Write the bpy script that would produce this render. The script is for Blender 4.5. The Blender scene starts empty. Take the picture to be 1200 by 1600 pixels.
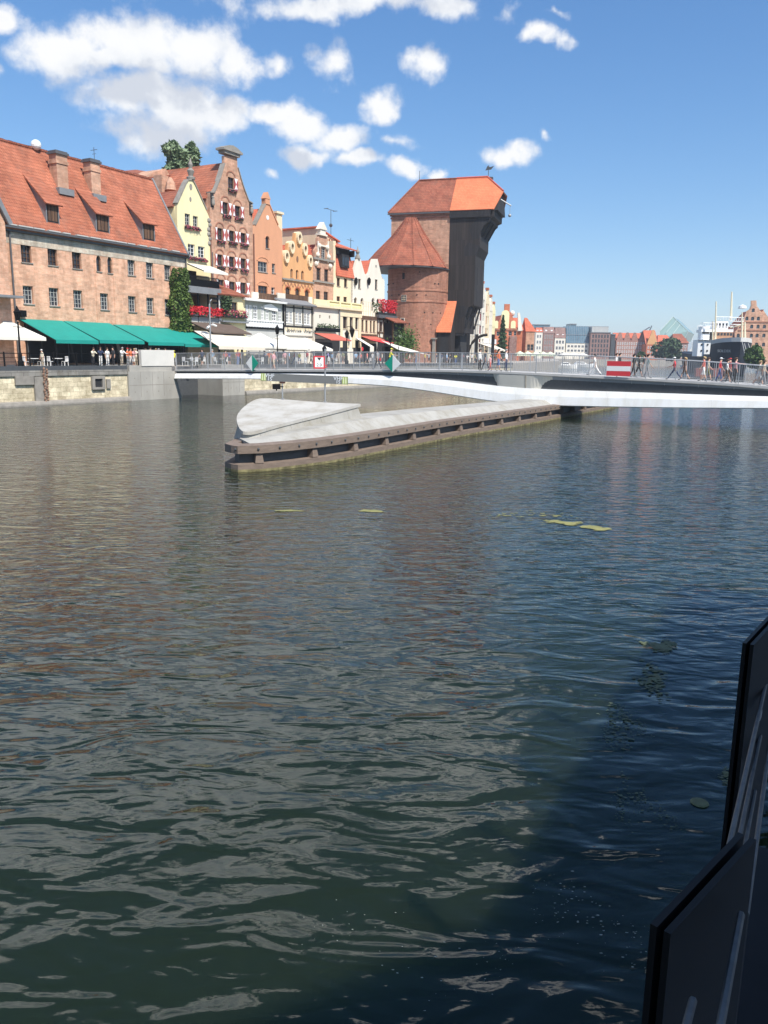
import bpy, bmesh, math, random
from mathutils import Vector, Matrix
from mathutils.geometry import tessellate_polygon
R = random.Random(7)
PI = math.pi
scene = bpy.context.scene
COL = scene.collection

# ------------------------------------------------------------------ camera
CAM_H = 4.8; FPX = 1250.0
PITCH = math.atan(248/1250); ROLL = .014
_F = Vector((0, math.cos(PITCH), -math.sin(PITCH))); _U = Vector((0, math.sin(PITCH), math.cos(PITCH))); _R = Vector((1, 0, 0))
CR = _R*math.cos(ROLL)+_U*math.sin(ROLL); CU = _U*math.cos(ROLL)-_R*math.sin(ROLL)
CAM = Vector((0, 0, CAM_H))
cd = bpy.data.cameras.new('camera'); cd.sensor_fit = 'VERTICAL'; cd.sensor_height = 36; cd.lens = 36*FPX/1600
cd.clip_start = .05; cd.clip_end = 6000
cam = bpy.data.objects.new('camera', cd); COL.objects.link(cam)
m3 = Matrix((CR, CU, -_F)).transposed()
cam.matrix_world = Matrix.Translation(CAM) @ m3.to_4x4()
scene.camera = cam

def ray(x, y): return _F+CR*((x-600)/FPX)-CU*((y-800)/FPX)
def onz(x, y, z): d = ray(x, y); return CAM+d*((z-CAM_H)/d.z)
def onY(x, y, Y): d = ray(x, y); return CAM+d*(Y/d.y)
def onplane(x, y, P, N): d = ray(x, y); return CAM+d*((Vector(P)-CAM).dot(N)/d.dot(N))

# ------------------------------------------------------------------ materials
MATS = {}
def nd(nt, t, **kw):
    n = nt.nodes.new(t)
    for k, v in kw.items(): setattr(n, k, v)
    return n
def c4(c): return (c[0], c[1], c[2], 1)
def base_mat(name, rough=.7, metal=0.0, spec=.5):
    m = bpy.data.materials.new(name); m.use_nodes = True
    b = m.node_tree.nodes['Principled BSDF']
    b.inputs['Roughness'].default_value = rough; b.inputs['Metallic'].default_value = metal
    b.inputs['Specular IOR Level'].default_value = spec
    MATS[name] = m
    return m, m.node_tree, b
def ocoord(nt, scale=(1, 1, 1)):
    t = nd(nt, 'ShaderNodeTexCoord'); mp = nd(nt, 'ShaderNodeMapping'); mp.inputs['Scale'].default_value = scale
    nt.links.new(t.outputs['Object'], mp.inputs['Vector']); return mp.outputs[0]
def noise(nt, vec, scale, detail=4, rough=.6):
    n = nd(nt, 'ShaderNodeTexNoise'); n.inputs['Scale'].default_value = scale; n.inputs['Detail'].default_value = detail
    n.inputs['Roughness'].default_value = rough
    nt.links.new(vec, n.inputs['Vector']); return n.outputs['Fac']
def ramp(nt, fac, stops):
    r = nd(nt, 'ShaderNodeValToRGB'); e = r.color_ramp.elements
    while len(e) < len(stops): e.new(.5)
    for i, (p, c) in enumerate(stops): e[i].position = p; e[i].color = c4(c)
    nt.links.new(fac, r.inputs['Fac']); return r.outputs['Color']
def mixc(nt, fac, a, b, mode='MIX'):
    m = nd(nt, 'ShaderNodeMix', data_type='RGBA', blend_type=mode)
    for s, v in ((m.inputs[0], fac), (m.inputs[6], a), (m.inputs[7], b)):
        if hasattr(v, 'is_linked') or hasattr(v, 'links'): nt.links.new(v, s)
        elif isinstance(v, (int, float)): s.default_value = v
        else: s.default_value = c4(v)
    return m.outputs[2]
def mathn(nt, op, a, b=None, c=None, clamp=False):
    m = nd(nt, 'ShaderNodeMath', operation=op); m.use_clamp = clamp
    for s, v in zip(m.inputs, (a, b, c)):
        if v is None: continue
        if hasattr(v, 'links'): nt.links.new(v, s)
        else: s.default_value = v
    return m.outputs[0]
def bump(nt, b, h, strength=.3, dist=.05):
    n = nd(nt, 'ShaderNodeBump'); n.inputs['Strength'].default_value = strength; n.inputs['Distance'].default_value = dist
    nt.links.new(h, n.inputs['Height']); nt.links.new(n.outputs[0], b.inputs['Normal'])
def mul(c, k): return tuple(min(1, x*k) for x in c)

def plain(name, c, rough=.6, amt=.18, scale=2.0, metal=0.0, stretch=(1, 1, 1), bmp=0, spec=.5):
    if name in MATS: return MATS[name]
    m, nt, b = base_mat(name, rough, metal, spec)
    v = ocoord(nt, stretch); f = noise(nt, v, scale, 5)
    col = ramp(nt, f, [(.25, mul(c, 1-amt)), (.75, mul(c, 1+amt))])
    nt.links.new(col, b.inputs['Base Color'])
    if bmp: bump(nt, b, f, bmp, .02)
    return m
def xyz_vec(nt):
    t = nd(nt, 'ShaderNodeTexCoord'); s = nd(nt, 'ShaderNodeSeparateXYZ'); nt.links.new(t.outputs['Object'], s.inputs[0])
    a = mathn(nt, 'ADD', s.outputs[0], s.outputs[1]); c = nd(nt, 'ShaderNodeCombineXYZ')
    nt.links.new(a, c.inputs[0]); nt.links.new(s.outputs[2], c.inputs[1]); return c.outputs[0], t.outputs['Object']
def brick(name, c1, c2, mortar, bw=.28, bh=.085, patch=.5, pscale=.35, rough=.85, dirt=(.5, .42, .36), msize=.012):
    m, nt, b = base_mat(name, rough, 0, .25)
    v, o = xyz_vec(nt)
    t = nd(nt, 'ShaderNodeTexBrick'); t.inputs['Scale'].default_value = 1
    t.inputs['Color1'].default_value = c4(c1); t.inputs['Color2'].default_value = c4(c2); t.inputs['Mortar'].default_value = c4(mortar)
    t.inputs['Brick Width'].default_value = bw; t.inputs['Row Height'].default_value = bh; t.inputs['Mortar Size'].default_value = msize
    t.inputs['Mortar Smooth'].default_value = .3; t.inputs['Bias'].default_value = -.1
    nt.links.new(v, t.inputs['Vector'])
    n1 = noise(nt, o, pscale, 7, .65); n2 = noise(nt, o, 2.3, 6, .7)
    k = ramp(nt, n1, [(.32, (1-patch*.55,)*3), (.68, (1.12,)*3)])
    a = mixc(nt, 1.0, t.outputs['Color'], k, 'MULTIPLY')
    t2 = nd(nt, 'ShaderNodeTexBrick'); t2.inputs['Scale'].default_value = 1; t2.inputs['Color1'].default_value = (.62, .62, .62, 1); t2.inputs['Color2'].default_value = (1.25, 1.22, 1.2, 1); t2.inputs['Mortar'].default_value = (.95, .93, .9, 1)
    t2.inputs['Brick Width'].default_value = bw*3; t2.inputs['Row Height'].default_value = bh*3.2; t2.inputs['Mortar Size'].default_value = .012; nt.links.new(v, t2.inputs['Vector'])
    a = mixc(nt, .55, a, mixc(nt, 1.0, a, t2.outputs['Color'], 'MULTIPLY'))
    mp_ = nd(nt, 'ShaderNodeMapping'); mp_.inputs['Scale'].default_value = (1, 1, .22); nt.links.new(o, mp_.inputs[0])
    k2 = ramp(nt, noise(nt, mp_.outputs[0], .9, 6, .7), [(.34, (.72, .68, .64)), (.55, (1, 1, 1)), (.72, (1.14, 1.13, 1.1))])
    a = mixc(nt, 1.0, a, k2, 'MULTIPLY')
    st = ramp(nt, n2, [(.42, (0, 0, 0)), (.72, (1, 1, 1))]); bw_ = nd(nt, 'ShaderNodeRGBToBW'); nt.links.new(st, bw_.inputs[0])
    a2 = mixc(nt, mathn(nt, 'MULTIPLY', bw_.outputs[0], .38), a, dirt)
    nt.links.new(a2, b.inputs['Base Color'])
    bump(nt, b, t.outputs['Fac'], -.25, .01)
    return m
def tile(name, c1, c2, row=.34, w=.26, patch=.45, dark=.45, moss=None):
    m, nt, b = base_mat(name, .8, 0, .25)
    v, o = xyz_vec(nt)
    t = nd(nt, 'ShaderNodeTexBrick'); t.inputs['Scale'].default_value = 1
    t.inputs['Color1'].default_value = c4(c1); t.inputs['Color2'].default_value = c4(c2); t.inputs['Mortar'].default_value = c4(mul(c1, dark))
    t.inputs['Brick Width'].default_value = w; t.inputs['Row Height'].default_value = row; t.inputs['Mortar Size'].default_value = .03
    t.inputs['Mortar Smooth'].default_value = .6
    nt.links.new(v, t.inputs['Vector'])
    n1 = noise(nt, o, .5, 8, .65)
    k = ramp(nt, n1, [(.3, (1-patch,)*3), (.7, (1.15,)*3)])
    a = mixc(nt, 1.0, t.outputs['Color'], k, 'MULTIPLY')
    if moss:
        n3 = noise(nt, o, 1.1, 7, .75); f = ramp(nt, n3, [(.5, (0, 0, 0)), (.7, (1, 1, 1))]); g = nd(nt, 'ShaderNodeRGBToBW'); nt.links.new(f, g.inputs[0])
        a = mixc(nt, mathn(nt, 'MULTIPLY', g.outputs[0], .5), a, moss)
    nt.links.new(a, b.inputs['Base Color']); bump(nt, b, t.outputs['Fac'], -.6, .04)
    return m
def planks(name, c, w=.22, amt=.3, axis='x', rough=.75):
    m, nt, b = base_mat(name, rough, 0, .3)
    v, o = xyz_vec(nt)
    t = nd(nt, 'ShaderNodeTexBrick'); t.inputs['Scale'].default_value = 1
    t.inputs['Color1'].default_value = c4(mul(c, 1-amt)); t.inputs['Color2'].default_value = c4(mul(c, 1+amt)); t.inputs['Mortar'].default_value = c4(mul(c, .35))
    t.inputs['Brick Width'].default_value = w if axis == 'x' else 3.5; t.inputs['Row Height'].default_value = 4.5 if axis == 'x' else w
    t.inputs['Mortar Size'].default_value = .012
    nt.links.new(v, t.inputs['Vector'])
    mp = nd(nt, 'ShaderNodeMapping'); mp.inputs['Scale'].default_value = (2, 2, .12) if axis == 'x' else (.3, .3, 3); nt.links.new(o, mp.inputs[0])
    f = noise(nt, mp.outputs[0], 1.2, 7, .7); k = ramp(nt, f, [(.3, (.6,)*3), (.72, (1.25, 1.2, 1.1))])
    a = mixc(nt, 1.0, t.outputs['Color'], k, 'MULTIPLY'); nt.links.new(a, b.inputs['Base Color']); bump(nt, b, f, .3, .02)
    return m
def foliage(name, dark, light, scale=.9, trans=.25):
    m, nt, b = base_mat(name, .65, 0, .25)
    v = ocoord(nt); f = noise(nt, v, scale, 6, .75); f2 = noise(nt, v, scale*9, 2, .5)
    s = mathn(nt, 'ADD', mathn(nt, 'MULTIPLY', f, .6), mathn(nt, 'MULTIPLY', f2, .4))
    nt.links.new(ramp(nt, s, [(.36, dark), (.62, light)]), b.inputs['Base Color'])
    return m

# ------------------------------------------------------------------ mesh builder
class MB:
    def __init__(s): s.v = []; s.f = []; s.m = []
    def add(s, vs, fs, mi=0):
        o = len(s.v); s.v += [tuple(x) for x in vs]
        for f in fs: s.f.append([i+o for i in f]); s.m.append(mi)
    def box(s, x0, x1, y0, y1, z0, z1, mi=0):
        if x0 > x1: x0, x1 = x1, x0
        if y0 > y1: y0, y1 = y1, y0
        if z0 > z1: z0, z1 = z1, z0
        s.add([(x0, y0, z0), (x1, y0, z0), (x1, y1, z0), (x0, y1, z0), (x0, y0, z1), (x1, y0, z1), (x1, y1, z1), (x0, y1, z1)],
              [(0, 3, 2, 1), (4, 5, 6, 7), (0, 1, 5, 4), (1, 2, 6, 5), (2, 3, 7, 6), (3, 0, 4, 7)], mi)
    def hexa(s, p, mi=0):   # 8 points, bottom ring then top ring
        s.add(p, [(0, 3, 2, 1), (4, 5, 6, 7), (0, 1, 5, 4), (1, 2, 6, 5), (2, 3, 7, 6), (3, 0, 4, 7)], mi)
    def prism(s, poly, fa, fb, mi=0):      # poly 2d; fa, fb map 2d -> 3d for the two ends
        n = len(poly); a = [fa(*p) for p in poly]; b = [fb(*p) for p in poly]
        tr = tessellate_polygon([[Vector((p[0], p[1], 0)) for p in poly]])
        s.add(a+b, [tuple(t) for t in tr]+[tuple(n+i for i in reversed(t)) for t in tr]+[(i, (i+1) % n, n+(i+1) % n, n+i) for i in range(n)], mi)
    def prism_xz(s, poly, y0, y1, mi=0): s.prism(poly, lambda x, z: (x, y0, z), lambda x, z: (x, y1, z), mi)
    def prism_yz(s, poly, x0, x1, mi=0): s.prism(poly, lambda y, z: (x0, y, z), lambda y, z: (x1, y, z), mi)
    def prism_xy(s, poly, z0, z1, mi=0): s.prism(poly, lambda x, y: (x, y, z0), lambda x, y: (x, y, z1), mi)
    def slab(s, q, th, mi=0):              # quad or triangle pushed down along its normal by th
        q = [Vector(p) for p in q]; n = (q[1]-q[0]).cross(q[2]-q[0]).normalized()
        if n.z < 0: n = -n
        lo = [p-n*th for p in q]; k = len(q)
        s.add(q+lo, [tuple(range(k)), tuple(reversed(range(k, 2*k)))]+[(i, (i+1) % k, k+(i+1) % k, k+i) for i in range(k)], mi)
    def tube(s, pts, r, n=6, mi=0, cap=True):
        pts = [Vector(p) for p in pts]; rings = []
        rr = r if isinstance(r, (list, tuple)) else [r]*len(pts)
        for i, p in enumerate(pts):
            d = (pts[min(i+1, len(pts)-1)]-pts[max(i-1, 0)]).normalized()
            a = Vector((0, 0, 1)) if abs(d.z) < .9 else Vector((1, 0, 0))
            u = d.cross(a).normalized(); w = d.cross(u)
            rings.append([p+(u*math.cos(2*PI*k/n)+w*math.sin(2*PI*k/n))*rr[i] for k in range(n)])
        vs = [q for g in rings for q in g]; fs = []
        for i in range(len(pts)-1):
            for k in range(n): fs.append((i*n+k, i*n+(k+1) % n, (i+1)*n+(k+1) % n, (i+1)*n+k))
        if cap: fs += [tuple(range(n)), tuple(reversed(range((len(pts)-1)*n, len(pts)*n)))]
        s.add(vs, fs, mi)
    def lathe(s, prof, n=16, c=(0, 0, 0), mi=0, a0=0, a1=2*PI):
        full = abs(a1-a0-2*PI) < 1e-6; m = n if full else n+1; vs = []
        for r, z in prof:
            for k in range(m):
                a = a0+(a1-a0)*k/n; vs.append((c[0]+r*math.cos(a), c[1]+r*math.sin(a), c[2]+z))
        fs = []
        for i in range(len(prof)-1):
            for k in range(n):
                k2 = (k+1) % m; fs.append((i*m+k, i*m+k2, (i+1)*m+k2, (i+1)*m+k))
        if full:
            fs += [tuple(reversed(range(m))), tuple(range((len(prof)-1)*m, len(prof)*m))]
        s.add(vs, fs, mi)
    def ball(s, c, r, n=8, k=6, mi=0, sq=(1, 1, 1)):
        s.lathe([(r*sq[0]*math.sin(PI*i/k) if 0 < i < k else r*.02, -r*sq[2]*math.cos(PI*i/k)) for i in range(k+1)], n, c, mi)
    def build(s, name, mats, parent=None, smooth=False, recalc=True):
        me = bpy.data.meshes.new(name); me.from_pydata(s.v, [], s.f)
        if not isinstance(mats, (list, tuple)): mats = [mats]
        for m in mats: me.materials.append(m)
        for p, i in zip(me.polygons, s.m): p.material_index = i; p.use_smooth = smooth
        if recalc:
            bm = bmesh.new(); bm.from_mesh(me); bmesh.ops.recalc_face_normals(bm, faces=bm.faces); bm.to_mesh(me); bm.free()
        o = bpy.data.objects.new(name, me); COL.objects.link(o)
        if parent: o.parent = parent
        return o
LABELS = set()
def tag(o, label=None, cat=None, group=None, kind=None):
    if label: o['label'] = label
    if cat: o['category'] = cat
    if group: o['group'] = group
    if kind: o['kind'] = kind
    return o
def empty(name, loc, rz=0, label=None, cat=None, group=None):
    o = bpy.data.objects.new(name, None); COL.objects.link(o); o.location = loc; o.rotation_euler = (0, 0, rz); o.empty_display_size = .2
    return tag(o, label, cat, group)
def copy_tree(o, parent=None):
    c = o.copy(); COL.objects.link(c); c.parent = parent
    for ch in list(o.children): copy_tree(ch, c)
    return c
def text(name, body, size, mtl, parent, loc, rot, ext=.004, align='CENTER', sx=1):
    cu = bpy.data.curves.new(name, 'FONT'); cu.body = body; cu.size = size; cu.extrude = ext; cu.align_x = align; cu.align_y = 'CENTER'
    tmp = bpy.data.objects.new(name, cu); COL.objects.link(tmp)
    bpy.context.view_layer.update()
    me = bpy.data.meshes.new_from_object(tmp.evaluated_get(bpy.context.evaluated_depsgraph_get()))
    bpy.data.objects.remove(tmp); me.materials.clear(); me.materials.append(mtl); me.name = name
    o = bpy.data.objects.new(name, me); COL.objects.link(o); o.parent = parent; o.location = loc; o.rotation_euler = rot; o.scale = (sx, 1, 1)
    return o

class Fr:      # a facade's frame: x along the facade, y into the building, z up
    def __init__(s, O, ang):
        s.O = Vector(O); s.a = ang; s.ux = Vector((math.cos(ang), math.sin(ang), 0)); s.uy = Vector((-math.sin(ang), math.cos(ang), 0))
    def w(s, x, y, z): return s.O+s.ux*x+s.uy*y+Vector((0, 0, z))
    def l(s, P): d = Vector(P)-s.O; return Vector((d.dot(s.ux), d.dot(s.uy), d.z))
    def f(s, px, py, yl=0):
        p = s.l(onplane(px, py, s.O+s.uy*yl, s.uy)); return (p.x, p.z)
    def fx(s, px, py, xl):
        p = s.l(onplane(px, py, s.O+s.ux*xl, s.ux)); return (p.y, p.z)
    def fz(s, px, py, zl):
        p = s.l(onz(px, py, s.O.z+zl)); return (p.x, p.y)
    def plane(s, px, py, p0, n):
        P = s.w(*p0); N = s.ux*n[0]+s.uy*n[1]+Vector((0, 0, n[2])); return s.l(onplane(px, py, P, N))
    def at(s, x, y=0): return Fr(s.w(x, y, 0), s.a)
    def empty(s, name, label=None, cat=None, group=None): return empty(name, s.O, s.a, label, cat, group)
SUN_E = 4.4; SKY_S = .125; CLOUD_S = .70; EXPO = 0.58; SKY_C = .065; HAZE = .0003
# ------------------------------------------------------------------ the palette
M = {}
M['brick_pale'] = brick('brick pale', (.68, .33, .20), (.78, .45, .30), (.62, .46, .35), patch=.42, pscale=.6, dirt=(.76, .54, .40))
M['brick_brown'] = brick('brick brown', (.55, .28, .18), (.63, .37, .255), (.46, .33, .24), patch=.45, pscale=.5, dirt=(.56, .40, .30))
M['brick_red'] = brick('brick red', (.39, .155, .095), (.47, .22, .145), (.33, .2, .15), patch=.55, dirt=(.35, .22, .16))
M['brick_orange'] = brick('brick orange', (.55, .13, .06), (.6, .18, .08), (.5, .25, .17), patch=.3, dirt=(.5, .24, .15))
M['brick_far'] = brick('brick far', (.34, .13, .1), (.4, .18, .14), (.38, .26, .22), patch=.3)
M['brick_plum'] = brick('brick plum', (.25, .125, .11), (.3, .16, .14), (.3, .22, .2), patch=.3)
M['roof_red'] = tile('roof red', (.42, .135, .075), (.52, .19, .11), moss=(.22, .12, .09))
M['roof_old'] = tile('roof old', (.33, .10, .06), (.41, .145, .085), moss=(.2, .11, .08))
M['roof_orange'] = tile('roof orange', (.64, .185, .085), (.7, .22, .105), patch=.12, dark=.7)
M['roof_coral'] = tile('roof coral', (.55, .14, .08), (.6, .18, .1), patch=.2, dark=.6)
def plaster(name, c, amt=.1): return plain(name, c, .85, amt, .6, stretch=(1, 1, .35), spec=.2)
M['yellow'] = plaster('yellow plaster', (.78, .7, .42))
M['cream'] = plaster('cream plaster', (.74, .62, .42))
M['white'] = plaster('white plaster', (.72, .67, .57), .07)
M['orange'] = plaster('orange plaster', (.62, .31, .18))
M['ochre'] = plaster('ochre plaster', (.66, .36, .17))
M['greygreen'] = plaster('grey green boards', (.36, .38, .34))
M['grey_wall'] = plaster('grey plaster', (.45, .45, .43))
M['stone'] = plain('weathered stone', (.34, .3, .24), .9, .35, 1.5, bmp=.4)
M['stone_trim'] = plain('stone trim', (.26, .24, .21), .9, .25, 2)
M['white_paint'] = plain('white paint', (.8, .8, .78), .45, .04)
M['glass'] = plain('dark glass', (.03, .035, .045), .08, .3, .8)
M['glass_blue'] = plain('blue glass', (.1, .17, .22), .08, .3, .3)
M['black_wood'] = planks('black wood', (.034, .028, .026), .24, .3)
M['black_wood_dark'] = planks('tarred wood', (.026, .025, .028), .3, .3)
M['brown_wood'] = planks('brown wood', (.14, .08, .05), .15, .25)
M['dark'] = plain('dark interior', (.02, .02, .022), .9, .3)
M['black_metal'] = plain('black metal', (.007, .007, .0075), .5, .3, 6, spec=.14)
M['dark_metal'] = plain('dark grey metal', (.07, .075, .08), .5, .2, 3)
M['grey_metal'] = plain('grey metal', (.33, .34, .35), .45, .15, 3, .3)
M['rail_metal'] = plain('galvanised rail', (.36, .37, .38), .45, .15, 3, .2)
def panelled(name, c, pw, amt, stain, rough=.8, joint=.55, ms=.012, stretch=(1, 1, .3)):
    m, nt, b = base_mat(name, rough, 0, .3)
    v, o = xyz_vec(nt); t = nd(nt, 'ShaderNodeTexBrick'); t.inputs['Scale'].default_value = 1; t.offset = 0
    t.inputs['Color1'].default_value = c4(mul(c, 1-amt*.4)); t.inputs['Color2'].default_value = c4(mul(c, 1+amt*.4)); t.inputs['Mortar'].default_value = c4(mul(c, joint)); t.inputs['Brick Width'].default_value = pw; t.inputs['Row Height'].default_value = 60; t.inputs['Mortar Size'].default_value = ms
    nt.links.new(v, t.inputs['Vector']); mp = nd(nt, 'ShaderNodeMapping'); mp.inputs['Scale'].default_value = stretch; nt.links.new(o, mp.inputs[0])
    f = noise(nt, mp.outputs[0], 1.1, 8, .7); k = ramp(nt, f, [(.3, mul(stain, 1)), (.55, (1, 1, 1)), (.75, (1.08, 1.08, 1.07))]); nt.links.new(mixc(nt, 1.0, t.outputs['Color'], k, 'MULTIPLY'), b.inputs['Base Color']); bump(nt, b, f, .12, .02)
    return m
M['girder_white'] = panelled('white girder paint', (.82, .82, .8), 7.3, .03, (.88, .86, .81), .4, .86, .012)
M['cover_concrete'] = panelled('weathered cover concrete', (.43, .42, .39), 2.7, .08, (.72, .68, .61), .8, .7, .012, (.7, 1.3, 1))
M['island_concrete'] = panelled('island concrete', (.36, .35, .32), 2.3, .1, (.74, .71, .64), .85, .62, .014)
M['deck_grey'] = plain('deck grey', (.46, .45, .43), .8, .12, 1.2)
M['fascia'] = plain('fascia paint', (.19, .225, .26), .5, .1, .4)
M['fascia_lit'] = plain('sunlit fascia tone', (.55, .53, .47), .8, .08, .6)  # lighter than the fascia: its sunlit look is put into the colour
M['concrete'] = plain('concrete', (.345, .33, .295), .9, .26, .5, stretch=(1, 1, .35), bmp=.15)
M['concrete_white'] = plain('pale concrete', (.62, .60, .55), .85, .07, .8)
M['paving'] = plain('paving', (.36, .33, .29), .9, .2, .7)
M['teal'] = plain('teal canvas', (.004, .25, .205), .7, .1, .8)
M['teal_sign'] = plain('green sign paint', (0, .3, .2), .5, .05)
M['cream_canvas'] = plain('cream canvas', (.72, .64, .52), .8, .08, .7)
M['white_canvas'] = plain('white canvas', (.72, .69, .61), .8, .05, .8)
M['red_canvas'] = plain('red canvas', (.52, .12, .08), .75, .1, .8)
M['brown_canvas'] = plain('brown canvas', (.12, .085, .065), .8, .15, 1)
M['red_paint'] = plain('red paint', (.62, .04, .05), .5, .06)
M['red_shutter'] = plain('red shutter', (.38, .05, .05), .6, .1)
M['lime'] = plain('lime paint', (.27, .33, .10), .5, .05)
M['yellow_paint'] = plain('yellow paint', (.8, .75, .06), .6, .05)
M['skin'] = plain('skin', (.55, .33, .24), .6, .06, 8)
M['leaf'] = foliage('leaf green', (.03, .065, .02), (.12, .2, .05))
M['leaf_dark'] = foliage('leaf dark', (.03, .06, .03), (.09, .14, .06))
M['leaf_grey'] = foliage('leaf grey green', (.10, .15, .08), (.25, .32, .18), .5)
M['bark'] = plain('bark', (.09, .065, .045), .9, .3, 5)
M['flower_red'] = plain('red flowers', (.62, .03, .045), .8, .5, 9)
M['flower_pink'] = plain('pink flowers', (.5, .1, .15), .8, .6, 9)
M['timber_fender'] = plain('brown fender timber', (.18, .135, .105), .8, .25, 2.5, stretch=(1, 1, 4))
M['gutter'] = plain('gutter lead', (.09, .09, .095), .6, .2, 3)
M['lead'] = plain('grey lead sheet', (.2, .21, .22), .6, .15, 2)
M['hull'] = plain('black hull paint', (.012, .018, .03), .6, .2, .3, spec=.25)

def stone_wall_mat():
    m, nt, b = base_mat('quay stone', .9, 0, .2)
    v, o = xyz_vec(nt)
    t = nd(nt, 'ShaderNodeTexBrick'); t.inputs['Scale'].default_value = 1
    t.inputs['Color1'].default_value = c4((.56, .49, .36)); t.inputs['Color2'].default_value = c4((.76, .69, .52)); t.inputs['Mortar'].default_value = c4((.36, .31, .22))
    t.inputs['Brick Width'].default_value = .85; t.inputs['Row Height'].default_value = .42; t.inputs['Mortar Size'].default_value = .02; t.inputs['Mortar Smooth'].default_value = .8
    dn = nd(nt, 'ShaderNodeTexNoise'); dn.inputs['Scale'].default_value = 1.3; dn.inputs['Detail'].default_value = 5; nt.links.new(o, dn.inputs['Vector'])
    va = nd(nt, 'ShaderNodeVectorMath', operation='SCALE'); va.inputs[3].default_value = .35; nt.links.new(dn.outputs['Color'], va.inputs[0])
    vb = nd(nt, 'ShaderNodeVectorMath', operation='ADD'); nt.links.new(v, vb.inputs[0]); nt.links.new(va.outputs[0], vb.inputs[1])
    nt.links.new(vb.outputs[0], t.inputs['Vector'])
    n1 = noise(nt, o, .8, 8, .75); k = ramp(nt, n1, [(.33, (.5, .47, .4)), (.6, (1.12, 1.1, 1.05))])
    a = mixc(nt, 1.0, t.outputs['Color'], k, 'MULTIPLY')
    # tide stain of algae near the water, following height
    s = nd(nt, 'ShaderNodeSeparateXYZ'); nt.links.new(o, s.inputs[0])
    h = mathn(nt, 'ADD', s.outputs[2], mathn(nt, 'MULTIPLY', n1, .5)); f = ramp(nt, h, [(.30, (1, 1, 1)), (.62, (0, 0, 0))])
    g = nd(nt, 'ShaderNodeRGBToBW'); nt.links.new(f, g.inputs[0])
    a = mixc(nt, mathn(nt, 'MULTIPLY', g.outputs[0], .85), a, (.07, .07, .04))
    nt.links.new(a, b.inputs['Base Color']); bump(nt, b, n1, .5, .08)
    return m
M['quay_stone'] = stone_wall_mat()
def coping_mat():
    m = brick('coping stone', (.26, .25, .23), (.36, .345, .31), (.12, .11, .1), 1.1, .7, patch=.4, dirt=(.3, .29, .25), msize=.02); return m
M['coping'] = coping_mat()

def water_mat():
    m, nt, b = base_mat('river water', .025, 0, .5)
    b.inputs['IOR'].default_value = 1.33; b.inputs['Subsurface Weight'].default_value = 1; b.inputs['Subsurface Radius'].default_value = (1.0, 1.4, 1.2); b.inputs['Subsurface Scale'].default_value = 3.5
    g = nd(nt, 'ShaderNodeTexCoord'); o = g.outputs['Object']
    big = noise(nt, o, .04, 3, .5)
    nt.links.new(ramp(nt, big, [(.3, (.0095, .0165, .0085)), (.7, (.013, .0215, .0105))]), b.inputs['Base Color'])
    def wave(sx, sy, rot, detail, rough, dist=0.0):
        mp = nd(nt, 'ShaderNodeMapping'); mp.inputs['Scale'].default_value = (sx, sy, 1); mp.inputs['Rotation'].default_value = (0, 0, math.radians(rot)); nt.links.new(o, mp.inputs[0])
        n = nd(nt, 'ShaderNodeTexNoise'); n.inputs['Scale'].default_value = 1; n.inputs['Detail'].default_value = detail; n.inputs['Roughness'].default_value = rough
        n.inputs['Distortion'].default_value = dist; nt.links.new(mp.outputs[0], n.inputs['Vector']); return n.outputs['Fac']
    # long swell, wind waves running down the river, small chop; all in metres
    h1 = wave(.75, 1.6, 20, 2, .5, .7)
    h2 = wave(1.9, 4.2, -8, 2, .45, .5)
    h3 = wave(6.5, 12.5, 25, 3, .55, .3)
    calm = wave(.035, .03, 0, 2, .5)     # breeze patches
    gain = mathn(nt, 'ADD', mathn(nt, 'MULTIPLY', calm, 1.4), .3)
    # the water lies calmer close under the platform than out in the stream
    dv_ = nd(nt, 'ShaderNodeVectorMath', operation='DISTANCE'); nt.links.new(o, dv_.inputs[0]); dv_.inputs[1].default_value = (0, 1, 0)
    ms = nd(nt, 'ShaderNodeMapRange'); ms.interpolation_type = 'SMOOTHSTEP'; nt.links.new(dv_.outputs['Value'], ms.inputs[0]); ms.inputs[1].default_value = 4.5; ms.inputs[2].default_value = 30; ms.inputs[3].default_value = .28; ms.inputs[4].default_value = 1.55
    gain = mathn(nt, 'MULTIPLY', gain, ms.outputs[0]); h2 = mathn(nt, 'MULTIPLY', h2, ms.outputs[0])
    h = mathn(nt, 'ADD', mathn(nt, 'MULTIPLY', h1, WAVE[0]), mathn(nt, 'MULTIPLY', h2, WAVE[1]))
    h = mathn(nt, 'ADD', h, mathn(nt, 'MULTIPLY', mathn(nt, 'MULTIPLY', h3, gain), WAVE[2]))
    bp = nd(nt, 'ShaderNodeBump'); bp.inputs['Strength'].default_value = 1; bp.inputs['Distance'].default_value = 1.0
    nt.links.new(h, bp.inputs['Height']); nt.links.new(bp.outputs[0], b.inputs['Normal'])
    return m
WAVE = (.078, .042, .0045)
M['water'] = water_mat()
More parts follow.
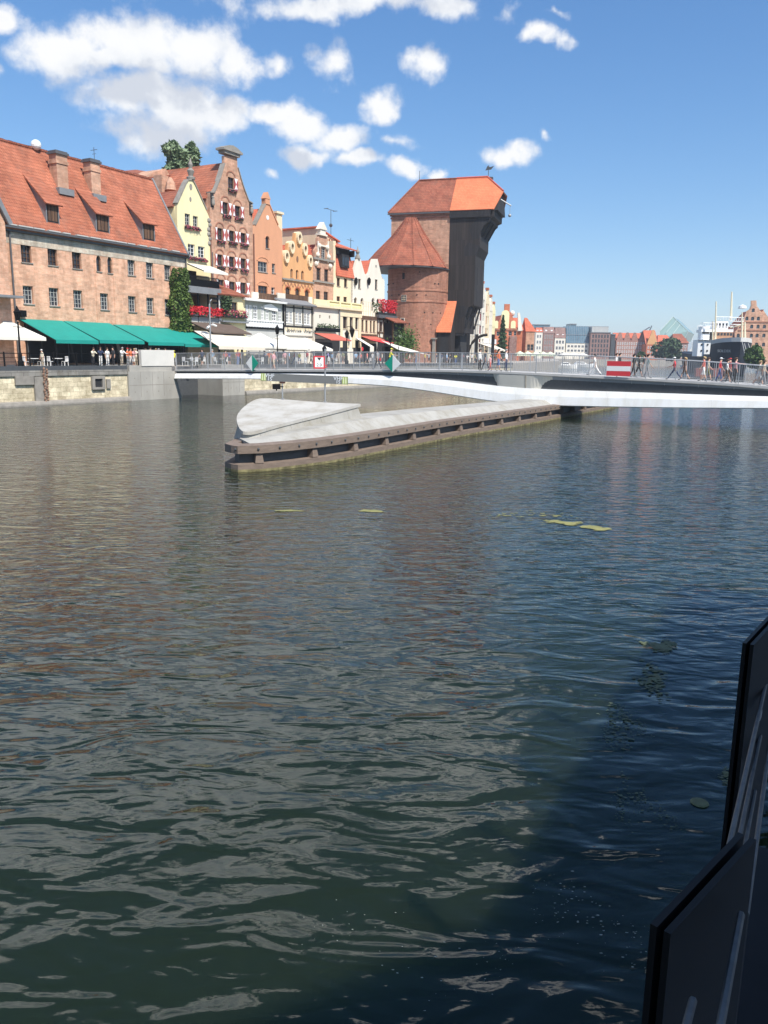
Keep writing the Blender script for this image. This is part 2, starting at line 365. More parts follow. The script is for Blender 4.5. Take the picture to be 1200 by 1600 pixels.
# ------------------------------------------------------------------ river, quays, banks
ZQ = 3.2
AQ = math.atan2(.855, .518)
Q = Fr((.9, 119.3, 0), AQ)                       # the quay line: x along the quay, y inland
AF = math.radians(60.75)                         # the house fronts
def qx(px): return Q.f(px, 600)[0]
def poly_sheet(name, pts, z, mtl, kind='structure'):
    mb = MB(); mb.v = [(x, y, z) for x, y in pts]
    for t in tessellate_polygon([[Vector((x, y, 0)) for x, y in pts]]): mb.f.append(tuple(t)); mb.m.append(0)
    return tag(mb.build(name, mtl), kind=kind)
wb = MB(); wb.add([(-420, -60, 0), (700, -60, 0), (700, 900, 0), (-420, 900, 0)], [(0, 1, 2, 3)])
water = tag(wb.build('water', M['water'], recalc=False), kind='structure')
bedm = MB(); bedm.add([(-2500, -400, -3), (2500, -400, -3), (2500, 5000, -3), (-2500, 5000, -3)], [(0, 1, 2, 3)])
tag(bedm.build('terrain', plain('terrain', (.12, .13, .08), .95, .3, .02), recalc=False), kind='structure')

def up(P): return (P[0], P[1])
NOTCH = (Q.f(283, 620)[0], Q.f(347, 618)[0])     # the gap under the footbridge
S0, S1 = -112, 46
qa = [Q.w(S0, 0, 0), Q.w(NOTCH[0], 0, 0), Q.w(NOTCH[0], 3.5, 0), Q.w(NOTCH[1], 3.5, 0), Q.w(NOTCH[1], 0, 0), Q.w(S1, 0, 0)]
bank = [up(p) for p in qa]+[(53, 250), (70, 330), (86, 425), (150, 437), (210, 430), (330, 410), (690, 400), (690, 880), (-410, 880), (-410, 20)]
def solid_ground(name, pts, z0, z1, mtl):
    mb = MB(); mb.prism_xy(pts, z0, z1); return tag(mb.build(name, mtl), kind='structure')
solid_ground('quay', [up(Q.w(S0, .45, 0)), up(Q.w(NOTCH[0]-.1, .45, 0)), up(Q.w(NOTCH[0]-.1, 3.9, 0)), up(Q.w(NOTCH[1]+.1, 3.9, 0)), up(Q.w(NOTCH[1]+.1, .45, 0)), up(Q.w(S1, .45, 0))]+bank[6:], -2.5, ZQ, M['paving'])
solid_ground('ground', [(62, 40), (300, -40), (690, -55), (690, 398), (330, 408), (215, 428), (150, 330), (116, 250), (88, 160)], -2.5, 3.0, M['paving'])

def stone_run(s0, s1, label, steps):
    F = Q.at(s0); L = s1-s0
    t = F.empty('quay_wall', label, 'wall')
    a = MB(); a.prism_yz([(.02, -2.4), (.5, -2.4), (.5, 2.5), (.1, 2.5)], 0, L); a.build('stone_face', M['quay_stone'], t)
    b = MB(); b.box(0, L, -.04, .5, 2.5, 2.96); b.build('coping', M['coping'], t)
    b = MB(); b.box(0, L, .0, .5, 2.963, ZQ+.13); b.build('kerb_beam', M['dark_metal'], t)
    b = MB(); b.prism_yz([(-.42, -2.4), (.01, -2.4), (.01, .42), (-.34, .34), (-.42, .12)], 0, L); b.build('footing', M['stone_trim'], t)
    return t, F
t, F = stone_run(S0, qx(200), 'pale stone quay wall with grey coping below the green awnings', 1)
# outlet framed in stone, ladder recess with rusty chain
p = F.f(153, 598); o = MB(); x, z = p
for b4 in ((x-.72, x-.42, z-.6, z+.62), (x+.42, x+.72, z-.6, z+.62), (x-.42, x+.42, z+.36, z+.62), (x-.42, x+.42, z-.6, z-.4)): o.box(b4[0], b4[1], -.16, .06, b4[2], b4[3])
oo = o.build('outlet_frame', M['stone_trim'], t); d = MB(); d.box(x-.42, x+.42, -.01, .04, z-.4, z+.36); d.build('opening', M['dark'], oo)
o = MB(); o.box(x+.95, x+1.4, -.08, .06, z-.55, z+.3); o.build('iron_plate', M['stone_trim'], t)
x0 = F.f(57, 600)[0]; o = MB(); o.box(x0-.25, x0+1.0, -.15, .05, .3, 2.45); o.box(x0-2.0, x0-.3, -.12, .06, 1.8, 2.5); o.build('pilaster', M['stone_trim'], t)
o = MB(); x1 = F.f(67, 600)[0]
zz = 3.1
while zz > .1: o.ball((x1+.05*math.sin(zz*9), -.25, zz), .11, 6, 4, 0, (1, 1, 1.25)); o.ball((x1+.3+.05*math.sin(zz*7), -.22, zz-.1), .1, 6, 4, 0, (1, 1, 1.25)); zz -= .23
o.build('rusty_chain', plain('rust', (.25, .15, .10), .9, .4, 8), t)
stone_run(qx(381), S1, 'long pale stone quay wall running on behind the footbridge to the crane', 1)
# concrete abutments either side of the notch
def abut(s0, s1, label, slope_at):
    F = Q.at(s0); L = s1-s0; t = F.empty('bridge_abutment', label, 'abutment')
    e0, e1 = slope_at
    mb = MB(); mb.prism([(0-e0*0, -2.4), (L+e1, -2.4), (L+e1, 0), (L, 2.75), (0, 2.75), (-e0, 0), (-e0, -2.4)], lambda x, z: (x, -.12, z), lambda x, z: (x, 3.6, z))
    mb.build('concrete_body', M['concrete'], t)
    j = MB(); j.box(.05, L-.05, -.126, -.1205, 1.42, 1.47)
    for i in range(1, 4): j.box(L*i/4-.02, L*i/4+.02, -.126, -.1205, .3, 2.7)
    for i in range(4):
        for z in (.8, 2.1): j.box(L*(i+.5)/4-.05, L*(i+.5)/4+.05, -.127, -.1206, z-.05, z+.05)
    j.build('joint', M['stone_trim'], t); return t, F
t, F = abut(qx(200)+.003, NOTCH[0]-.9, 'smooth concrete abutment carrying the near corner of the footbridge', (0, .9))
mb = MB(); mb.box(.3, NOTCH[0]-.9-qx(200)-.2, .05, 3.4, 2.753, ZQ+.12); mb.build('slab', M['concrete'], t)
t2, F2 = abut(NOTCH[1], qx(381)-.003, 'plain concrete abutment in front of the long stone wall, beyond the footbridge', (.0, 0))
mb = MB(); mb.box(0, qx(381)-NOTCH[1]-.01, 0, 3.4, 2.753, ZQ+.12); mb.build('slab', M['concrete'], t2)
nb = MB(); nb.box(NOTCH[0]-1.2, NOTCH[1]+.6, 3.55, 3.85, -2.4, 3.1); nw = nb.build('retaining_wall', M['dark_metal']); nw.location = Q.O; nw.rotation_euler = (0, 0, AQ); tag(nw, 'dark retaining wall under the end of the footbridge', 'wall')
# parapet block
s0, s1 = Q.f(221, 565)[0], Q.f(272, 565)[0]
pb = MB(); pb.box(0, s1-s0, 0, .4, 0, 1.55); pb.box(.6, .75, -.01, 0, .3, .42); pb.box(s1-s0-1.2, s1-s0-1.05, -.01, 0, .3, .42)
o = pb.build('parapet_block', M['concrete_white']); o.location = Q.w(s0, -.02, ZQ+.06); o.rotation_euler = (0, 0, AQ)
tag(o, 'blank white concrete parapet block at the head of the footbridge', 'parapet')

# quay railing (dark posts with two bars)
def quay_rail(s0, s1, label, h=1.05):
    F = Q.at(s0, .22); t = F.empty('quay_railing', label, 'railing'); t.location.z = ZQ+.13; L = s1-s0
    mb = MB()
    for z in (h, h*.66, h*.33): mb.tube([(0, 0, z), (L, 0, z)], .035 if z == h else .02, 6)
    mb.build('bars', M['black_metal'], t)
    n = int(L/2.1)
    pm = MB()
    pm.box(-.05, .05, -.05, .05, 0, h); pm.ball((0, 0, h+.06), .07, 6, 5)
    me = None
    for i in range(n+1):
        if me is None: p = pm.build('post', M['black_metal'], t); me = p.data
        else: p = bpy.data.objects.new('post', me); COL.objects.link(p); p.parent = t
        p.location = (i*L/n, 0, 0)
quay_rail(qx(-30), qx(220), 'low black railing along the quay edge before the green awnings')

# ------------------------------------------------------------------ footbridge
AB = math.atan2(-.489, .872)
bq = Q.w(Q.f(272, 600)[0], 0, 0)
B = Fr((bq.x, bq.y, 0), AB)
def curve(pts, yl=0):
    c = [B.f(px, py, yl) for px, py in pts]
    def g(k):
        if k <= c[0][0]: a, b = c[0], c[1]
        elif k >= c[-1][0]: a, b = c[-2], c[-1]
        else:
            i = max(j for j in range(len(c)-1) if c[j][0] <= k); a, b = c[i], c[i+1]
            # smooth by a small moving blend
        t = (k-a[0])/(b[0]-a[0]); return a[1]+(b[1]-a[1])*t
    def sm(k, w=2.0): return sum(g(k+w*d) for d in (-1, -.6, -.3, 0, .3, .6, 1))/7
    return sm
zdeck = curve([(275, 577), (400, 577.5), (520, 578), (620, 577), (700, 578), (780, 580.4), (830, 582.5), (920, 587), (1000, 591), (1073, 595), (1140, 599), (1200, 604)])
zgt = curve([(275, 583.5), (407, 583.5), (480, 583.5), (545, 584.8), (612, 587.5), (707, 594.4), (770, 603), (830, 607.5), (890, 610), (1020, 614), (1140, 618), (1200, 619.5)])
zgb = curve([(275, 592), (407, 592.5), (470, 595), (544, 599.6), (620, 604), (697, 615.4), (746, 624), (777, 628.5), (830, 633), (900, 635), (1000, 637), (1100, 638), (1200, 638.5)])
zrail = curve([(275, 552), (430, 550), (620, 550), (740, 551.7), (820, 553.3), (920, 556), (1000, 559.3), (1100, 565), (1200, 572.5)])
KEND = 72.0; WB = 4.8
bridge = B.empty('footbridge', 'white footbridge with grey barred railings spanning the river from quay to right bank', 'bridge')
bridge['label'] = 'long white footbridge with grey barred railings crossing the river'
def loft(name, f, mtl, k0, k1, n, parent=bridge, smooth=False):
    mb = MB(); m = None
    for i in range(n+1):
        k = k0+(k1-k0)*i/n; pr = f(k); m = len(pr); mb.v += [(k, y, z) for y, z in pr]
    for i in range(n):
        for j in range(m): mb.f.append((i*m+j, i*m+(j+1) % m, (i+1)*m+(j+1) % m, (i+1)*m+j)); mb.m.append(0)
    mb.f += [tuple(range(m)), tuple(reversed(range(n*m, n*m+m)))]; mb.m += [0, 0]
    return mb.build(name, mtl, parent, smooth)
K0 = .2
loft('deck', lambda k: [(0, zdeck(k)), (0, zdeck(k)-.16), (.12, zdeck(k)-.2), (WB-.12, zdeck(k)-.2), (WB, zdeck(k)-.16), (WB, zdeck(k))], M['deck_grey'], K0, KEND, 90)
kp0, kp1 = B.f(770, 590)[0], B.f(862, 595)[0]
def fas(k, y0=.1, y1=.62):
    a, b = zdeck(k)-.2, zgt(k)-.02
    if a-b < .06: b = a-.06
    return [(y0, a), (y1, b), (y1+.15, b), (y0+.15, a)]
loft('fascia', fas, M['fascia'], K0, kp0, 44); loft('fascia', fas, M['fascia'], kp1, KEND, 36)
def pale(k):
    a, b = zdeck(k)-.2, zgt(k)-.02; e = min(1, (k-kp0)/.5, (kp1-k)/1.6); e = max(0, e)
    return [(.1-.08*e, a), (.62-.5*e, b), (.77, b), (.25, a)]
loft('lit_panel', pale, M['fascia_lit'], kp0+.001, kp1-.001, 20)
sm_ = MB()
for i in range(1, 22):
    k = kp1+i*2.35-1
    if k > KEND: break
    a, b = zdeck(k)-.205, zgt(k)-.02
    sm_ = MB(); sm_.hexa([(k-.02, .62-.013, b), (k+.02, .62-.013, b), (k+.02, .64, b), (k-.02, .64, b), (k-.02, .087, a), (k+.02, .087, a), (k+.02, .12, a), (k-.02, .12, a)]); sm_.build('panel_joint', M['grey_metal'], bridge)
for i in range(0, 10):
    k = kp0-.8-i*2.35; a, b = zdeck(k)-.205, zgt(k)-.02
    if a-b < .2: continue
    sm_ = MB(); sm_.hexa([(k-.02, .62-.013, b), (k+.02, .62-.013, b), (k+.02, .64, b), (k-.02, .64, b), (k-.02, .087, a), (k+.02, .087, a), (k+.02, .12, a), (k-.02, .12, a)]); sm_.build('panel_joint', M['grey_metal'], bridge)
km = (kp0+kp1)/2+.3; a, b = zdeck(km)-.205, zgt(km)
jm = MB(); jm.hexa([(km-.06, .1, b), (km+.06, .1, b), (km+.06, .14, b), (km-.06, .14, b), (km-.06, .004, a), (km+.06, .004, a), (km+.06, .05, a), (km-.06, .05, a)]); jm.build('panel_joint', plain('warm concrete', (.36, .32, .26), .8), bridge)
def girder(k, s=1, y0=0.0):
    t, b = zgt(k), zgb(k); m_ = (t+b)/2
    pr = [(.10, t), (-.06, m_+.1), (-.16, b+.06), (-.10, b), (.4, b), (.72, t)]
    return pr if s > 0 else [(WB-y, z) for y, z in pr]
loft('girder', girder, M['girder_white'], K0, KEND, 110, smooth=False)
loft('girder', lambda k: girder(k, -1), M['girder_white'], K0, KEND, 60)
loft('underside', lambda k: [(.45, zgb(k)+.1), (WB-.45, zgb(k)+.1), (WB-.2, zdeck(k)-.22), (.2, zdeck(k)-.22)], M['dark_metal'], K0, KEND, 60)
def railing(y, kk0, kk1):
    top = MB(); n = 120
    top.tube([(kk0+(kk1-kk0)*i/n, y, zrail_y(kk0+(kk1-kk0)*i/n)) for i in range(n+1)], .032, 6)
    low = [(kk0+(kk1-kk0)*i/n, y, zdeck(kk0+(kk1-kk0)*i/n)+.1) for i in range(n+1)]
    top.tube(low, .018, 5)
    k = kk0; j = 0
    while k <= kk1+.01:
        zt = zrail_y(k); zb = zdeck(k)
        r = .0075
        if j % 14 == 0: top.box(k-.03, k+.03, y-.03, y+.03, zb, zt)
        else: top.box(k-r, k+r, y-r, y+r, zb+.1, zt)
        k += .15; j += 1
    return top.build('railing', M['rail_metal'], bridge)
def zrail_y(k): return max(zrail(k), zdeck(k)+1.05)
railing(.12, K0+.1, KEND); railing(WB-.12, K0+.1, KEND)
# dark pivot pier under the bridge, standing on the guard island
kc = B.f(830, 640)[0]
pv = MB(); pv.lathe([(1.9, -2.0), (1.9, .9), (1.5, 1.2), (1.5, 1.6)], 20, (kc, WB/2, 0)); pv.build('pivot_pier', M['fascia'], bridge)

# ------------------------------------------------------------------ guard island
AI = math.atan2(.837, .547)
tip = onz(355, 735, 0)
I = Fr((tip.x, tip.y, 0), AI)
near = [(lambda p: (p.x, p.y))(I.l(onz(px, py, 0))) for px, py in [(372, 738), (410, 736.5), (460, 731), (510, 724), (560, 715), (630, 700.5), (700, 686), (780, 671.5), (860, 657), (950, 639)]]
ex = near[-1]; dx_ = (near[-1][0]-near[-2][0], near[-1][1]-near[-2][1]); nl = math.hypot(*dx_)
IW = 4.4
p0 = (I.l(onz(351.5, 733, 0)).x, I.l(onz(351.5, 733, 0)).y)
plan = [(6.4, 3.2), (4.2, 2.5), (2.0, 1.4), (.7, .62), p0, ((p0[0]+near[0][0])/2-.12, (p0[1]+near[0][1])/2-.1)]+near+[(near[-1][0]+4, near[-1][1]+4*dx_[1]/dx_[0])]
def offset(pl, d):   # shift an open polyline to its left side... inward for this plan
    out = []
    for i, p in enumerate(pl):
        a = pl[max(0, i-1)]; b = pl[min(len(pl)-1, i+1)]; t = Vector((b[0]-a[0], b[1]-a[1])).normalized(); n = Vector((-t.y, t.x))
        out.append((p[0]+n.x*d, p[1]+n.y*d))
    return out
isl = I.empty('guard_island', 'long concrete guard island with pointed nose and brown timber fender in mid river', 'guard island')
def back(pl): return [(x, IW+.1) for x in (pl[-1][0],)]
def ring_strip(name, pl, sec, mtl, closed=True):   # sweep section [(d,z)] along plan polyline
    mb = MB(); k = len(sec)
    offs = [offset(pl, d) for d, z in sec]
    for i in range(len(pl)):
        for j in range(k): mb.v.append((offs[j][i][0], offs[j][i][1], sec[j][1]))
    for i in range(len(pl)-1):
        for j in range(k): mb.f.append((i*k+j, i*k+(j+1) % k, (i+1)*k+(j+1) % k, (i+1)*k+j)); mb.m.append(0)
    mb.f += [tuple(range(k)), tuple(reversed(range((len(pl)-1)*k, len(pl)*k)))]; mb.m += [0, 0]
    return mb.build(name, mtl, isl)
farside = list(reversed(offset(near+[plan[-1]], 3.15)))
farside = [q for q in farside if q[0] > 9.5]
def fill_plan(pl, z0, z1, name, mtl):
    mb = MB(); mb.prism_xy(pl+farside+[(8.4, 2.3)], z0, z1); return mb.build(name, mtl, isl)
fill_plan(offset(plan, .5), -2.4, .98, 'core', M['concrete'])
ring_strip('fender_beam', plan, [(0, -.12), (0, .30), (.38, .33), (.38, -.12)], None or M['timber_fender'])
ring_strip('fender_beam', plan, [(.02, .74), (.02, 1.06), (.55, 1.10), (.55, .74)], M['timber_fender'])
ring_strip('back_plate', plan, [(.42, .2), (.42, .9), (.52, .9), (.52, .2)], M['dark_metal'])
# algae crust on the waterline beam
ring_strip('algae_crust', plan, [(-.012, -.1), (-.012, .10), (.1, .10), (.1, -.1)], plain('algae crust', (.17, .15, .07), .95, .8, 4))
# blocks between the beams, evenly along
blk = None; acc = 0; lastd = -1.0
for i in range(4, len(plan)-1):
    a, b = Vector(plan[i]), Vector(plan[i+1]); L = (b-a).length; t = (b-a).normalized(); s = 0
    while s < L:
        if acc-lastd >= 3.05:
            P = a+t*s; lastd = acc
            if blk is None:
                mb = MB(); mb.hexa([(-.18, .05, 0), (.18, .05, 0), (.18, .42, 0), (-.18, .42, 0), (-.12, .12, .41), (.12, .12, .41), (.12, .42, .41), (-.12, .42, .41)])
                o = mb.build('fender_block', M['timber_fender'], isl); blk = o.data
            else:
                o = bpy.data.objects.new('fender_block', blk); COL.objects.link(o); o.parent = isl
            o.location = (P.x, P.y, .332); o.rotation_euler = (0, 0, math.atan2(t.y, t.x))
        s += .05; acc += .05
# bolts on the upper beam
bt = None; acc = 0; lastd = 0
for i in range(4, len(plan)-1):
    a, b = Vector(plan[i]), Vector(plan[i+1]); L = (b-a).length; t = (b-a).normalized(); nn = Vector((-t.y, t.x)); s = 0
    while s < L:
        if acc-lastd > 1.0:
            lastd = acc; P = a+t*s
            if bt is None: bm_ = MB(); bm_.ball((0, 0, 0), .055, 6, 4); bo = bm_.build('bolt_head', M['dark_metal'], isl); bt = bo.data
            else: bo = bpy.data.objects.new('bolt_head', bt); COL.objects.link(bo); bo.parent = isl
            bo.location = (P.x, P.y, .92)
        s += .05; acc += .05
# concrete back: sloped flank, then flat top
flank = near[1:]+[plan[-1]]
f0 = offset(flank, .55); f1 = offset(flank, 1.25); f2 = offset(flank, 2.95); f3 = offset(flank, 3.12)
def far_y(x):
    P_ = [(-1, 0), (.7, .5), (2.0, .9), (4.2, 1.9), (6.4, 2.6), (9, 2.6), (200, 2.6)]
    for (a, b), (c_, d) in zip(P_, P_[1:]):
        if a <= x <= c_: return b+(d-b)*(x-a)/(c_-a)
    return 2.6
f2 = [(x, min(y, far_y(x)-.15)) if x < 9 else (x, y) for x, y in f2]; f3 = [(x, min(y, far_y(x))) if x < 9 else (x, y) for x, y in f3]
mb = MB(); k = len(flank)
def ridge_z(x): return min(1.6, 1.1+.06*max(0, x))-.008*max(0, x-8)
for i in range(k):
    x = f0[i][0]; ins = 1.25 if x < 9 else 1.25
    mb.v += [(f0[i][0], f0[i][1], 1.0), (f1[i][0], f1[i][1], ridge_z(x)), (f2[i][0], f2[i][1], ridge_z(x)+.03), (f3[i][0], f3[i][1], .97)]
for i in range(k-1):
    for j in range(3): mb.f.append((i*4+j, i*4+j+1, i*4+4+j+1, i*4+4+j)); mb.m.append(0)
mb.f += [(0, 1, 2, 3), ((k-1)*4+3, (k-1)*4+2, (k-1)*4+1, (k-1)*4)]; mb.m += [0, 0]
mb.build('concrete_back', M['island_concrete'], isl)
# the tilted cover plate on the nose
A_, B_, C_ = onY(388, 675, tip.y+1.3), onY(563.5, 631, tip.y+8.6), onY(406, 621.5, tip.y+7.6)
N_ = (B_-A_).cross(C_-A_).normalized()
out = [(388, 675), (404, 672.6), (430, 664.5), (470, 654.5), (489, 650), (530, 640), (563.5, 631), (508, 629), (443, 624), (406.7, 621.3), (390.7, 628), (376, 640), (368, 653), (374.7, 673)]
for _ in range(2):      # round the outline off, keeping the pointed tail
    o2_ = []
    for i_, (p_, q_) in enumerate(zip(out, out[1:]+out[:1])):
        if p_ == (563.5, 631): o2_ += [p_, (p_[0]*.75+q_[0]*.25, p_[1]*.75+q_[1]*.25), (p_[0]*.25+q_[0]*.75, p_[1]*.25+q_[1]*.75)]
        elif q_ == (563.5, 631): o2_ += [(p_[0]*.75+q_[0]*.25, p_[1]*.75+q_[1]*.25), (p_[0]*.25+q_[0]*.75, p_[1]*.25+q_[1]*.75)]
        else: o2_ += [(p_[0]*.75+q_[0]*.25, p_[1]*.75+q_[1]*.25), (p_[0]*.25+q_[0]*.75, p_[1]*.25+q_[1]*.75)]
    out = o2_
top = [I.l(onplane(x, y, A_, N_)) for x, y in out]
mb = MB(); mb.v = [tuple(p) for p in top]+[(p.x, p.y, p.z-.14) for p in top]; n = len(top)
tr = tessellate_polygon([[Vector((p.x, p.y, 0)) for p in top]])
for t in tr: mb.f += [tuple(t), tuple(n+i for i in reversed(t))]; mb.m += [0, 0]
for i in range(n): mb.f.append((i, (i+1) % n, n+(i+1) % n, n+i)); mb.m.append(0)
mb.build('cover_plate', M['cover_concrete'], isl)
# walls under the plate: plate outline shrunk, dropped to the core
cx_ = sum(p.x for p in top)/n; cy_ = sum(p.y for p in top)/n
def shr(p, s): return (cx_+(p.x-cx_)*s, cy_+(p.y-cy_)*s)
mb = MB()
for p in top: x, y = shr(p, .955); mb.v.append((x, y, p.z-.141))
for p in top:
    d_ = Vector((p.x-cx_, p.y-cy_, 0)); d_ = d_.normalized()*min(.42, d_.length*.12)*max(-.35, min(1, (p.x-1.6)/2.5)); mb.v.append((p.x+d_.x, p.y+d_.y, .96))
for i in range(n): mb.f.append((i, (i+1) % n, n+(i+1) % n, n+i)); mb.m.append(0)
mb.build('plinth', M['island_concrete'], isl)
PLATE = (A_, N_)

# ------------------------------------------------------------------ river signs
def on_plate(px, py): return onplane(px, py, *PLATE)
def post_at(px, py_top, py_bot):
    P = on_plate(px, py_bot); z = onY(px, py_top, P.y).z; return P, z
pa, za = post_at(441.5, 596, 624); pb_, zb = post_at(508, 545, 628.5)
# long board: through both posts, face toward the camera
dirv = Vector((pb_.x-pa.x, pb_.y-pa.y, 0)).normalized(); ang = math.atan2(dirv.y, dirv.x)
SB = Fr((pa.x, pa.y, 0), ang)
c = [SB.f(407.5, 582.8, -.08), SB.f(543.7, 588.5, -.08), SB.f(543.7, 601, -.08), SB.f(407.5, 594.8, -.08)]
board = SB.empty('radio_channel_board', 'long grey signal board on two posts lettered VHF with lime end stripes', 'sign board')
mb = MB(); mb.prism_xz(c, -.08, -.02); mb.build('panel', plain('board grey', (.12, .125, .125), .5, .06), board)
def bl(u, v):  # board coordinates 0..1
    a = Vector(c[0]).lerp(Vector(c[1]), u); b = Vector(c[3]).lerp(Vector(c[2]), u); p = a.lerp(b, v); return p
def bquad(u0, u1, v0, v1, y, name, mtl):
    q = [bl(u0, v0), bl(u1, v0), bl(u1, v1), bl(u0, v1)]; m_ = MB(); m_.prism_xz([tuple(p) for p in q], y, -.079); return m_.build(name, mtl, board)
for u0, u1 in ((.0, .06), (.93, .995)):
    g = bquad(u0, u1, .04, .96, -.083, 'lime_stripe', M['lime'])
    bquad(u0+.012, u0+.024, .1, .9, -.087, 'arrow', plain('pale lime', (.55, .6, .38), .5)); bquad(u0+.038, u0+.052, .1, .9, -.087, 'arrow', MATS['pale lime'])
bl_ang = math.atan2(c[1][1]-c[0][1], c[1][0]-c[0][0])
def btext(s, u, v, size):
    p = bl(u, v); return text('lettering', s, size, plain('letter white', (.62, .66, .70), .5, .03), board, (p.x, -.084, p.y), (PI/2, -bl_ang, 0))
for u in (.10, .885): btext('VHF', u, .3, .26); btext('15', u, .74, .24)
for P, zt, r in ((pa, za, .035), (pb_, zb, .04)):
    o = MB(); l = SB.l(P); o.tube([(l.x, l.y+.02, P.z), (l.x, l.y+.02, zt)], r, 8); o.lathe([(.11, 0), (.11, .03)], 8, (l.x, l.y+.02, P.z)); o.build('post', M['grey_metal'], board)
o = MB(); l = SB.l(pa); o.box(l.x-.14, l.x+.14, -.02, .06, za-.1, za+.02); o.build('bracket', plain('rust red', (.3, .13, .09), .8), board)
# small dark lamp box on the first post
q = SB.f(432, 604, -.05); o = MB(); o.box(-.2, .2, -.06, .06, -.13, .13); o.box(-.03, .03, -.03, .03, -.2, -.13)
o.box(.2, .34, -.015, .015, -.02, .02)
o = o.build('signal_box', M['black_metal']); o.location = SB.w(q[0], -.05, q[1]); o.rotation_euler = (0, 0, ang); tag(o, 'small dark signal box below the end of the lettered grey board', 'signal box')
# clearance sign 2.0
q0 = SB.f(490, 556, -.12); q1 = SB.f(507.5, 576, -.12); w = q1[0]-q0[0]; h = q0[1]-q1[1]
cs = empty('clearance_sign', SB.w((q0[0]+q1[0])/2, -.12, (q0[1]+q1[1])/2), ang+.05, 'white clearance sign with red border, black triangle and the figures 2.0', 'sign')
m_ = MB(); m_.box(-w/2, w/2, -.01, .02, -h/2, h/2); m_.box(w/2, w/2+.12, 0, .015, -h*.42, -h*.36); m_.box(w/2, w/2+.12, 0, .015, -h*.26, -h*.2); m_.build('border', M['red_paint'], cs)
m_ = MB(); m_.box(-w*.38, w*.38, -.014, -.0105, -h*.39, h*.39); m_.build('face', M['white_paint'], cs)
m_ = MB(); m_.prism_xz([(-w*.2, h*.37), (w*.2, h*.37), (0, h*.13)], -.018, -.0145); m_.build('triangle', M['dark'], cs)
text('lettering', '2.0', h*.34, M['dark'], cs, (0, -.016, -h*.22), (PI/2, 0, 0))

# board on the railing and diamond marks
def diamond(px, py, wpx, hpx, label, whiteleft):
    k, z = B.f(px, py, -.16); k2 = B.f(px+wpx/2, py, -.16)[0]; z2 = B.f(px, py-hpx/2, -.16)[1]
    w, h = k2-k, z2-z
    t = empty('diamond_mark', B.w(k, -.16, z), AB, label, 'sign')
    a, b = ('white_half', 'green_half') if whiteleft else ('green_half', 'white_half')
    for nm, s in ((a, -1), (b, 1)):
        m_ = MB(); m_.prism_xz([(0, h), (s*w, 0), (0, -h)], -.02, .02); m_.build(nm, M['white_paint'] if 'white' in nm else M['teal_sign'], t)
    m_ = MB(); m_.box(-.03, .03, .02, .28, -.05, .02); m_.box(-.03, .03, .02, .28, h*.55, h*.6); m_.build('bracket', M['grey_metal'], t)
diamond(394, 567.5, 19, 26, 'diamond mark with white half then green half hung on the footbridge railing', True)
diamond(613.5, 568, 25, 27, 'diamond mark with green half then white half hung below the yellow shirt', False)
a = B.f(949, 564, -.05); b = B.f(984.5, 588, -.05)
t = empty('navigation_board', B.w((a[0]+b[0])/2, -.06, (a[1]+b[1])/2), AB, 'red and white striped rectangular board on the footbridge railing', 'sign')
w, h = (b[0]-a[0])/2, (a[1]-b[1])/2
m_ = MB(); m_.box(-w, w, -.02, .02, -h, h); m_.build('red_panel', M['red_paint'], t)
m_ = MB(); m_.box(-w, w, -.024, -.0205, -h*.33, h*.33); m_.build('white_stripe', M['white_paint'], t)

# ------------------------------------------------------------------ railing close to the camera
ZD = 3.26
deck = MB()
ra = onz(1155, 1515, ZD); rb = onz(1200, 1466, ZD)
RD = Vector((.39, .75, 0)).normalized()          # run of the railing
RN = Vector((RD.y, -RD.x, 0))
E0 = Vector((.30, .62, 0))
def rw(s, t, z): p = E0+RD*s+RN*t; return (p.x, p.y, z)
ed = (rb-ra); ed.z = 0; ed.normalize()
mb = MB(); mb.prism([(-3, .02), (1.9, .02), (2.0, .3), (16, .3), (16, 3.4), (-3, 3.4)], lambda s, t: rw(s, t, ZD-.25), lambda s, t: rw(s, t, ZD))
tag(mb.build('walkway', plain('walkway concrete', (.36, .35, .32), .9, .15, 6, bmp=.15)), kind='structure')
fr = empty('steel_railing', (E0.x, E0.y, ZD), math.atan2(RD.y, RD.x), 'black steel railing with plate posts and taut cables close to the camera', 'railing')
FRM = Fr((E0.x, E0.y, ZD), math.atan2(RD.y, RD.x))
mb = MB(); mb.box(-3, 1.9, -.10, .004, -.34, .02); mb.build('edge_beam', M['black_metal'], fr)
pl4 = [rb-ed*.17, rb+ed*.8, rb+ed*.8+RD*.7, rb-ed*.17+RD*.12]; mb = MB(); pl4 = [FRM.l(Vector((p.x, p.y, ZD))) for p in pl4]
mb.hexa([(p.x, p.y, .003) for p in pl4]+[(p.x, p.y, .014) for p in pl4]); mb.build('dark_sheet', M['black_metal'], fr)  # thin dark sheet laid over the deck beyond its bare corner
def post(pxA, pxB, ztop, zlo):
    A = FRM.l(onz(*pxA, ztop)); Bq = FRM.l(onz(*pxB, ztop)); v = (Bq-A); v.z = 0; d = v.normalized(); nrm = Vector((-d.y, d.x, 0))
    mb = MB()
    for off in (0, .012):
        o = nrm*off; t = nrm*.006
        z0, z1 = zlo-ZD, ztop-ZD
        mb.hexa([tuple(Vector((p.x, p.y, z))+o+q) for z in (z0, z1) for p, q in ((A, Vector()), (Bq, Vector()), (Bq, t), (A, t))])
    mb.build('post', M['black_metal'], fr)
    b = MB(); c_ = A+v*.42; b.tube([tuple(Vector((c_.x, c_.y, ztop-ZD-.16))-nrm*.004), tuple(Vector((c_.x, c_.y, ztop-ZD-.16))+nrm*.024)], .012, 8); b.build('bolt', M['grey_metal'], fr)
    return A, Bq
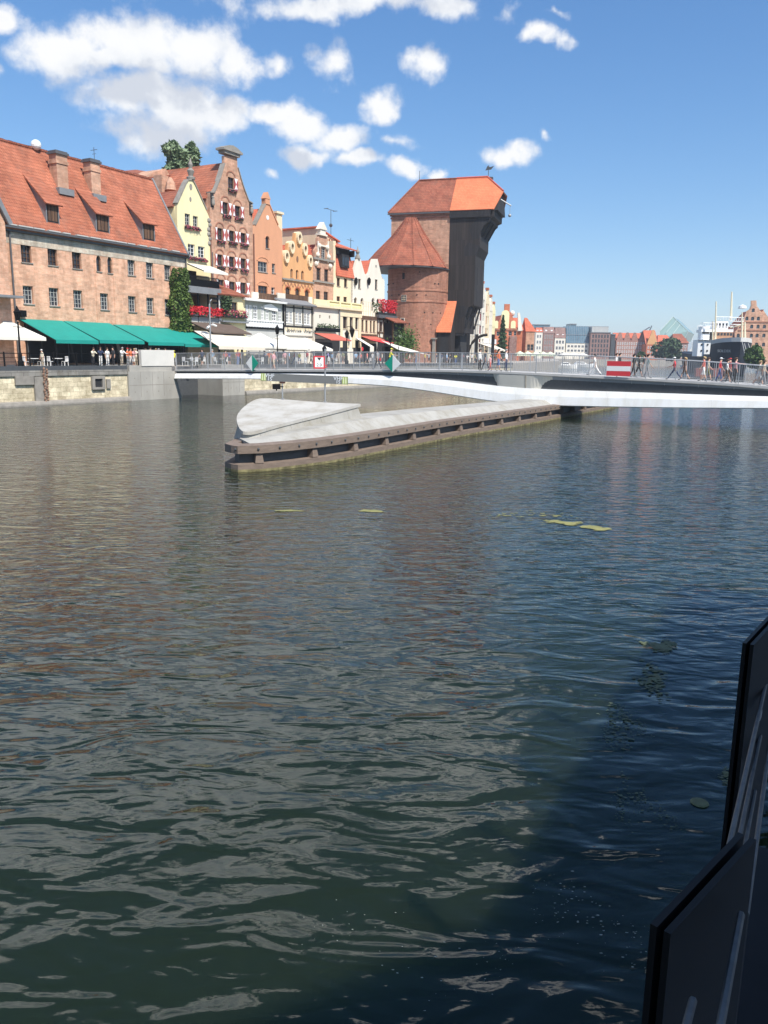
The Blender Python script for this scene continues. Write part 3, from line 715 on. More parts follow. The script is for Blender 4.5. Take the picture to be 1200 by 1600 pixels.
post((1048, 1460), (1182, 1312), 4.33, 2.95)
post((1178, 1008), (1226, 955), 4.33, 2.95)
# the railing runs on along the walkway
pm_ = MB()
for o_ in (0, .014): pm_.hexa([(0, o_, 0), (.2, o_, 0), (.2, o_+.007, 0), (0, o_+.007, 0), (0, o_, 1.07), (.2, o_, 1.07), (.2, o_+.007, 1.07), (0, o_+.007, 1.07)])
pm_ = pm_.build('post', M['black_metal'], fr); pm_.location = (2.1, -.36, 0); pm_.rotation_euler = (0, 0, .5)
for i in range(1, 10): o_ = bpy.data.objects.new('post', pm_.data); COL.objects.link(o_); o_.parent = fr; o_.location = (2.1+1.45*i, -.36, 0); o_.rotation_euler = (0, 0, .5)
cabm = plain('steel cable', (.11, .11, .105), .6, .3, 60, .3)
for (a, za_), (b, zb_) in ((((1144, 1300), 4.21), ((1197, 1066), 4.21)), (((1157, 1300), 4.11), ((1188, 1150), 4.11)), (((1168, 1300), 4.01), ((1180, 1236), 4.01)), (((1184, 1300), 4.12), ((1203, 1160), 4.12)), (((1126, 1600), 4.285), ((1158, 1428), 4.285)), (((1073, 1600), 4.28), ((1083, 1562), 4.28))):
    P = FRM.l(onz(*a, za_)); S = FRM.l(onz(*b, zb_)); d = (S-P).normalized()
    ext0 = .2 if a[1] == 1300 else .3
    ext1 = .0
    m_ = MB(); m_.tube([tuple(P-d*ext0), tuple(S+d*ext1)], .0034, 6); m_.build('cable', cabm, fr)
for z_ in (.75, .85, .95): m_ = MB(); m_.tube([(2.15, -.33, z_), (15.2, -.33, z_)], .0034, 6); m_.build('cable', cabm, fr)
# ------------------------------------------------------------------ house kit
def front_frame(px_ref, t, ang=AF):
    s = qx(px_ref); P = Q.w(s, t, ZQ); return Fr((P.x, P.y, ZQ), ang)
def arch_poly(x0, x1, z0, z1, pointed=False, n=6):
    r = (x1-x0)/2; cx = (x0+x1)/2
    if pointed:
        s = z1-r*1.6
        return [(x0, z0), (x1, z0), (x1, s), (cx+r*.62, s+r*.95), (cx, z1), (cx-r*.62, s+r*.95), (x0, s)]
    s = z1-r*.8
    return [(x0, z0), (x1, z0)]+[(cx+r*math.cos(PI*i/n), s+r*.8*math.sin(PI*i/n)) for i in range(n+1)]
class House:
    def __init__(s, F, name, label, cat='house', group=None):
        s.F = F; s.t = F.empty(name, label, cat, group); s.holes = []
    def win(s, x0, z0, x1, z1, frame='white_paint', nx=2, nz=3, arch=0, sill=True, depth=.2, label=None, fw=.07, glass='glass', surround=None, name='window'):
        if x0 > x1: x0, x1 = x1, x0
        if z0 > z1: z0, z1 = z1, z0
        poly = [(x0, z0), (x1, z0), (x1, z1), (x0, z1)] if not arch else arch_poly(x0, x1, z0, z1, arch == 2)
        s.holes.append((poly, depth+.12))
        m = MB(); y0, y1 = depth-.05, depth+.03
        zt = z1 if not arch else z1-(x1-x0)*.32
        m.box(x0, x0+fw, y0, y1, z0, zt); m.box(x1-fw, x1, y0, y1, z0, zt); m.box(x0+fw, x1-fw, y0, y1, z0, z0+fw)
        if not arch: m.box(x0+fw, x1-fw, y0, y1, z1-fw, z1)
        for i in range(1, nx):
            x = x0+(x1-x0)*i/nx; m.box(x-fw*.35, x+fw*.35, y0+.01, y1-.005, z0+fw, (z1-fw) if not arch else z1-fw*.5)
        for i in range(1, nz):
            z = z0+(zt-z0)*i/nz; m.box(x0+fw, x1-fw, y0+.013, y1-.008, z-fw*.3, z+fw*.3)
        w = m.build(name, M[frame], s.t)
        g = MB(); g.prism_xz(poly, depth+.035, depth+.08); g.build('pane', M[glass], w)
        if sill: g = MB(); g.box(x0-.08, x1+.08, -.09, depth-.052, z0-.09, z0-.004); g.build('sill', M['stone_trim'] if sill is True else M[sill], w)
        if surround and arch != 2:
            g = MB(); e = .16; zc = z1
            if arch:
                r = (x1-x0)/2; cx = (x0+x1)/2; sp = z1-r*.8; n = 8
                for i in range(n):
                    a, b = PI*i/n, PI*(i+1)/n
                    g.hexa([(cx+q*math.cos(t_), y, sp+q*.85*math.sin(t_)) for y in (-.05, .0) for q, t_ in ((r+.04, a), (r+e+.05, a), (r+e+.05, b), (r+.04, b))])
            else:
                g.box(x0-.1, x1+.1, -.05, -.001, z1+.02, z1+e)
            g.build('surround', M[surround], w)
        if label: w['label'] = label
        return w
    def pwin(s, x0, y0, x1, y1, **k):     # window from pixel box
        yl = k.pop('yl', 0); cx, cy = (x0+x1)/2, (y0+y1)/2
        a = s.F.f(x0, cy, yl)[0]; b = s.F.f(x1, cy, yl)[0]; zt = s.F.f(cx, y0, yl)[1]; zb = s.F.f(cx, y1, yl)[1]
        return s.win(a, zb, b, zt, **k)
    def front(s, outline, mtl, th=.5, name='front_wall', y=0, back=True):
        mb = MB(); loops = [[Vector((x, z, 0)) for x, z in outline]]+[[Vector((x, z, 0)) for x, z in h] for h, d in s.holes]
        flat = [p for L in loops for p in L]
        tr = tessellate_polygon(loops)
        mb.v = [(p.x, y, p.y) for p in flat]; mb.f = [tuple(t) for t in tr]; mb.m = [0]*len(tr)
        o = len(mb.v); n = len(outline)
        mb.v += [(x, y+th, z) for x, z in outline]
        for i in range(n): mb.f.append((i, (i+1) % n, o+(i+1) % n, o+i)); mb.m.append(0)
        if back:
            t2 = tessellate_polygon([loops[0]])
            for t in t2: mb.f.append(tuple(o+i for i in t)); mb.m.append(0)
        k = n
        for h, d in s.holes:
            o2 = len(mb.v); mb.v += [(x, y+d, z) for x, z in h]; q = len(h)
            for i in range(q): mb.f.append((k+i, k+(i+1) % q, o2+(i+1) % q, o2+i)); mb.m.append(0)
            k += q
        s.holes = []
        return mb.build(name, M[mtl], s.t)
    def body(s, outline, y0, y1, mtl, name='wall'):
        mb = MB(); mb.prism_xz(outline, y0, y1); return mb.build(name, M[mtl], s.t)
    def slabs(s, quads, th, mtl, name='roof', parent=None):
        mb = MB()
        for q in quads: mb.slab(q, th)
        return mb.build(name, M[mtl], parent or s.t)
    def box(s, name, mtl, *b, parent=None):
        mb = MB()
        for q in b: mb.box(*q)
        return mb.build(name, M[mtl], parent or s.t)
def flowers(mb, x0, x1, y, z, n, r=.16, dz=.22, dy=.15):
    for i in range(n):
        c = (R.uniform(x0, x1), y+R.uniform(-dy, dy), z+R.uniform(-dz, dz)); 
        for j in range(3):
            u = Vector((R.gauss(0, 1), R.gauss(0, 1), R.gauss(0, 1))).normalized(); v = u.orthogonal().normalized(); w = u.cross(v); q = r*R.uniform(.5, 1)
            C = Vector(c)+Vector((R.uniform(-q, q), R.uniform(-q, q), R.uniform(-q, q)))*.6
            mb.add([C+v*q*.6, C+w*q*.6, C-v*q*.6, C-w*q*.6], [(0, 1, 2, 3)])
def window_box(h, x0, x1, z, fl='flower_pink', n=None, hang=.12):
    m = MB(); m.box(x0, x1, -.28, -.1, z-.28, z-.06); b = m.build('window_box', M['black_wood_dark'], h.t)
    f = MB(); flowers(f, x0-.05, x1+.05, -.22, z-hang, n or int((x1-x0)*34), .14, .24, .12); f.build('blossom', M[fl], b, recalc=False)
    f = MB(); flowers(f, x0-.05, x1+.05, -.2, z-hang-.05, int((x1-x0)*14), .13, .2, .1); f.build('greenery', M['leaf'], b, recalc=False)
def leafball(mb, n, fn, size, rng=R):
    for i in range(n):
        C = fn(); u = Vector((rng.gauss(0, 1), rng.gauss(0, 1), rng.gauss(0, 1)+.5)).normalized(); v = u.orthogonal().normalized(); w = u.cross(v)
        a = rng.uniform(0, PI); v2 = v*math.cos(a)+w*math.sin(a); w2 = u.cross(v2); q = size*rng.uniform(.6, 1.25)
        mb.add([C+v2*q, C+w2*q*.55, C-v2*q, C-w2*q*.55], [(0, 1, 2, 3)])

# ------------------------------------------------------------------ the long brick granary
G0 = front_frame(150, 9)
xl, xr = G0.f(-70, 500)[0], G0.f(291, 450)[0]
G = G0.at(xl); W = xr-xl
h = House(G, 'brick_granary', 'long pale brick granary with old red tile roof, dormers and two tall chimneys', 'granary')
ze = G.f(150, 368)[1]                       # eave
for q in [(32.8, 379.5, 49, 410), (74.7, 386, 89.3, 414.7), (112.8, 391.5, 127, 419.7), (199.5, 404.5, 211, 430), (228.3, 408.5, 239.5, 434), (256.8, 412.8, 267.2, 437),
          (36.3, 446.7, 52, 474.7), (77, 450, 92, 478), (115, 453.6, 129, 481.3), (156.8, 458.4, 169.6, 484), (200.5, 462.7, 212.5, 487.5), (229, 465.3, 240.5, 489.9), (257.6, 467.7, 268, 492),
          (-5, 374, 12, 404)]:
    if q[0] < 0: continue
    h.pwin(*q, frame='grey_wall' if q[0] > 195 or q[1] > 440 else 'brown_wood', nx=3, nz=4, fw=.06, sill='coping', depth=.28)
for q in [(150.5, 398, 157.7, 424), (168, 400, 175, 426.7)]:
    h.pwin(*q, frame='brown_wood', nx=1, nz=2, arch=2, depth=.22)
h.front([(0, 0), (W, 0), (W, ze), (0, ze)], 'brick_pale', .6)
p1, p2 = G.f(291, 388), G.fx(237, 282, W)
DEP = 2*p2[0]; zr = p2[1]
print('granary depth', DEP, 'eave', ze, 'ridge', zr, 'W', W)
h.body([(0, 0), (W, 0), (W, ze-.02), (0, ze-.02)], .6, DEP, 'brick_pale')
gb = MB(); gb.prism_yz([(.02, ze-.02), (DEP-.02, ze-.02), (DEP/2, zr-.25)], W-.45, W-.02); gb.build('gable_wall', M['brick_pale'], h.t)
sl = (zr-ze)/(DEP/2)                        # roof slope
ov = .45
h.slabs([[(-.5, -ov, ze-sl*ov+.12), (W+.1, -ov, ze-sl*ov+.12), (W+.1, DEP/2, zr+.12), (-.5, DEP/2, zr+.12)], [(-.5, DEP+ov, ze-sl*ov+.12), (W+.1, DEP+ov, ze-sl*ov+.12), (W+.1, DEP/2, zr+.12), (-.5, DEP/2, zr+.12)]], .16, 'roof_red')
h.box('ridge_cap', 'roof_old', *[(x, x+.42, DEP/2-.16, DEP/2+.16, zr+.08, zr+.24+R.uniform(0, .04)) for x in [i*.46 for i in range(int(W/.46))]])
h.box('gutter', 'gutter', (-.5, W+.1, -.62, -.3, ze-.62, ze-.42), (-.3, W, -.3, -.02, ze-.9, ze-.42))
h.box('eave_flashing', 'grey_wall', *[(x, x+R.uniform(.8, 1.6), -.66, -.3, ze-.415, ze-.40+.10) for x in [i*1.65 for i in range(int(W/1.65))]])
fz = MB(); fz.box(0, W-.02, -.03, -.002, ze-1.95, ze-.95); fr_ = fz.build('frieze', brick('worn frieze', (.66, .62, .52), (.6, .5, .4), (.5, .42, .34), .5, .2, .6, 1.2, dirt=(.4, .27, .2)), h.t)
h.slabs([[(W+.04, -.6, ze-sl*.6+.28), (W+.26, -.6, ze-sl*.6+.28), (W+.26, DEP/2, zr+.3), (W+.04, DEP/2, zr+.3)]], .45, 'lead', 'verge')
for px in (17.5, 289.5):
    x = G.f(px, 420)[0]; m = MB(); m.tube([(x, -.14, .3), (x, -.14, ze-.6)], .09, 8); m.build('drainpipe', M['gutter'], h.t)
def roofpt(px, py): return G.plane(px, py, (0, 0, ze+.12), (0, -sl, 1))
# dormers
def dormer(pa, pfl, pfr, ptop):
    f0 = roofpt(*pfl); f1 = roofpt(*pfr); ap = roofpt(*pa)
    x0, x1 = f0.x, f1.x; yb = (f0.y+f1.y)/2; zb = ze+.12+sl*yb
    hh = 1.95
    md = sl-hh/max(2.2, ap.y-yb)
    yt = yb+hh/(sl-md); zt = zb+hh+md*(yt-yb)
    d = MB(); d.box(x0+.12, x1-.12, yb, yb+.1, zb-.1, zb+hh-.1); D = d.build('dormer', M['black_wood_dark'], h.t)
    c = MB()
    for x in (x0+.02, x1-.1):
        c.prism_yz([(yb-.05, zb-.1), (yb-.05, zb+hh), (yt, zt-.03)], x, x+.09)
    c.build('cheek', M['lead'], D)
    c = MB(); yf = yb-.45; c.slab([(x0-.2, yf, zb+hh+md*(yf-yb)+.12), (x1+.2, yf, zb+hh+md*(yf-yb)+.12), (x1+.2, yt+.3, zt+md*.3+.12), (x0-.2, yt+.3, zt+md*.3+.12)], .13); c.build('dormer_roof', M['roof_red'], D)
    c = MB(); n = 3
    for i in range(n): xx = x0+.2+(x1-x0-.4)*(i+.1)/n; c.box(xx, xx+(x1-x0-.4)/n*.8, yb-.04, yb-.001, zb+.15, zb+hh-.35)
    c.build('shutter', M['brown_wood'], D)
dormer((40, 275), (72, 346), (93, 350), 318); dormer((124, 297), (150, 361), (171, 364), 333); dormer((199, 317), (223, 374), (242, 377), 346)
# chimneys
def chimney(pxl, pxr, pyb, pyt):
    b = roofpt((pxl+pxr)/2, pyb); x0 = roofpt(pxl, pyb).x; x1 = x0+(roofpt(pxr, pyb).x-x0)*.74; y0 = b.y
    zt = G.f((pxl+pxr)/2, pyt, y0)[1]
    m = MB(); m.box(x0, x1, y0, y0+1.1, b.z-.6, zt-.3); m.box(x0-.08, x1+.08, y0-.08, y0+1.18, zt-1.2, zt-.9); C = m.build('chimney', M['brick_brown'], h.t)
    c = MB(); c.box(x0-.15, x1+.15, y0-.15, y0+1.25, zt-.3, zt-.08); c.box(x0-.05, x1+.05, y0-.05, y0+1.15, zt-.08, zt+.05); c.build('chimney_cap', M['gutter'], C)
    c = MB(); c.box(x0-.25, x1+.25, y0-.5, y0+.1, b.z-.5, b.z+.12); c.build('flashing', M['lead'], C)
chimney(92, 112.5, 298, 238.5); chimney(145, 162.5, 307, 251)
# satellite dish, aerial, low masonry on the ridge
p = G.plane(54.5, 231, (0, DEP/2, 0), (0, 1, 0)); m = MB(); m.ball((p.x, p.y-.2, p.z+.25), .5, 12, 8, 0, (1, .5, 1)); m.tube([(p.x, p.y, zr), (p.x, p.y, p.z)], .05, 6); m.build('satellite_dish', M['white_paint'], h.t)
p = G.plane(146.5, 230, (0, DEP/2, 0), (0, 1, 0)); m = MB(); m.tube([(p.x, p.y, zr-.5), (p.x, p.y, p.z)], .03, 5); m.box(p.x-.03, p.x+.03, p.y-.5, p.y+.5, p.z-.3, p.z-.26); m.box(p.x-.02, p.x+.02, p.y-.3, p.y+.3, p.z-.7, p.z-.67); m.build('aerial', M['dark_metal'], h.t)
# flat pilaster strips and cast lamp
h.box('pilaster', 'brick_pale', (G.f(149, 440)[0], G.f(150.5, 440)[0], -.06, -.002, 3.4, ze-2), (G.f(177, 440)[0], G.f(178.5, 440)[0], -.06, -.002, 3.4, ze-2))
h.box('wall_lamp', 'black_metal', (G.f(32, 490)[0]-.3, G.f(32, 490)[0]+.3, -.5, -.01, G.f(32, 490)[1]-.3, G.f(32, 490)[1]+.3))
# ground floor: dark shop glazing under the canvas, brick at its near end
xa, xb = G.f(40, 540)[0], G.f(290, 540)[0]
m = MB(); m.box(xa, xb, -.3, -.005, .2, 4.1); SG = m.build('shopfront', M['dark'], h.t)
c = MB()
for i in range(15): x = xa+(xb-xa)*i/14; c.box(x-.05, x+.05, -.36, -.31, .2, 4.1)
c.box(xa, xb, -.36, -.31, 3.0, 3.1); c.build('mullion', M['dark_metal'], SG)
GR_H = h

# wing house at the edge of the photograph
WG = front_frame(-40, 5.2); a0 = WG.f(-120, 480)[0]; a1 = WG.f(14.5, 440)[0]; WF = WG.at(a0); w_ = a1-a0
hw = House(WF, 'wing_house', 'brick wing house with cream plaster panel and dark eave beside the granary', 'house')
zc = WF.f(10, 338)[1]; zt = zc+7.5
hw.front([(0, 0), (w_, 0), (w_, zc), (w_/2, zt), (0, zc)], 'brick_pale', .5)
hw.body([(0, 0), (w_, 0), (w_, zc-.3), (w_/2, zt-.3), (0, zc-.3)], .5, 3.4, 'brick_pale')
hw.slabs([[(w_+.5, -.2, zc-.55), (w_+.5, 3.9, zc-.55), (w_/2, 3.9, zt+.1), (w_/2, -.2, zt+.1)], [(-.5, -.2, zc-.55), (-.5, 3.9, zc-.55), (w_/2, 3.9, zt+.1), (w_/2, -.2, zt+.1)]], .2, 'roof_red')
hw.slabs([[(w_+.55, -.35, zc-.55), (w_+.55, -.12, zc-.55), (w_/2, -.12, zt+.2), (w_/2, -.35, zt+.2)]], .4, 'lead', 'verge')
hw.box('plaster_panel', 'white', (w_-4.4, w_-1.4, -.05, -.002, zc-7.5, zc-1.2))
hw.box('lean_to', 'lead', (w_-6, w_+.2, -1.6, -.01, 5.9, 6.1)); hw.box('door', 'black_wood_dark', (w_-4.2, w_-1.6, -.06, -.01, .1, 4.0))

# ------------------------------------------------------------------ green awnings
def awning(F, tl, tr, proj, front_py, label, mtl, group=None, name='awning', yl=0, val=.32, posts=True, flip=False, frame='black_metal', valm=None, side=True):
    a = F.f(*tl, yl); b = F.f(*tr, yl); x0, x1 = a[0], b[0]; zt = (a[1]+b[1])/2
    zf = F.f(front_py[0], front_py[1], yl-proj)[1]
    A = F.at(x0, yl); t = A.empty(name, label, 'awning', group); w = x1-x0
    m = MB(); m.slab([(0, -.02, zt), (w, -.02, zt), (w, -proj, zf), (0, -proj, zf)], .05)
    m.build('canopy', M[mtl], t)
    m = MB(); m.box(0, w, -proj-.04, -proj+.0, zf-val, zf+.015); m.build('valance', M[valm or mtl], t)
    m = MB(); m.tube([(0, -.05, zt-.12), (0, -proj, zf-.1)], .05, 6); m.tube([(w, -.05, zt-.12), (w, -proj, zf-.1)], .05, 6); m.tube([(0, -proj+.03, zf-.1), (w, -proj+.03, zf-.1)], .05, 6); m.tube([(0, -.06, zt-.1), (w, -.06, zt-.1)], .07, 6)
    m.build('frame', M[frame], t)
    if posts:
        for x in (.06, w-.06):
            m = MB(); m.box(x-.05, x+.05, -proj+.05, -proj+.15, 0, zf-.14); m.build('post', M[frame], t)
    return t
ga = 'green canvas awnings on the brick granary'
awning(G0, (29.5, 498.5), (97, 500.6), 5.0, (115, 531.5), 'green awning nearest the black lantern lamp post', 'teal', ga)
awning(G0, (99, 500.2), (170.5, 506), 5.0, (184, 532), 'green awning above the people leaning on the black quay railing', 'teal', ga)
awning(G0, (177, 506.6), (234.5, 510), 5.0, (249, 535), 'green awning behind the white parapet block', 'teal', ga)
awning(G0, (236, 510.2), (293, 514.5), 5.0, (312, 538), 'green awning beside the ivy column and the cream awning', 'teal', ga)

# ivy column
iv0 = G0.f(283, 470, -.6)
IV = G0.at(iv0[0], -.5); t = IV.empty('climbing_plant', 'tall dense column of green ivy at the corner of the granary', 'plant')
m = MB(); zi0, zi1 = G0.f(290, 520, -.6)[1], G0.f(288, 420, -.6)[1]
xw = (G0.f(301, 480, -.6)[0]-G0.f(271, 480, -.6)[0])/2
def ivp():
    u = R.random(); z = zi0+(zi1-zi0)*u; ww = xw*(1.0 if u < .55 else 1.0-.5*(u-.55)/.45)*(1+.18*math.sin(z*2.1)); a = R.uniform(0, 2*PI); r = R.uniform(.75, 1.05)
    return Vector((ww*r*math.cos(a), .9*r*math.sin(a), z))
leafball(m, 5200, ivp, .17); m.build('leaves', foliage('ivy', (.03, .06, .012), (.14, .21, .05), .9), t, recalc=False)
m = MB(); m.tube([(0, 0, .0), (.1, .1, zi0), (0, 0, zi1-.6)], [.3, .5, .2], 7); m.build('stem', M['leaf_dark'], t)

# ------------------------------------------------------------------ town houses
H0 = front_frame(400, 13)
def townhouse(name, label, outline_px, wins, mtl, ridge_drop=.35, depth=13, base_px=None, roof='roof_red', pre=None, cat='house', tl=0):
    pts = [H0.f(x, y, tl) for x, y in outline_px]; x0 = min(p[0] for p in pts)
    F = H0.at(x0, tl); h = House(F, name, label, cat, None)
    o = [(x-x0, z) for x, z in pts]; w = max(p[0] for p in o)
    for wn in wins:
        k = dict(wn[4]) if len(wn) > 4 else {}; h.pwin(*wn[:4], **k)
    o2 = [(0, 0), (w, 0)]+o
    h.w = w; h.o = o; h.xabs = x0
    h.front(o2, mtl, .45)
    return h
def gable_body(h, zl, zr_, za, xa, mtl, roof, depth=13, y0=.45, th=.15, eave=.25):
    w = h.w
    h.body([(.02, 0), (w-.02, 0), (w-.02, zr_), (xa, za), (.02, zl)], y0, depth, mtl)
    e = eave
    def s(x, z): return z
    kl = (za-zl)/xa; kr = (za-zr_)/(w-xa)
    h.slabs([[(-e, y0-.02, zl-kl*e+.05), (-e, depth+.2, zl-kl*e+.05), (xa, depth+.2, za+.05), (xa, y0-.02, za+.05)], [(w+e, y0-.02, zr_-kr*e+.05), (w+e, depth+.2, zr_-kr*e+.05), (xa, depth+.2, za+.05), (xa, y0-.02, za+.05)]], th, roof)
def coping_line(h, pts, mtl='stone_trim', wd=.75, th=.14, name='coping'):
    m = MB()
    for (x0, z0), (x1, z1) in zip(pts, pts[1:]):
        d = Vector((x1-x0, 0, z1-z0)); 
        if d.length < .05: continue
        n = Vector((-d.z, 0, d.x)).normalized()
        if n.z < 0: n = -n
        q = [Vector((x0, -.12, z0)), Vector((x1, -.12, z1)), Vector((x1, wd-.12, z1)), Vector((x0, wd-.12, z0))]
        m.hexa([tuple(p+n*.004) for p in q]+[tuple(p+n*th) for p in q])
    return m.build(name, M[mtl], h.t)
# yellow gabled house
hy = townhouse('gabled_house', 'narrow pale yellow house with pointed gable and pink window boxes', [(327, 340), (322, 328), (303.5, 287), (300, 281.5), (294, 281.5), (290.5, 287), (276.8, 318), (276.8, 340)],
    [(289, 334, 297, 352, dict(frame='grey_wall')), (301.7, 337.7, 309.3, 354, dict(frame='grey_wall')), (293.7, 381.4, 304.5, 400, dict(frame='white_paint')), (309.5, 385, 320, 403, dict(frame='white_paint'))], 'yellow')
zsh = hy.o[1][1]; zap = hy.o[3][1]; xap = hy.w/2
gable_body(hy, zsh-.2, zsh-.2, zap-1.1, xap-.3, 'yellow', 'roof_old', 14)
coping_line(hy, [hy.o[1], hy.o[2], hy.o[3], hy.o[4], hy.o[5], hy.o[6]])
m = MB(); m.lathe([(.5, 0), (.55, .25), (.25, .4), (.38, .8), (.45, 1.0), (.2, 1.3), (.3, 1.7), (.14, 2.1), (.03, 2.5)], 10, (xap, .25, zap+.1)); m.build('finial', M['stone_trim'], hy.t)
m = MB()
for px, py, r in ((297.4, 311.4, .22), (298, 292, .3)):
    p = hy.F.f(px, py); m.prism_xz([(p[0]+r*.8*math.cos(2*PI*i/10), p[1]+r*1.25*math.sin(2*PI*i/10)) for i in range(10)], -.04, -.002)
m.build('roundel', M['stone_trim'], hy.t)
for q in ((289, 297, 352.5), (301.7, 309.3, 354.5), (293.7, 304.5, 400.5), (309.5, 320, 403.5)):
    a = hy.F.f(q[0], q[2])[0]; b = hy.F.f(q[1], q[2])[0]; window_box(hy, a-.2, b+.2, hy.F.f((q[0]+q[1])/2, q[2])[1]-.1)
m = MB(); 
for i in range(6): m.ball((hy.w-.1+.15*math.sin(i*1.9), .1, zsh-1.2-i*.55), .34, 7, 5)
m.build('scroll_ornament', M['stone_trim'], hy.t)
m = MB(); m.tube([(hy.w+.25, -.1, .3), (hy.w+.25, -.1, zsh-5)], .09, 7); m.build('drainpipe', M['gutter'], hy.t)

# tall brick house with painted shutters
WS = [(356.5, 277.4, 365.6, 294.8), (347.8, 316, 356.5, 334.8), (367, 321.8, 375.6, 338.7), (339.5, 356.5, 347.8, 375), (357.8, 360.4, 366.3, 377), (376, 364, 384, 380),
      (339.5, 397.7, 347.8, 415), (357.8, 401, 366.3, 417.5), (376, 404, 384, 420), (341, 437, 350, 455), (357.8, 440, 367.5, 457.4), (375.5, 441.5, 384.5, 459)]
hs = townhouse('gabled_house', 'tall brick house with red and white hourglass shutters and scrolled gable', [(394.5, 345), (394.5, 318.6), (388, 314.5), (379, 290), (371, 262), (370.5, 246), (350.5, 243), (351, 256), (344, 279), (335, 301), (328, 301), (328, 345)],
    [(*q, dict(frame='brown_wood', arch=0, surround=None, nx=2, nz=2)) for q in WS], 'brick_brown')
o = hs.o; zL = o[9][1]; zR = o[1][1]; zA = o[5][1]
gable_body(hs, zL-.6, zL-.6, zA-.9, hs.w*.47, 'brick_brown', 'roof_red', 17, .45)
coping_line(hs, [o[8], o[9]], 'stone_trim'); coping_line(hs, [o[7], o[8]], 'stone_trim'); coping_line(hs, [o[2], o[3]], 'stone_trim'); coping_line(hs, [o[3], o[4]], 'stone_trim'); coping_line(hs, [o[9], o[10]], 'stone_trim'); coping_line(hs, [o[1], o[2]], 'stone_trim')
xc0, xc1 = o[6][0], o[5][0]
m = MB(); m.box(xc0-.25, xc1+.25, -.3, .75, zA-.02, zA+.35); m.box(xc0-.6, xc1+.6, -.5, .9, zA+.35, zA+.6); m.prism_xz([(xc0-.6, zA+.6), (xc1+.6, zA+.6), (xc1-.4, zA+1.0), ((xc0+xc1)/2, zA+1.15), (xc0+.4, zA+1.0)], -.45, .85); m.build('gable_cap', M['stone_trim'], hs.t)
def shutter(h, x0, x1, z0, z1):
    m = MB(); a, b = x0+.02, x1; c = (a+b)/2; zc = (z0+z1)/2
    m.prism_xz([(a, z0), (c, zc), (a, z1)], -.07, -.02, 1); m.prism_xz([(b, z0), (b, z1), (c, zc)], -.07, -.02, 1)
    m.prism_xz([(a, z0), (b, z0), (c, zc)], -.072, -.021, 0); m.prism_xz([(a, z1), (c, zc), (b, z1)], -.072, -.021, 0)
    m.build('shutter', [M['white_paint'], M['red_shutter']], h.t)
for i, q in enumerate(WS):
    cx = (q[0]+q[2])/2; cy = (q[1]+q[3])/2; a = hs.F.f(q[0], cy)[0]; b = hs.F.f(q[2], cy)[0]; z1 = hs.F.f(cx, q[1])[1]; z0 = hs.F.f(cx, q[3])[1]; w2 = (b-a)
    shutter(hs, b, b+w2*.62, z0, z1)
    if i >= 1: shutter(hs, a-w2*.42, a-.02, z0, z1)
    g = MB(); r = w2*.62; n = 8; cxx = (a+b)/2
    for k in range(n):
        t0, t1 = PI*k/n, PI*(k+1)/n
        g.hexa([(cxx+qq*math.cos(tt), y, z1+.08+qq*.8*math.sin(tt)) for y in (-.06, 0) for qq, tt in ((r, t0), (r+.2, t0), (r+.2, t1), (r, t1))])
    g.build('brick_arch', M['brick_red'], hs.t)
    if i < 9: window_box(hs, a-.15, b+.3, z0-.12, n=int(w2*30))
m = MB()
for x in (-.08, hs.w+.0): m.tube([(x, -.14, .3), (x, -.14, zL-4)], .08, 7)
m.build('drainpipe', plain('red brown pipe', (.2, .09, .06), .6), hs.t)
for px, py in ((331, 312), (391.5, 325)):
    p = hs.F.f(px, py); m = MB(); m.box(p[0]-.3, p[0]+.3, -.06, -.002, p[1]-.9, p[1]+.8); n_ = m.build('niche', M['dark'], hs.t); m = MB(); m.ball((p[0], -.2, p[1]+.25), .18, 8, 6); m.lathe([(.16, -.7), (.24, -.5), (.2, 0), (.1, .12)], 8, (p[0], -.2, p[1])); m.build('statue', M['stone_trim'], n_)
# skylight and aerial clutter of that roof
m = MB(); m.lathe([(.7, 0), (.55, .9), (.2, 1.5)], 8, (-1.0, 5.5, zL+.4)); m.box(-1.8, -.6, 6.2, 7.6, zL-1.5, zL+2.2); m.build('chimney', M['brick_brown'], hs.t)

# orange gabled house
ho = townhouse('gabled_house', 'orange plaster house with plain pointed gable and small round light', [(441, 372), (440.5, 361), (434, 352), (420.5, 320), (415, 319), (399, 352), (394.8, 353), (394.8, 372)],
    [(415, 369.5, 420.4, 388, dict(arch=1, surround='orange', frame='brown_wood', nx=1, nz=2)), (403, 409, 417.7, 425, dict(nx=3, nz=2, frame='grey_wall')), (425, 412, 430, 426.4, dict(nx=1, nz=2, frame='grey_wall')), (403.4, 446.6, 418, 459.5, dict(frame='brown_wood', nx=3, nz=2)), (424, 449, 429.5, 460, dict(frame='white_paint', nx=1, nz=2))], 'orange')
o = ho.o; gable_body(ho, o[5][1]-.4, o[5][1]-.4, o[3][1]-.5, ho.w*.52, 'orange', 'roof_coral', 15)
coping_line(ho, [o[4], o[5]]); coping_line(ho, [o[2], o[3]], 'orange')
p = ho.F.f(417.5, 315); m = MB(); m.box(p[0]-.5, p[0]+.5, -.1, .6, o[3][1], o[3][1]+.7); m.prism_xz([(p[0]-.62, o[3][1]+.7), (p[0]+.62, o[3][1]+.7), (p[0], o[3][1]+1.6)], -.15, .65); m.build('gable_cap', M['orange'], ho.t)
p = ho.F.f(418, 340); m = MB(); m.lathe([(.3, 0), (.3, .04)], 12); r_ = m.build('roundel', M['white_paint'], ho.t); r_.location = (p[0], -.002, p[1]); r_.rotation_euler = (PI/2, 0, 0)
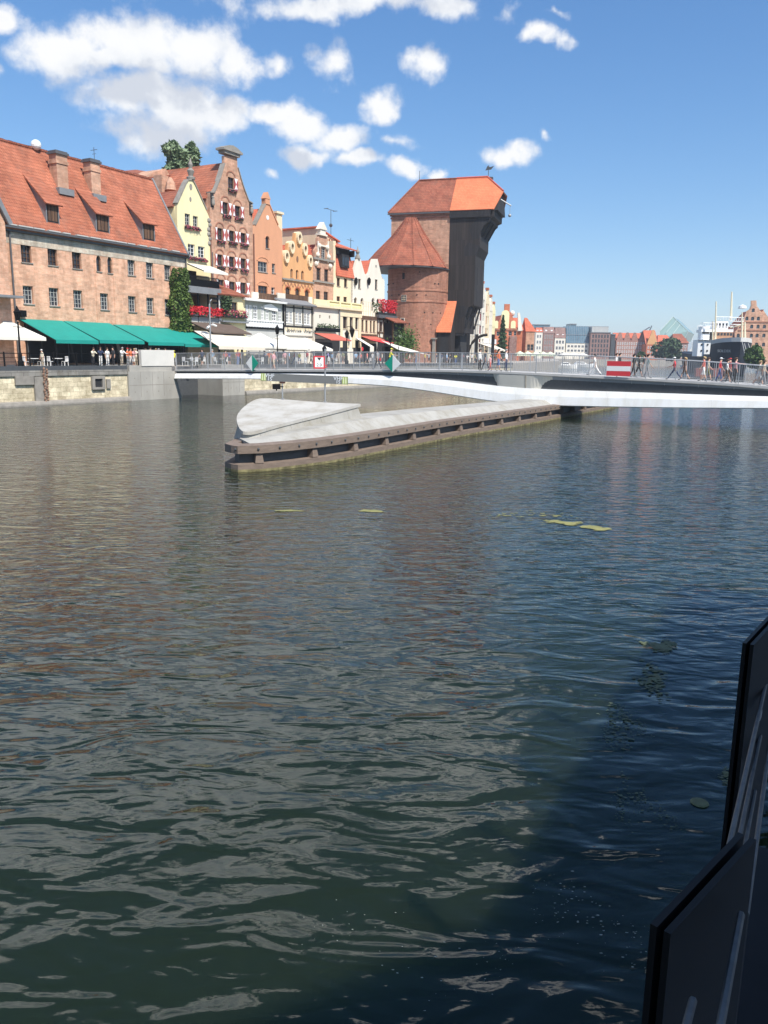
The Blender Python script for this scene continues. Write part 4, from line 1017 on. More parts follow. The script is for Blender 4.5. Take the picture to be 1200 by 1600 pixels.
for px0, px1, py in ((403, 417.7, 408), (403.4, 418, 446)):
    a, z = ho.F.f(px0, py); b = ho.F.f(px1, py)[0]; m = MB(); r = (b-a)/2+.1; n = 8
    for k in range(n):
        t0, t1 = PI*k/n, PI*(k+1)/n; m.hexa([((a+b)/2+qq*math.cos(tt), y, z+.1+qq*.42*math.sin(tt)) for y in (-.07, 0) for qq, tt in ((r, t0), (r+.22, t0), (r+.22, t1), (r, t1))])
    m.build('brick_arch', M['orange'], ho.t)
for px, py in ((442, 358),): p = ho.F.f(px, py); m = MB(); m.box(p[0]-.1, p[0]+1.2, 1, 2.4, p[1]-6, p[1]+2.2); m.box(p[0]-.3, p[0]+1.4, .8, 2.6, p[1]+2.2, p[1]+2.5); m.build('chimney', M['cream'], ho.t)

# ochre house with scroll gable
hc = townhouse('gabled_house', 'ochre house with stepped gable edged by white ringed round scrolls', [(489, 440), (489, 416), (486.5, 414), (486, 400), (480.5, 398), (479.5, 382), (472.5, 379), (471.5, 366), (461, 364), (460, 378), (449.5, 380), (449, 396), (441.5, 398), (441, 440)],
    [(453.9, 420, 457.6, 434.6, dict(arch=1, frame='ochre', nx=1, nz=1)), (462.5, 421.7, 466.2, 436.4, dict(arch=1, frame='ochre', nx=1, nz=1)), (470.8, 423, 474.6, 437.3, dict(arch=1, frame='ochre', nx=1, nz=1)),
     (446.2, 448, 453.4, 462, dict(arch=1, frame='brown_wood', surround='brick_orange', nx=2, nz=2)), (461.5, 450, 468.3, 464.5, dict(arch=1, frame='brown_wood', surround='brick_orange', nx=2, nz=2)), (476.5, 452.4, 482.9, 467, dict(arch=1, frame='brown_wood', surround='brick_orange', nx=2, nz=2))], 'ochre')
o = hc.o; gable_body(hc, o[12][1]-3, o[12][1]-3, o[8][1]-1.5, hc.w/2, 'ochre', 'roof_coral', 15)
for px, py in ((446, 401), (454.5, 386.5), (466, 372), (475, 390), (483, 408)):
    p = hc.F.f(px, py); m = MB(); n = 14; R0, R1 = .72, .42
    for k in range(n):
        a, b = 2*PI*k/n, 2*PI*(k+1)/n; m.hexa([(p[0]+qq*.8*math.cos(tt), y, p[1]+qq*1.25*math.sin(tt)) for y in (-.35, .6) for qq, tt in ((R1, a), (R0, a), (R0, b), (R1, b))])
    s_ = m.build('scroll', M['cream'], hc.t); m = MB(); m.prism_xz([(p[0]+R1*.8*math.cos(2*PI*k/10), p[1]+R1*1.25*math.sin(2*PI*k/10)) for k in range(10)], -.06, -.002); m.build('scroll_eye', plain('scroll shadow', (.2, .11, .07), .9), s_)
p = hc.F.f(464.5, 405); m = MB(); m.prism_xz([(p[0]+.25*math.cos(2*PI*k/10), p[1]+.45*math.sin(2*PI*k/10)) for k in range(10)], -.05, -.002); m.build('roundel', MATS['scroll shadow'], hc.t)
z = hc.F.f(464, 438.5)[1]; hc.box('cornice', 'stone_trim', (-.05, hc.w+.02, -.22, -.002, z-.12, z+.12))
m = MB()
for i in range(9):
    x = hc.w*(i+.5)/9; m.prism_xz([(x-.42, z-1.0), (x-.3, z-1.0), (x, z-.5), (x+.3, z-1.0), (x+.42, z-1.0), (x, z-.3)], -.06, -.002)
m.build('zigzag_band', M['brick_red'], hc.t)

# brick house with stone crowned gable
hb = townhouse('gabled_house', 'brick house with pale stone crowned gable and long window between cornices', [(520.5, 430), (520.5, 408.5), (520, 408), (519, 392), (514.5, 386), (512, 372), (508, 368), (500, 367.5), (497, 372), (496, 385), (492, 391), (491.5, 403.5), (488.9, 403.5), (488.9, 430)],
    [(502, 387, 508.4, 405.5, dict(frame='grey_wall', nx=2, nz=5)), (494.6, 419, 501, 437.8, dict(frame='brown_wood', nx=2, nz=4, surround='brick_red')), (506.7, 421, 513, 440, dict(frame='brown_wood', nx=2, nz=4, surround='brick_red')), (493.7, 454.4, 500.3, 468.5, dict(frame='brown_wood', nx=2, nz=3)), (506, 455.7, 512.6, 469.6, dict(frame='brown_wood', nx=2, nz=3))], 'brick_brown')
o = hb.o; gable_body(hb, o[11][1]-1.4, o[11][1]-1.4, o[7][1]-1.2, hb.w/2, 'brick_brown', 'roof_coral', 15, .5)
zc_ = hb.F.f(505, 406)[1]; m = MB(); m.box(-.1, hb.w+.1, -.3, -.002, zc_-.15, zc_+.15); z2 = hb.F.f(504, 441)[1]; m.box(-.1, hb.w+.1, -.25, -.002, z2-.12, z2+.12); m.build('cornice', M['stone_trim'], hb.t)
m = MB(); xm = (o[6][0]+o[7][0])/2; zt_ = o[7][1]; m.box(o[7][0]-.3, o[6][0]+.3, -.25, .6, zt_, zt_+.25); m.box(o[7][0], o[6][0], -.1, .5, zt_+.25, zt_+.9); m.prism_xz([(o[7][0]-.3, zt_+.9), (o[6][0]+.3, zt_+.9), (xm, zt_+2.0)], -.25, .6)
for s in (-1, 1):
    for q in range(3): m.ball((xm+s*(1.1+q*.42), -.1, zt_-1.6-q*1.35), .38, 8, 6)
m.build('gable_crown', M['white'], hb.t)
m = MB()
for px in (496.5, 512): p = hb.F.f(px, 396); m.box(p[0]-.14, p[0]+.14, -.15, -.002, p[1]-1.4, p[1]+1.8)
m.box(hb.F.f(500.5, 386)[0], hb.F.f(510, 386)[0], -.14, -.002, hb.F.f(505, 385.5)[1], hb.F.f(505, 383)[1]); m.build('stone_carving', M['white'], hb.t)
# pale gable of a roof behind it
P = H0.f(478, 366, 8); q = H0.f(497, 366, 8); hx = House(H0.at(P[0]-3, 8), 'rear_house', 'low coral roofed rear house with plain pale gable behind the ochre house', 'house')
ww = q[0]-P[0]+6; za = H0.f(487, 358.5, 8)[1]; zs = H0.f(470, 372, 8)[1]
hx.w = ww; hx.body([(0, 0), (ww, 0), (ww, zs), (ww/2, za), (0, zs)], 0, .3, 'cream', 'gable_wall'); gable_body(hx, zs-.2, zs-.2, za-.3, ww/2, 'cream', 'roof_coral', 8, .3)

# cream house with hung red tiles and loggia
pts = [(551, 432), (551.3, 381), (520.5, 381), (520.5, 432)]
x0 = H0.f(520.8, 440)[0]; x1 = H0.f(551, 440)[0]; F = H0.at(x0); hl = House(F, 'loggia_house', 'cream house with red tile hung loft, dark loggia and crenellated parapet', 'house'); hl.w = x1-x0
for q in ((526.3, 433.7, 531.3, 447), (537.7, 435, 542.5, 448.5), (526, 463, 531.5, 471), (536.8, 463.8, 542, 472)): hl.pwin(*q, frame='brown_wood', nx=2, nz=2)
zt0 = F.f(535, 431.5)[1]; zt1 = F.f(537, 399)[1]; zt2 = F.f(536, 387)[1]; zt3 = F.f(536, 379.5)[1]; zt4 = F.f(530, 368)[1]
hl.front([(0, 0), (hl.w, 0), (hl.w, zt0), (0, zt0)], 'cream', .5); hl.body([(0, 0), (hl.w, 0), (hl.w, zt2), (0, zt2)], .9, 13, 'cream')
xa = F.f(524.5, 420)[0]
hl.body([(0, zt0), (xa, zt0), (xa, zt3), (0, zt3)], 0, .9, 'cream', 'side_pier')
hl.slabs([[(xa, -.3, zt0-.1), (hl.w+.15, -.3, zt0-.1), (hl.w+.15, .55, zt1), (xa, .55, zt1)]], .2, 'roof_coral', 'tile_hanging')
hl.slabs([[(xa-.2, -.7, zt2-.1), (hl.w+.3, -.7, zt2-.1), (hl.w+.3, 2.8, zt4-.6), (xa-.2, 2.8, zt4-.6)]], .18, 'roof_coral')
hl.box('loggia', 'black_wood_dark', (xa, hl.w, .6, .89, zt1-.1, zt2), (xa, xa+.3, -.35, .6, zt1, zt2-.2), (hl.w-.3, hl.w, -.35, .6, zt1, zt2-.2), ((xa+hl.w)/2-1.3, (xa+hl.w)/2+1.0, -.3, .6, zt1-1.9, zt1+.1))
m = MB(); xm = (xa+hl.w)/2-.1
for i in range(3): m.box(xm-.95+i*.7, xm-.45+i*.7, -.34, -.301, zt1-1.6, zt1-.3)
m.build('loft_window', M['glass'], hl.t)
hl.body([(0, zt2), (hl.w+.3, zt2), (hl.w+.3, zt4-.3), (.0, zt4+1.2)], 3.0, 12.5, 'cream', 'upper_block'); 
m = MB()
for i in range(8): x = hl.w*(i+.4)/8; m.box(x, x+.3, 2.9, 2.998, zt4-.5-.0, zt4-.15)
m.build('crenel', M['roof_old'], hl.t)
hl.slabs([[(-.3, 2.7, zt4+1.35), (hl.w+.5, 2.7, zt4-.15), (hl.w+.5, 12.8, zt4-.15), (-.3, 12.8, zt4+1.35)]], .2, 'roof_coral', 'parapet_roof')
m = MB(); a = F.f(517, 328, 5); m.tube([(a[0], 5, zt4), (a[0], 5, a[1])], .05, 5); m.box(a[0]-1.4, a[0]+1.4, 4.97, 5.03, a[1]-.03, a[1]+.03); m.box(a[0]-1.5, a[0]-1.3, 4.6, 5.4, a[1]-.03, a[1]+.03); m.box(a[0]+1.2, a[0]+1.4, 4.6, 5.4, a[1]-.03, a[1]+.03); m.ball((a[0], 5, F.f(517, 352, 5)[1]), .3, 8, 6); m.build('aerial', M['dark_metal'], hl.t)
m = MB(); a = F.f(548, 372, 3.5); m.tube([(a[0], 3.5, zt4-1), (a[0], 3.5, a[1])], .05, 5); m.box(a[0]-1.2, a[0]+.9, 3.47, 3.53, a[1]-.4, a[1]-.34); m.build('aerial', M['dark_metal'], hl.t)

# pair of white gabled houses
hw1 = townhouse('white_house', 'small white house with finial on its gable, next to the red tile loft', [(573.5, 440), (573.2, 429), (570, 428), (563.5, 405), (558.5, 404.5), (551.5, 429), (548.5, 430), (548.5, 440)],
    [(559.7, 436, 563.4, 450.5, dict(frame='brown_wood', nx=1, nz=2, surround='white')), (553.3, 465, 557.2, 473.4, dict(frame='brown_wood', nx=1, nz=2, arch=1, surround='white')), (563.5, 466, 567.2, 474, dict(frame='brown_wood', nx=1, nz=2, arch=1, surround='white'))], 'white')
o = hw1.o; gable_body(hw1, o[5][1]-.2, o[5][1]-.2, o[3][1]-.3, hw1.w*.47, 'white', 'roof_coral', 12)
m = MB(); m.lathe([(.5, 0), (.35, .5), (.2, .7), (.35, 1.1), (.1, 1.6), (.02, 2.0)], 8, (hw1.w*.46, .2, o[3][1])); m.build('finial', M['stone_trim'], hw1.t)
hw2 = townhouse('white_house', 'small white house with blunt gable top against the round tower', [(601, 445), (600.6, 437), (597, 435), (590, 404.5), (583, 404.5), (576.5, 429), (573.6, 430), (573.6, 440)],
    [(586, 437, 589.6, 452.3, dict(frame='brown_wood', nx=1, nz=2, surround='white')), (580.8, 466, 584.5, 476, dict(frame='brown_wood', nx=1, nz=2, arch=1, surround='white')), (588.4, 467, 592, 477.5, dict(frame='brown_wood', nx=1, nz=2, arch=1, surround='white'))], 'white')
o = hw2.o; gable_body(hw2, o[5][1]-.2, o[5][1]-.2, o[3][1]-.3, hw2.w*.47, 'white', 'roof_coral', 12)
p = hw2.F.f(587.5, 416); m = MB(); m.box(p[0]-.2, p[0]+.2, -.03, -.002, p[1]-.2, p[1]+.2); m.build('roundel', M['stone_trim'], hw2.t)
# wall lanterns of the pair
for hh_, px in ((hw1, 552.5), (hw2, 573)):
    p = hh_.F.f(px, 441); m = MB(); m.lathe([(.1, -.5), (.3, 0), (.3, .5), (.05, .8)], 8, (p[0]+.2, -.35, p[1])); m.build('wall_lantern', M['black_metal'], hh_.t)

# chimney stack house behind the granary ridge
p = G0.f(246, 282, 13); F = G0.at(p[0]-2, 13); hk = House(F, 'rear_house', 'brick rear house with broken roofline below the poplars', 'house')
zz = G0.f(246, 266, 13)[1]; hk.body([(0, 0), (4.2, 0), (4.2, zz), (3.6, zz+.5), (1.5, zz-.3), (0, zz-1.3)], 0, 6, 'brick_brown'); hk.slabs([[(-.3, -.3, zz-1.4), (4.4, -.3, zz-.2), (4.4, 6.3, zz+1.1), (-.3, 6.3, zz-.1)]], .2, 'roof_old')
# ------------------------------------------------------------------ low fronts before the town houses
P0 = front_frame(450, 9)
def lowhouse(name, label, pxl, pxr, pref, roofpy, depth=5, yl=0, cat='house'):
    x0 = P0.f(pxl, pref, yl)[0]; x1 = P0.f(pxr, pref, yl)[0]; F = P0.at(x0, yl); h = House(F, name, label, cat); h.w = x1-x0; h.z = F.f((pxl+pxr)/2, roofpy)[1]; return h
# terrace restaurant with red geraniums
a = lowhouse('terrace_restaurant', 'dark open restaurant front with roof terrace and long red geranium box', 293, 342, 470, 450)
F = a.F
z_t = F.f(318, 449)[1]; z_f = F.f(320, 492)[1]; z_b = F.f(320, 505)[1]
a.box('back_wall', 'dark', (0, a.w, 3.5, 4.4, 0, z_t+2.2)); a.box('floor_slab', 'grey_wall', (0, a.w, .2, 3.49, z_f-.9, z_f-.6))
a.box('panel', 'grey_wall', *[(x, x+a.w/3-.12, .0, .1, z_b, z_f-.25) for x in [i*a.w/3 for i in range(3)]])
a.box('lower_front', 'cream', (0, a.w, .15, .6, 0, z_b-.05))
a.box('terrace_slab', 'grey_metal', (-.2, a.w+.1, -.2, 4.4, z_t-.7, z_t-.1)); a.box('fascia_band', 'lead', (-.25, a.w+.15, -.3, -.21, z_t-.75, z_t))
for i in range(4): x = .1+(a.w-.2)*i/3; a.box('post', 'black_metal', (x-.08, x+.08, .0, .16, z_f-.3, z_t-.71))
a.box('curtain', 'brown_wood', (a.w*.1, a.w*.42, 2.2, 2.3, z_f-.5, z_t-.8), (a.w*.55, a.w*.9, 2.6, 2.7, z_f-.5, z_t-.8))
m = MB()
for i in range(40): x = a.w*i/39; m.box(x-.02, x+.02, -.12, -.08, z_t, z_t+1.15)
m.box(0, a.w, -.14, -.06, z_t+1.12, z_t+1.2); m.box(0, a.w, -.1, -.07, z_t+.05, z_t+.85); m.build('terrace_railing', M['black_metal'], a.t)
m = MB()
for i in range(4):
    x = a.w*(.15+.25*i); m.box(x-.3, x+.3, 1.0, 1.6, z_t+.4, z_t+.48); m.box(x-.28, x-.22, 1.5, 1.6, z_t, z_t+1.0); m.box(x+.22, x+.28, 1.5, 1.6, z_t, z_t+1.0); m.box(x-.28, x+.28, 1.55, 1.6, z_t+.5, z_t+1.0)
m.build('terrace_chair', M['dark_metal'], a.t)
m = MB(); m.box(-.05, a.w+.05, -.4, -.05, z_f-.2, z_f); wb_ = m.build('flower_trough', M['dark_metal'], a.t)
m = MB(); flowers(m, -.1, a.w+.25, -.25, z_f+.35, 520, .2, .5, .3); m.build('blossom', M['flower_red'], wb_, recalc=False); m = MB(); flowers(m, 0, a.w+.1, -.22, z_f+.05, 120, .16, .2, .25); m.build('greenery', M['leaf_dark'], wb_, recalc=False)
a.box('white_post', 'white_paint', (a.w-.05, a.w+.3, -.05, .3, z_b, z_t-.72))
awning(F, (292, 405.5), (331, 422), 2.6, (312, 421), 'small white canvas roof over the upper terrace', 'white_canvas', None, 'terrace_awning', yl=3.4, posts=False, val=.25)
awning(P0, (297, 503), (359, 506), 3.4, (340, 519), 'low dark brown canvas roof beneath the geranium trough', 'brown_canvas', None, 'awning', yl=-.1, posts=False, val=.15)
# small cream house with brown tile roof, pink flowers
b = lowhouse('small_house', 'small cream house with brown tiled lean-to roof and pink flower boxes', 342.5, 383, 480, 459)
F = b.F; zt = F.f(362, 460)[1]; zb = F.f(362, 503)[1]
b.pwin(348, 470, 357, 488, frame='leaf_dark', nx=2, nz=2); b.pwin(362, 472, 371, 490, frame='brown_wood', nx=2, nz=2)
b.front([(0, 0), (b.w, 0), (b.w, zt), (0, zt)], 'yellow', .4); b.body([(0, 0), (b.w, 0), (b.w, zt), (0, zt)], .4, 4.4, 'cream')
b.slabs([[(-.6, -.5, zt-.1), (b.w+.2, -.5, zt-.1), (b.w-.4, 4.3, F.f(352, 444, 4)[1]), (-.6, 4.3, F.f(352, 444, 4)[1])]], .15, 'roof_old')
m = MB(); m.box(.2, b.w-.1, -.5, -.15, zb+.5, zb+.85); f_ = m.build('flower_trough', M['black_wood_dark'], b.t); m = MB(); flowers(m, .2, b.w-.1, -.3, zb+1.05, 170, .17, .4, .3); m.build('blossom', M['flower_pink'], f_, recalc=False); m = MB(); flowers(m, .2, b.w-.1, -.3, zb+.9, 130, .15, .3, .25); m.build('greenery', M['leaf'], f_, recalc=False)
m = MB(); leafball(m, 500, lambda: Vector((R.uniform(.0, 1.6), R.uniform(-.7, -.2), zb+2.2+R.uniform(-.8, .8))), .2); m.build('shrub', M['leaf_dark'], b.t, recalc=False)
m = MB(); m.box(0, b.w, -.6, -.02, zb-.1, zb+.1); m.build('ledge', M['lead'], b.t)
# grey boarded restaurant with white casements
g = lowhouse('boarded_restaurant', 'grey green boarded restaurant with white casement windows under a white flat roof', 383.5, 441.5, 490, 470)
F = g.F; zt = F.f(412, 470)[1]; zb = F.f(412, 500)[1]; zl = F.f(412, 513)[1]
for q in ((384.5, 476, 388.5, 499), (389.5, 476.5, 393.8, 499.5), (395.5, 477.5, 402.5, 499.5), (408, 479, 413, 500), (415, 479.5, 420, 501), (425, 480.5, 432, 502), (434.5, 482, 440, 503)): g.pwin(*q, frame='white_paint', nx=2, nz=4, fw=.14, sill='white_paint', depth=.1)
g.front([(0, 0), (g.w, 0), (g.w, zt), (0, zt)], 'greygreen', .3); g.body([(0, 0), (g.w, 0), (g.w, zt), (0, zt)], .3, 3.8, 'greygreen')
g.slabs([[(-.6, -.7, zt+.05), (g.w+.2, -.7, zt+.05), (g.w+.2, 3.9, zt+.6), (-.6, 3.9, zt+.6)]], .25, 'white_paint')
m = MB()
for i in range(14): x = g.w*(i+.5)/14; m.box(x-.05, x+.05, -.16, -.06, zl+.1, zb-.2)
m.box(0, g.w, -.2, -.001, zb-.2, zb-.05); m.box(0, g.w, -.06, -.001, zl+.15, zb-.2); m.build('white_balustrade', M['white_paint'], g.t)
g.box('band', 'black_metal', (0, g.w, -.3, -.001, zl-.12, zl+.1)); g.box('lower_front', 'grey_wall', (0, g.w, -.1, -.001, .3, zl-.13))
m = MB(); m.prism_xz([(g.w*.47, zt-1.0), (g.w*.83, zt-1.25), (g.w*.83, zt-.8), (g.w*.65, zt-.3), (g.w*.47, zt-.55)], -.2, -.001); m.build('window_pediment', M['white_paint'], g.t)
# timber framed house with dark terrace parapet
k = lowhouse('timber_framed_house', 'white house with black timber framing, lettered band and dark terrace parapet', 442.5, 488, 490, 475)
F = k.F; zt = F.f(465, 476)[1]; zb = F.f(465, 508)[1]; zl = F.f(465, 527)[1]
for q in ((447, 485.5, 452, 504), (452.5, 486, 457, 504.5), (461.5, 487.5, 466, 505.5), (466.5, 488, 471.5, 506), (475, 489, 479.5, 507), (480, 489.5, 484.5, 507.5)): k.pwin(*q, frame='white_paint', nx=2, nz=4, fw=.1, sill='white_paint', depth=.1)
k.front([(0, 0), (k.w, 0), (k.w, zt), (0, zt)], 'white', .3); k.body([(0, 0), (k.w, 0), (k.w, zt), (0, zt)], .3, 3.8, 'white')
m = MB()
for px in (443.2, 445.6, 459, 473, 487): x = F.f(px, 490)[0]; m.box(x-.11, x+.11, -.06, -.002, zb-.2, zt)
m.box(0, k.w, -.08, -.002, zb-.35, zb-.1); m.box(0, k.w, -.07, -.002, zt-.55, zt-.4); m.build('timber_frame', M['black_wood_dark'], k.t)
k.slabs([[(-.3, -.7, zt), (k.w+.2, -.7, zt), (k.w+.2, 1.2, zt+.75), (-.3, 1.2, zt+.75)]], .2, 'lead')
k.box('drainpipe', 'black_metal', (-.2, -.02, -.2, -.02, 0, zt))
# scalloped trim and a band of worn lettering (illegible strokes)
m = MB(); n = 9
for i in range(n): x = k.w*(.05+.9*i/n); m.prism_xz([(x, zb-.36), (x+k.w*.1, zb-.36), (x+k.w*.075, zb-.75), (x+k.w*.05, zb-.9), (x+k.w*.025, zb-.75)], -.05, -.002)
m.build('scalloped_trim', M['cream'], k.t)
m = MB(); x = k.w*.12
for w0 in (7, 6):
    for i in range(w0):
        hgt = .62 if i == 0 else .4*R.uniform(.85, 1.1); m.box(x, x+.14, -.05, -.002, zl+.65, zl+.65+hgt); m.box(x+.14, x+.34, -.05, -.002, zl+.65+hgt*R.choice((0, .4, .8)), zl+.73+hgt*R.choice((.1, .5))); x += .5
    x += .7
m.build('lettering', M['gutter'], k.t); k.box('band', 'stone_trim', (0, k.w, -.1, -.002, zl+.1, zl+.25))
# parapets on the roof terraces
def parapet(pxl, pxr, pyt, pyb, mtl, label, yl=1.6, th=.25):
    p = P0.f(pxl, pyt, yl); q = P0.f(pxr, pyt, yl); zb_ = P0.f((pxl+pxr)/2, pyb, yl)[1]; m = MB(); m.box(p[0], q[0], yl, yl+th, zb_, (p[1]+q[1])/2); return m
pt = P0.empty('terrace_parapet', 'dark brown slatted terrace parapet with white pillars above the boarded restaurants', 'parapet')
for pxl, pxr, pyt, pyb, mt, nm in ((395, 404, 456.5, 466, 'white', 'pillar'), (404, 434, 459, 470, 'brown_wood', 'slat_panel'), (434, 446, 458, 474, 'white', 'pillar'), (446.5, 482.5, 461, 478, 'brown_wood', 'slat_panel'), (482.5, 488, 464, 480, 'white', 'pillar')):
    parapet(pxl, pxr, pyt, pyb, mt, '', 1.6 if nm == 'pillar' else 1.75).build(nm, M[mt], pt)
# white block with balustrade and cream front
v = lowhouse('balustraded_house', 'white flank house with cream classical front, tall windows and stone balustrade', 490, 564, 500, 482)
F = v.F; xm = F.f(530.5, 505)[0]; zt = F.f(527, 483)[1]; zp = F.f(527, 471)[1]; zb = F.f(515, 521)[1]
for q in ((499, 492, 501, 497), (514, 493, 516, 498)): v.pwin(*q, frame='dark', nx=1, nz=1, sill=False)
for q in ((536, 492, 541.8, 513.5), (545, 493.5, 550.5, 514), (554, 494.5, 559.2, 514.5)): v.pwin(*q, frame='brown_wood', nx=2, nz=5, sill='cream')
v.front([(0, 0), (v.w, 0), (v.w, zt), (0, zt)], 'white', .4); v.body([(0, 0), (v.w, 0), (v.w, zt), (0, zt)], .4, 3.9, 'white')
v.box('cornice', 'cream', (-.1, v.w+.2, -.5, 3.9, zt, zt+.35)); v.box('parapet', 'yellow', (0, F.f(512, 477)[0], -.15, .15, zt+.36, zp))
m = MB(); xa_ = F.f(512, 477)[0]+.02; n = 34
for i in range(n): x = xa_+(v.w-xa_)*(i+.5)/n; m.lathe([(.07, 0), (.13, .25), (.07, (zp-zt)*.55), (.1, zp-zt-.42)], 6, (x, 0, zt+.36))
m.box(xa_, v.w+.1, -.2, .2, zp-.14, zp+.04)
for i in range(4): x = xa_+(v.w-xa_)*i/3; m.box(x-.25, x+.15, -.22, .22, zt+.36, zp-.141)
m.build('balustrade', M['yellow'], v.t)
m = MB()
for px in (532.5, 543.5, 552.2, 561.5): x = F.f(px, 500)[0]; m.box(x-.35, x+.35, -.14, -.002, zb-2, zt)
m.box(xm-.1, v.w, -.2, -.002, zt-1.0, zt-.001); m.box(xm-.05, v.w-.01, -.1, -.003, 0.2, zb+1.2) if False else None; m.build('pilaster', M['cream'], v.t)
x = F.f(529, 500)[0]; m = MB(); m.tube([(x, -.2, .2), (x, -.2, zt)], .1, 7); m.build('drainpipe', M['lead'], v.t)
v.box('shopfront', 'dark', (.3, F.f(541, 530)[0], -.08, -.003, .2, zb-.9), (F.f(552, 530)[0], v.w-.1, -.08, -.003, .2, zb-.9))
m = MB(); m.box(0, F.f(524, 518)[0], -.9, -.3, zb+.2, zb+.75); f_ = m.build('planter', M['black_metal'], v.t); m = MB(); leafball(m, 260, lambda: Vector((R.uniform(.2, xm-1.2), R.uniform(-.8, -.4), zb+.9+R.uniform(-.2, .5)*R.random())), .14); m.build('greenery', M['leaf_dark'], f_, recalc=False)
awning(P0, (491, 520.5), (524, 521.2), 2.8, (519, 530.6), 'terracotta red awning on the white flank house', 'red_canvas', None, yl=-.95, posts=False, val=.12)
m = MB(); p = F.f(541.5, 519); m.tube([(p[0], -.02, p[1]+.8), (p[0], -1.0, p[1]+.9)], .04, 5); m.lathe([(.12, -.7), (.42, .35), (.42, .45), (.1, .8), (.02, 1.05)], 6, (p[0], -1.0, p[1]-.1)); m.build('wall_lantern', M['black_metal'], v.t)
awning(P0, (556, 528), (562, 528.5), 2.6, (566.5, 541), 'narrow white awning with a red emblem on its valance', 'white_canvas', None, yl=-.2, posts=False, val=1.0)
p = P0.f(566.5, 545, -2.9); m = MB(); m.lathe([(.3, 0), (.3, .03)], 12); o = m.build('round_emblem', M['red_paint']); o.location = P0.w(p[0], -2.86, p[1]); o.rotation_euler = (PI/2, 0, P0.a); tag(o, 'red round emblem on the narrow white awning', 'emblem')
# brown fronted house
n_ = lowhouse('brown_fronted_house', 'house front with dark brown windows between pale posts and a red awning', 564, 588.5, 505, 494)
F = n_.F; zt = F.f(576, 494)[1]; zb = F.f(576, 521)[1]
for q in ((564.8, 499.5, 568.3, 517), (571, 500.5, 574.5, 518), (578, 501, 581, 518.5), (583, 501.5, 586.3, 519)): n_.pwin(*q, frame='brown_wood', nx=2, nz=3)
n_.front([(0, 0), (n_.w, 0), (n_.w, zt), (0, zt)], 'cream', .4); n_.body([(0, 0), (n_.w, 0), (n_.w, zt), (0, zt)], .4, 3.9, 'cream')
n_.box('brown_band', 'brown_wood', (0, n_.w, -.1, -.002, zb-.9, zb-.1), (0, n_.w, -.12, -.002, zt-.5, zt)); n_.box('shopfront', 'dark', (0.2, n_.w-.2, -.06, -.002, .2, zb-1.6))
m = MB()
for i in range(8): x = n_.w*i/7; m.box(x-.03, x+.03, -.1, -.05, zt, zt+2.2)
for z in (.7, 1.5, 2.2): m.box(0, n_.w, -.1, -.05, zt+z-.05, zt+z)
m.build('trellis', M['cream'], n_.t)
awning(P0, (564, 524.5), (588, 526.5), 1.6, (576, 530), 'faded red awning under the dark brown windows', 'red_canvas', None, yl=-.1, posts=False, val=.15)
awning(P0, (577, 530), (596, 532), 2.2, (590, 534.5), 'small crimson awning below the half timbered corner house', 'red_paint', None, yl=-1.8, posts=False, val=.1)
# half timbered corner house with red flowers on top
u = lowhouse('timber_framed_house', 'half timbered corner house with red flowers crowding its roof terrace', 589, 614.5, 505, 496)
F = u.F; zt = F.f(601, 497.5)[1]; zb = F.f(601, 519)[1]; z2 = F.f(601, 529.5)[1]
for q in ((594, 502.5, 598, 518), (600, 503.5, 603.5, 518.5), (606, 504.5, 609.5, 519)): u.pwin(*q, frame='brown_wood', nx=2, nz=2)
u.front([(0, 0), (u.w, 0), (u.w, zt), (0, zt)], 'white', .4); u.body([(0, 0), (u.w, 0), (u.w, zt), (0, zt)], .4, 4.5, 'white')
m = MB(); z0_ = z2
for px in (590, 593, 599, 604.7, 610.5, 614): x = F.f(px, 510)[0]; m.box(x-.12, x+.12, -.07, -.002, z0_, zt)
for z in (z0_+.1, zb-.1, zt-.2): m.box(0, u.w, -.08, -.003, z-.12, z+.12)
m.hexa([(u.w*.2, -.06, z0_), (u.w*.24, -.06, z0_), (u.w*.24, -.004, z0_), (u.w*.2, -.004, z0_), (u.w*.05, -.06, zb), (u.w*.09, -.06, zb), (u.w*.09, -.004, zb), (u.w*.05, -.004, zb)]); m.build('timber_frame', M['brown_wood'], u.t)
u.box('eave', 'gutter', (-.3, u.w+.3, -.6, .2, zt, zt+.5)); u.box('shopfront', 'dark', (.2, u.w-.2, -.06, -.002, .2, z2-.3))
m = MB(); m.box(-.2, u.w+.2, -.4, .3, zt+.5, zt+.9); f_ = m.build('flower_trough', M['black_wood_dark'], u.t); m = MB(); flowers(m, u.w*.12, u.w+.3, -.2, zt+2.0, 520, .22, 1.0, .45); m.build('blossom', M['flower_red'], f_, recalc=False); m = MB(); flowers(m, -u.w*.3, u.w*.3, -.1, zt+1.6, 140, .2, .8, .3); m.build('greenery', M['leaf_dark'], f_, recalc=False)
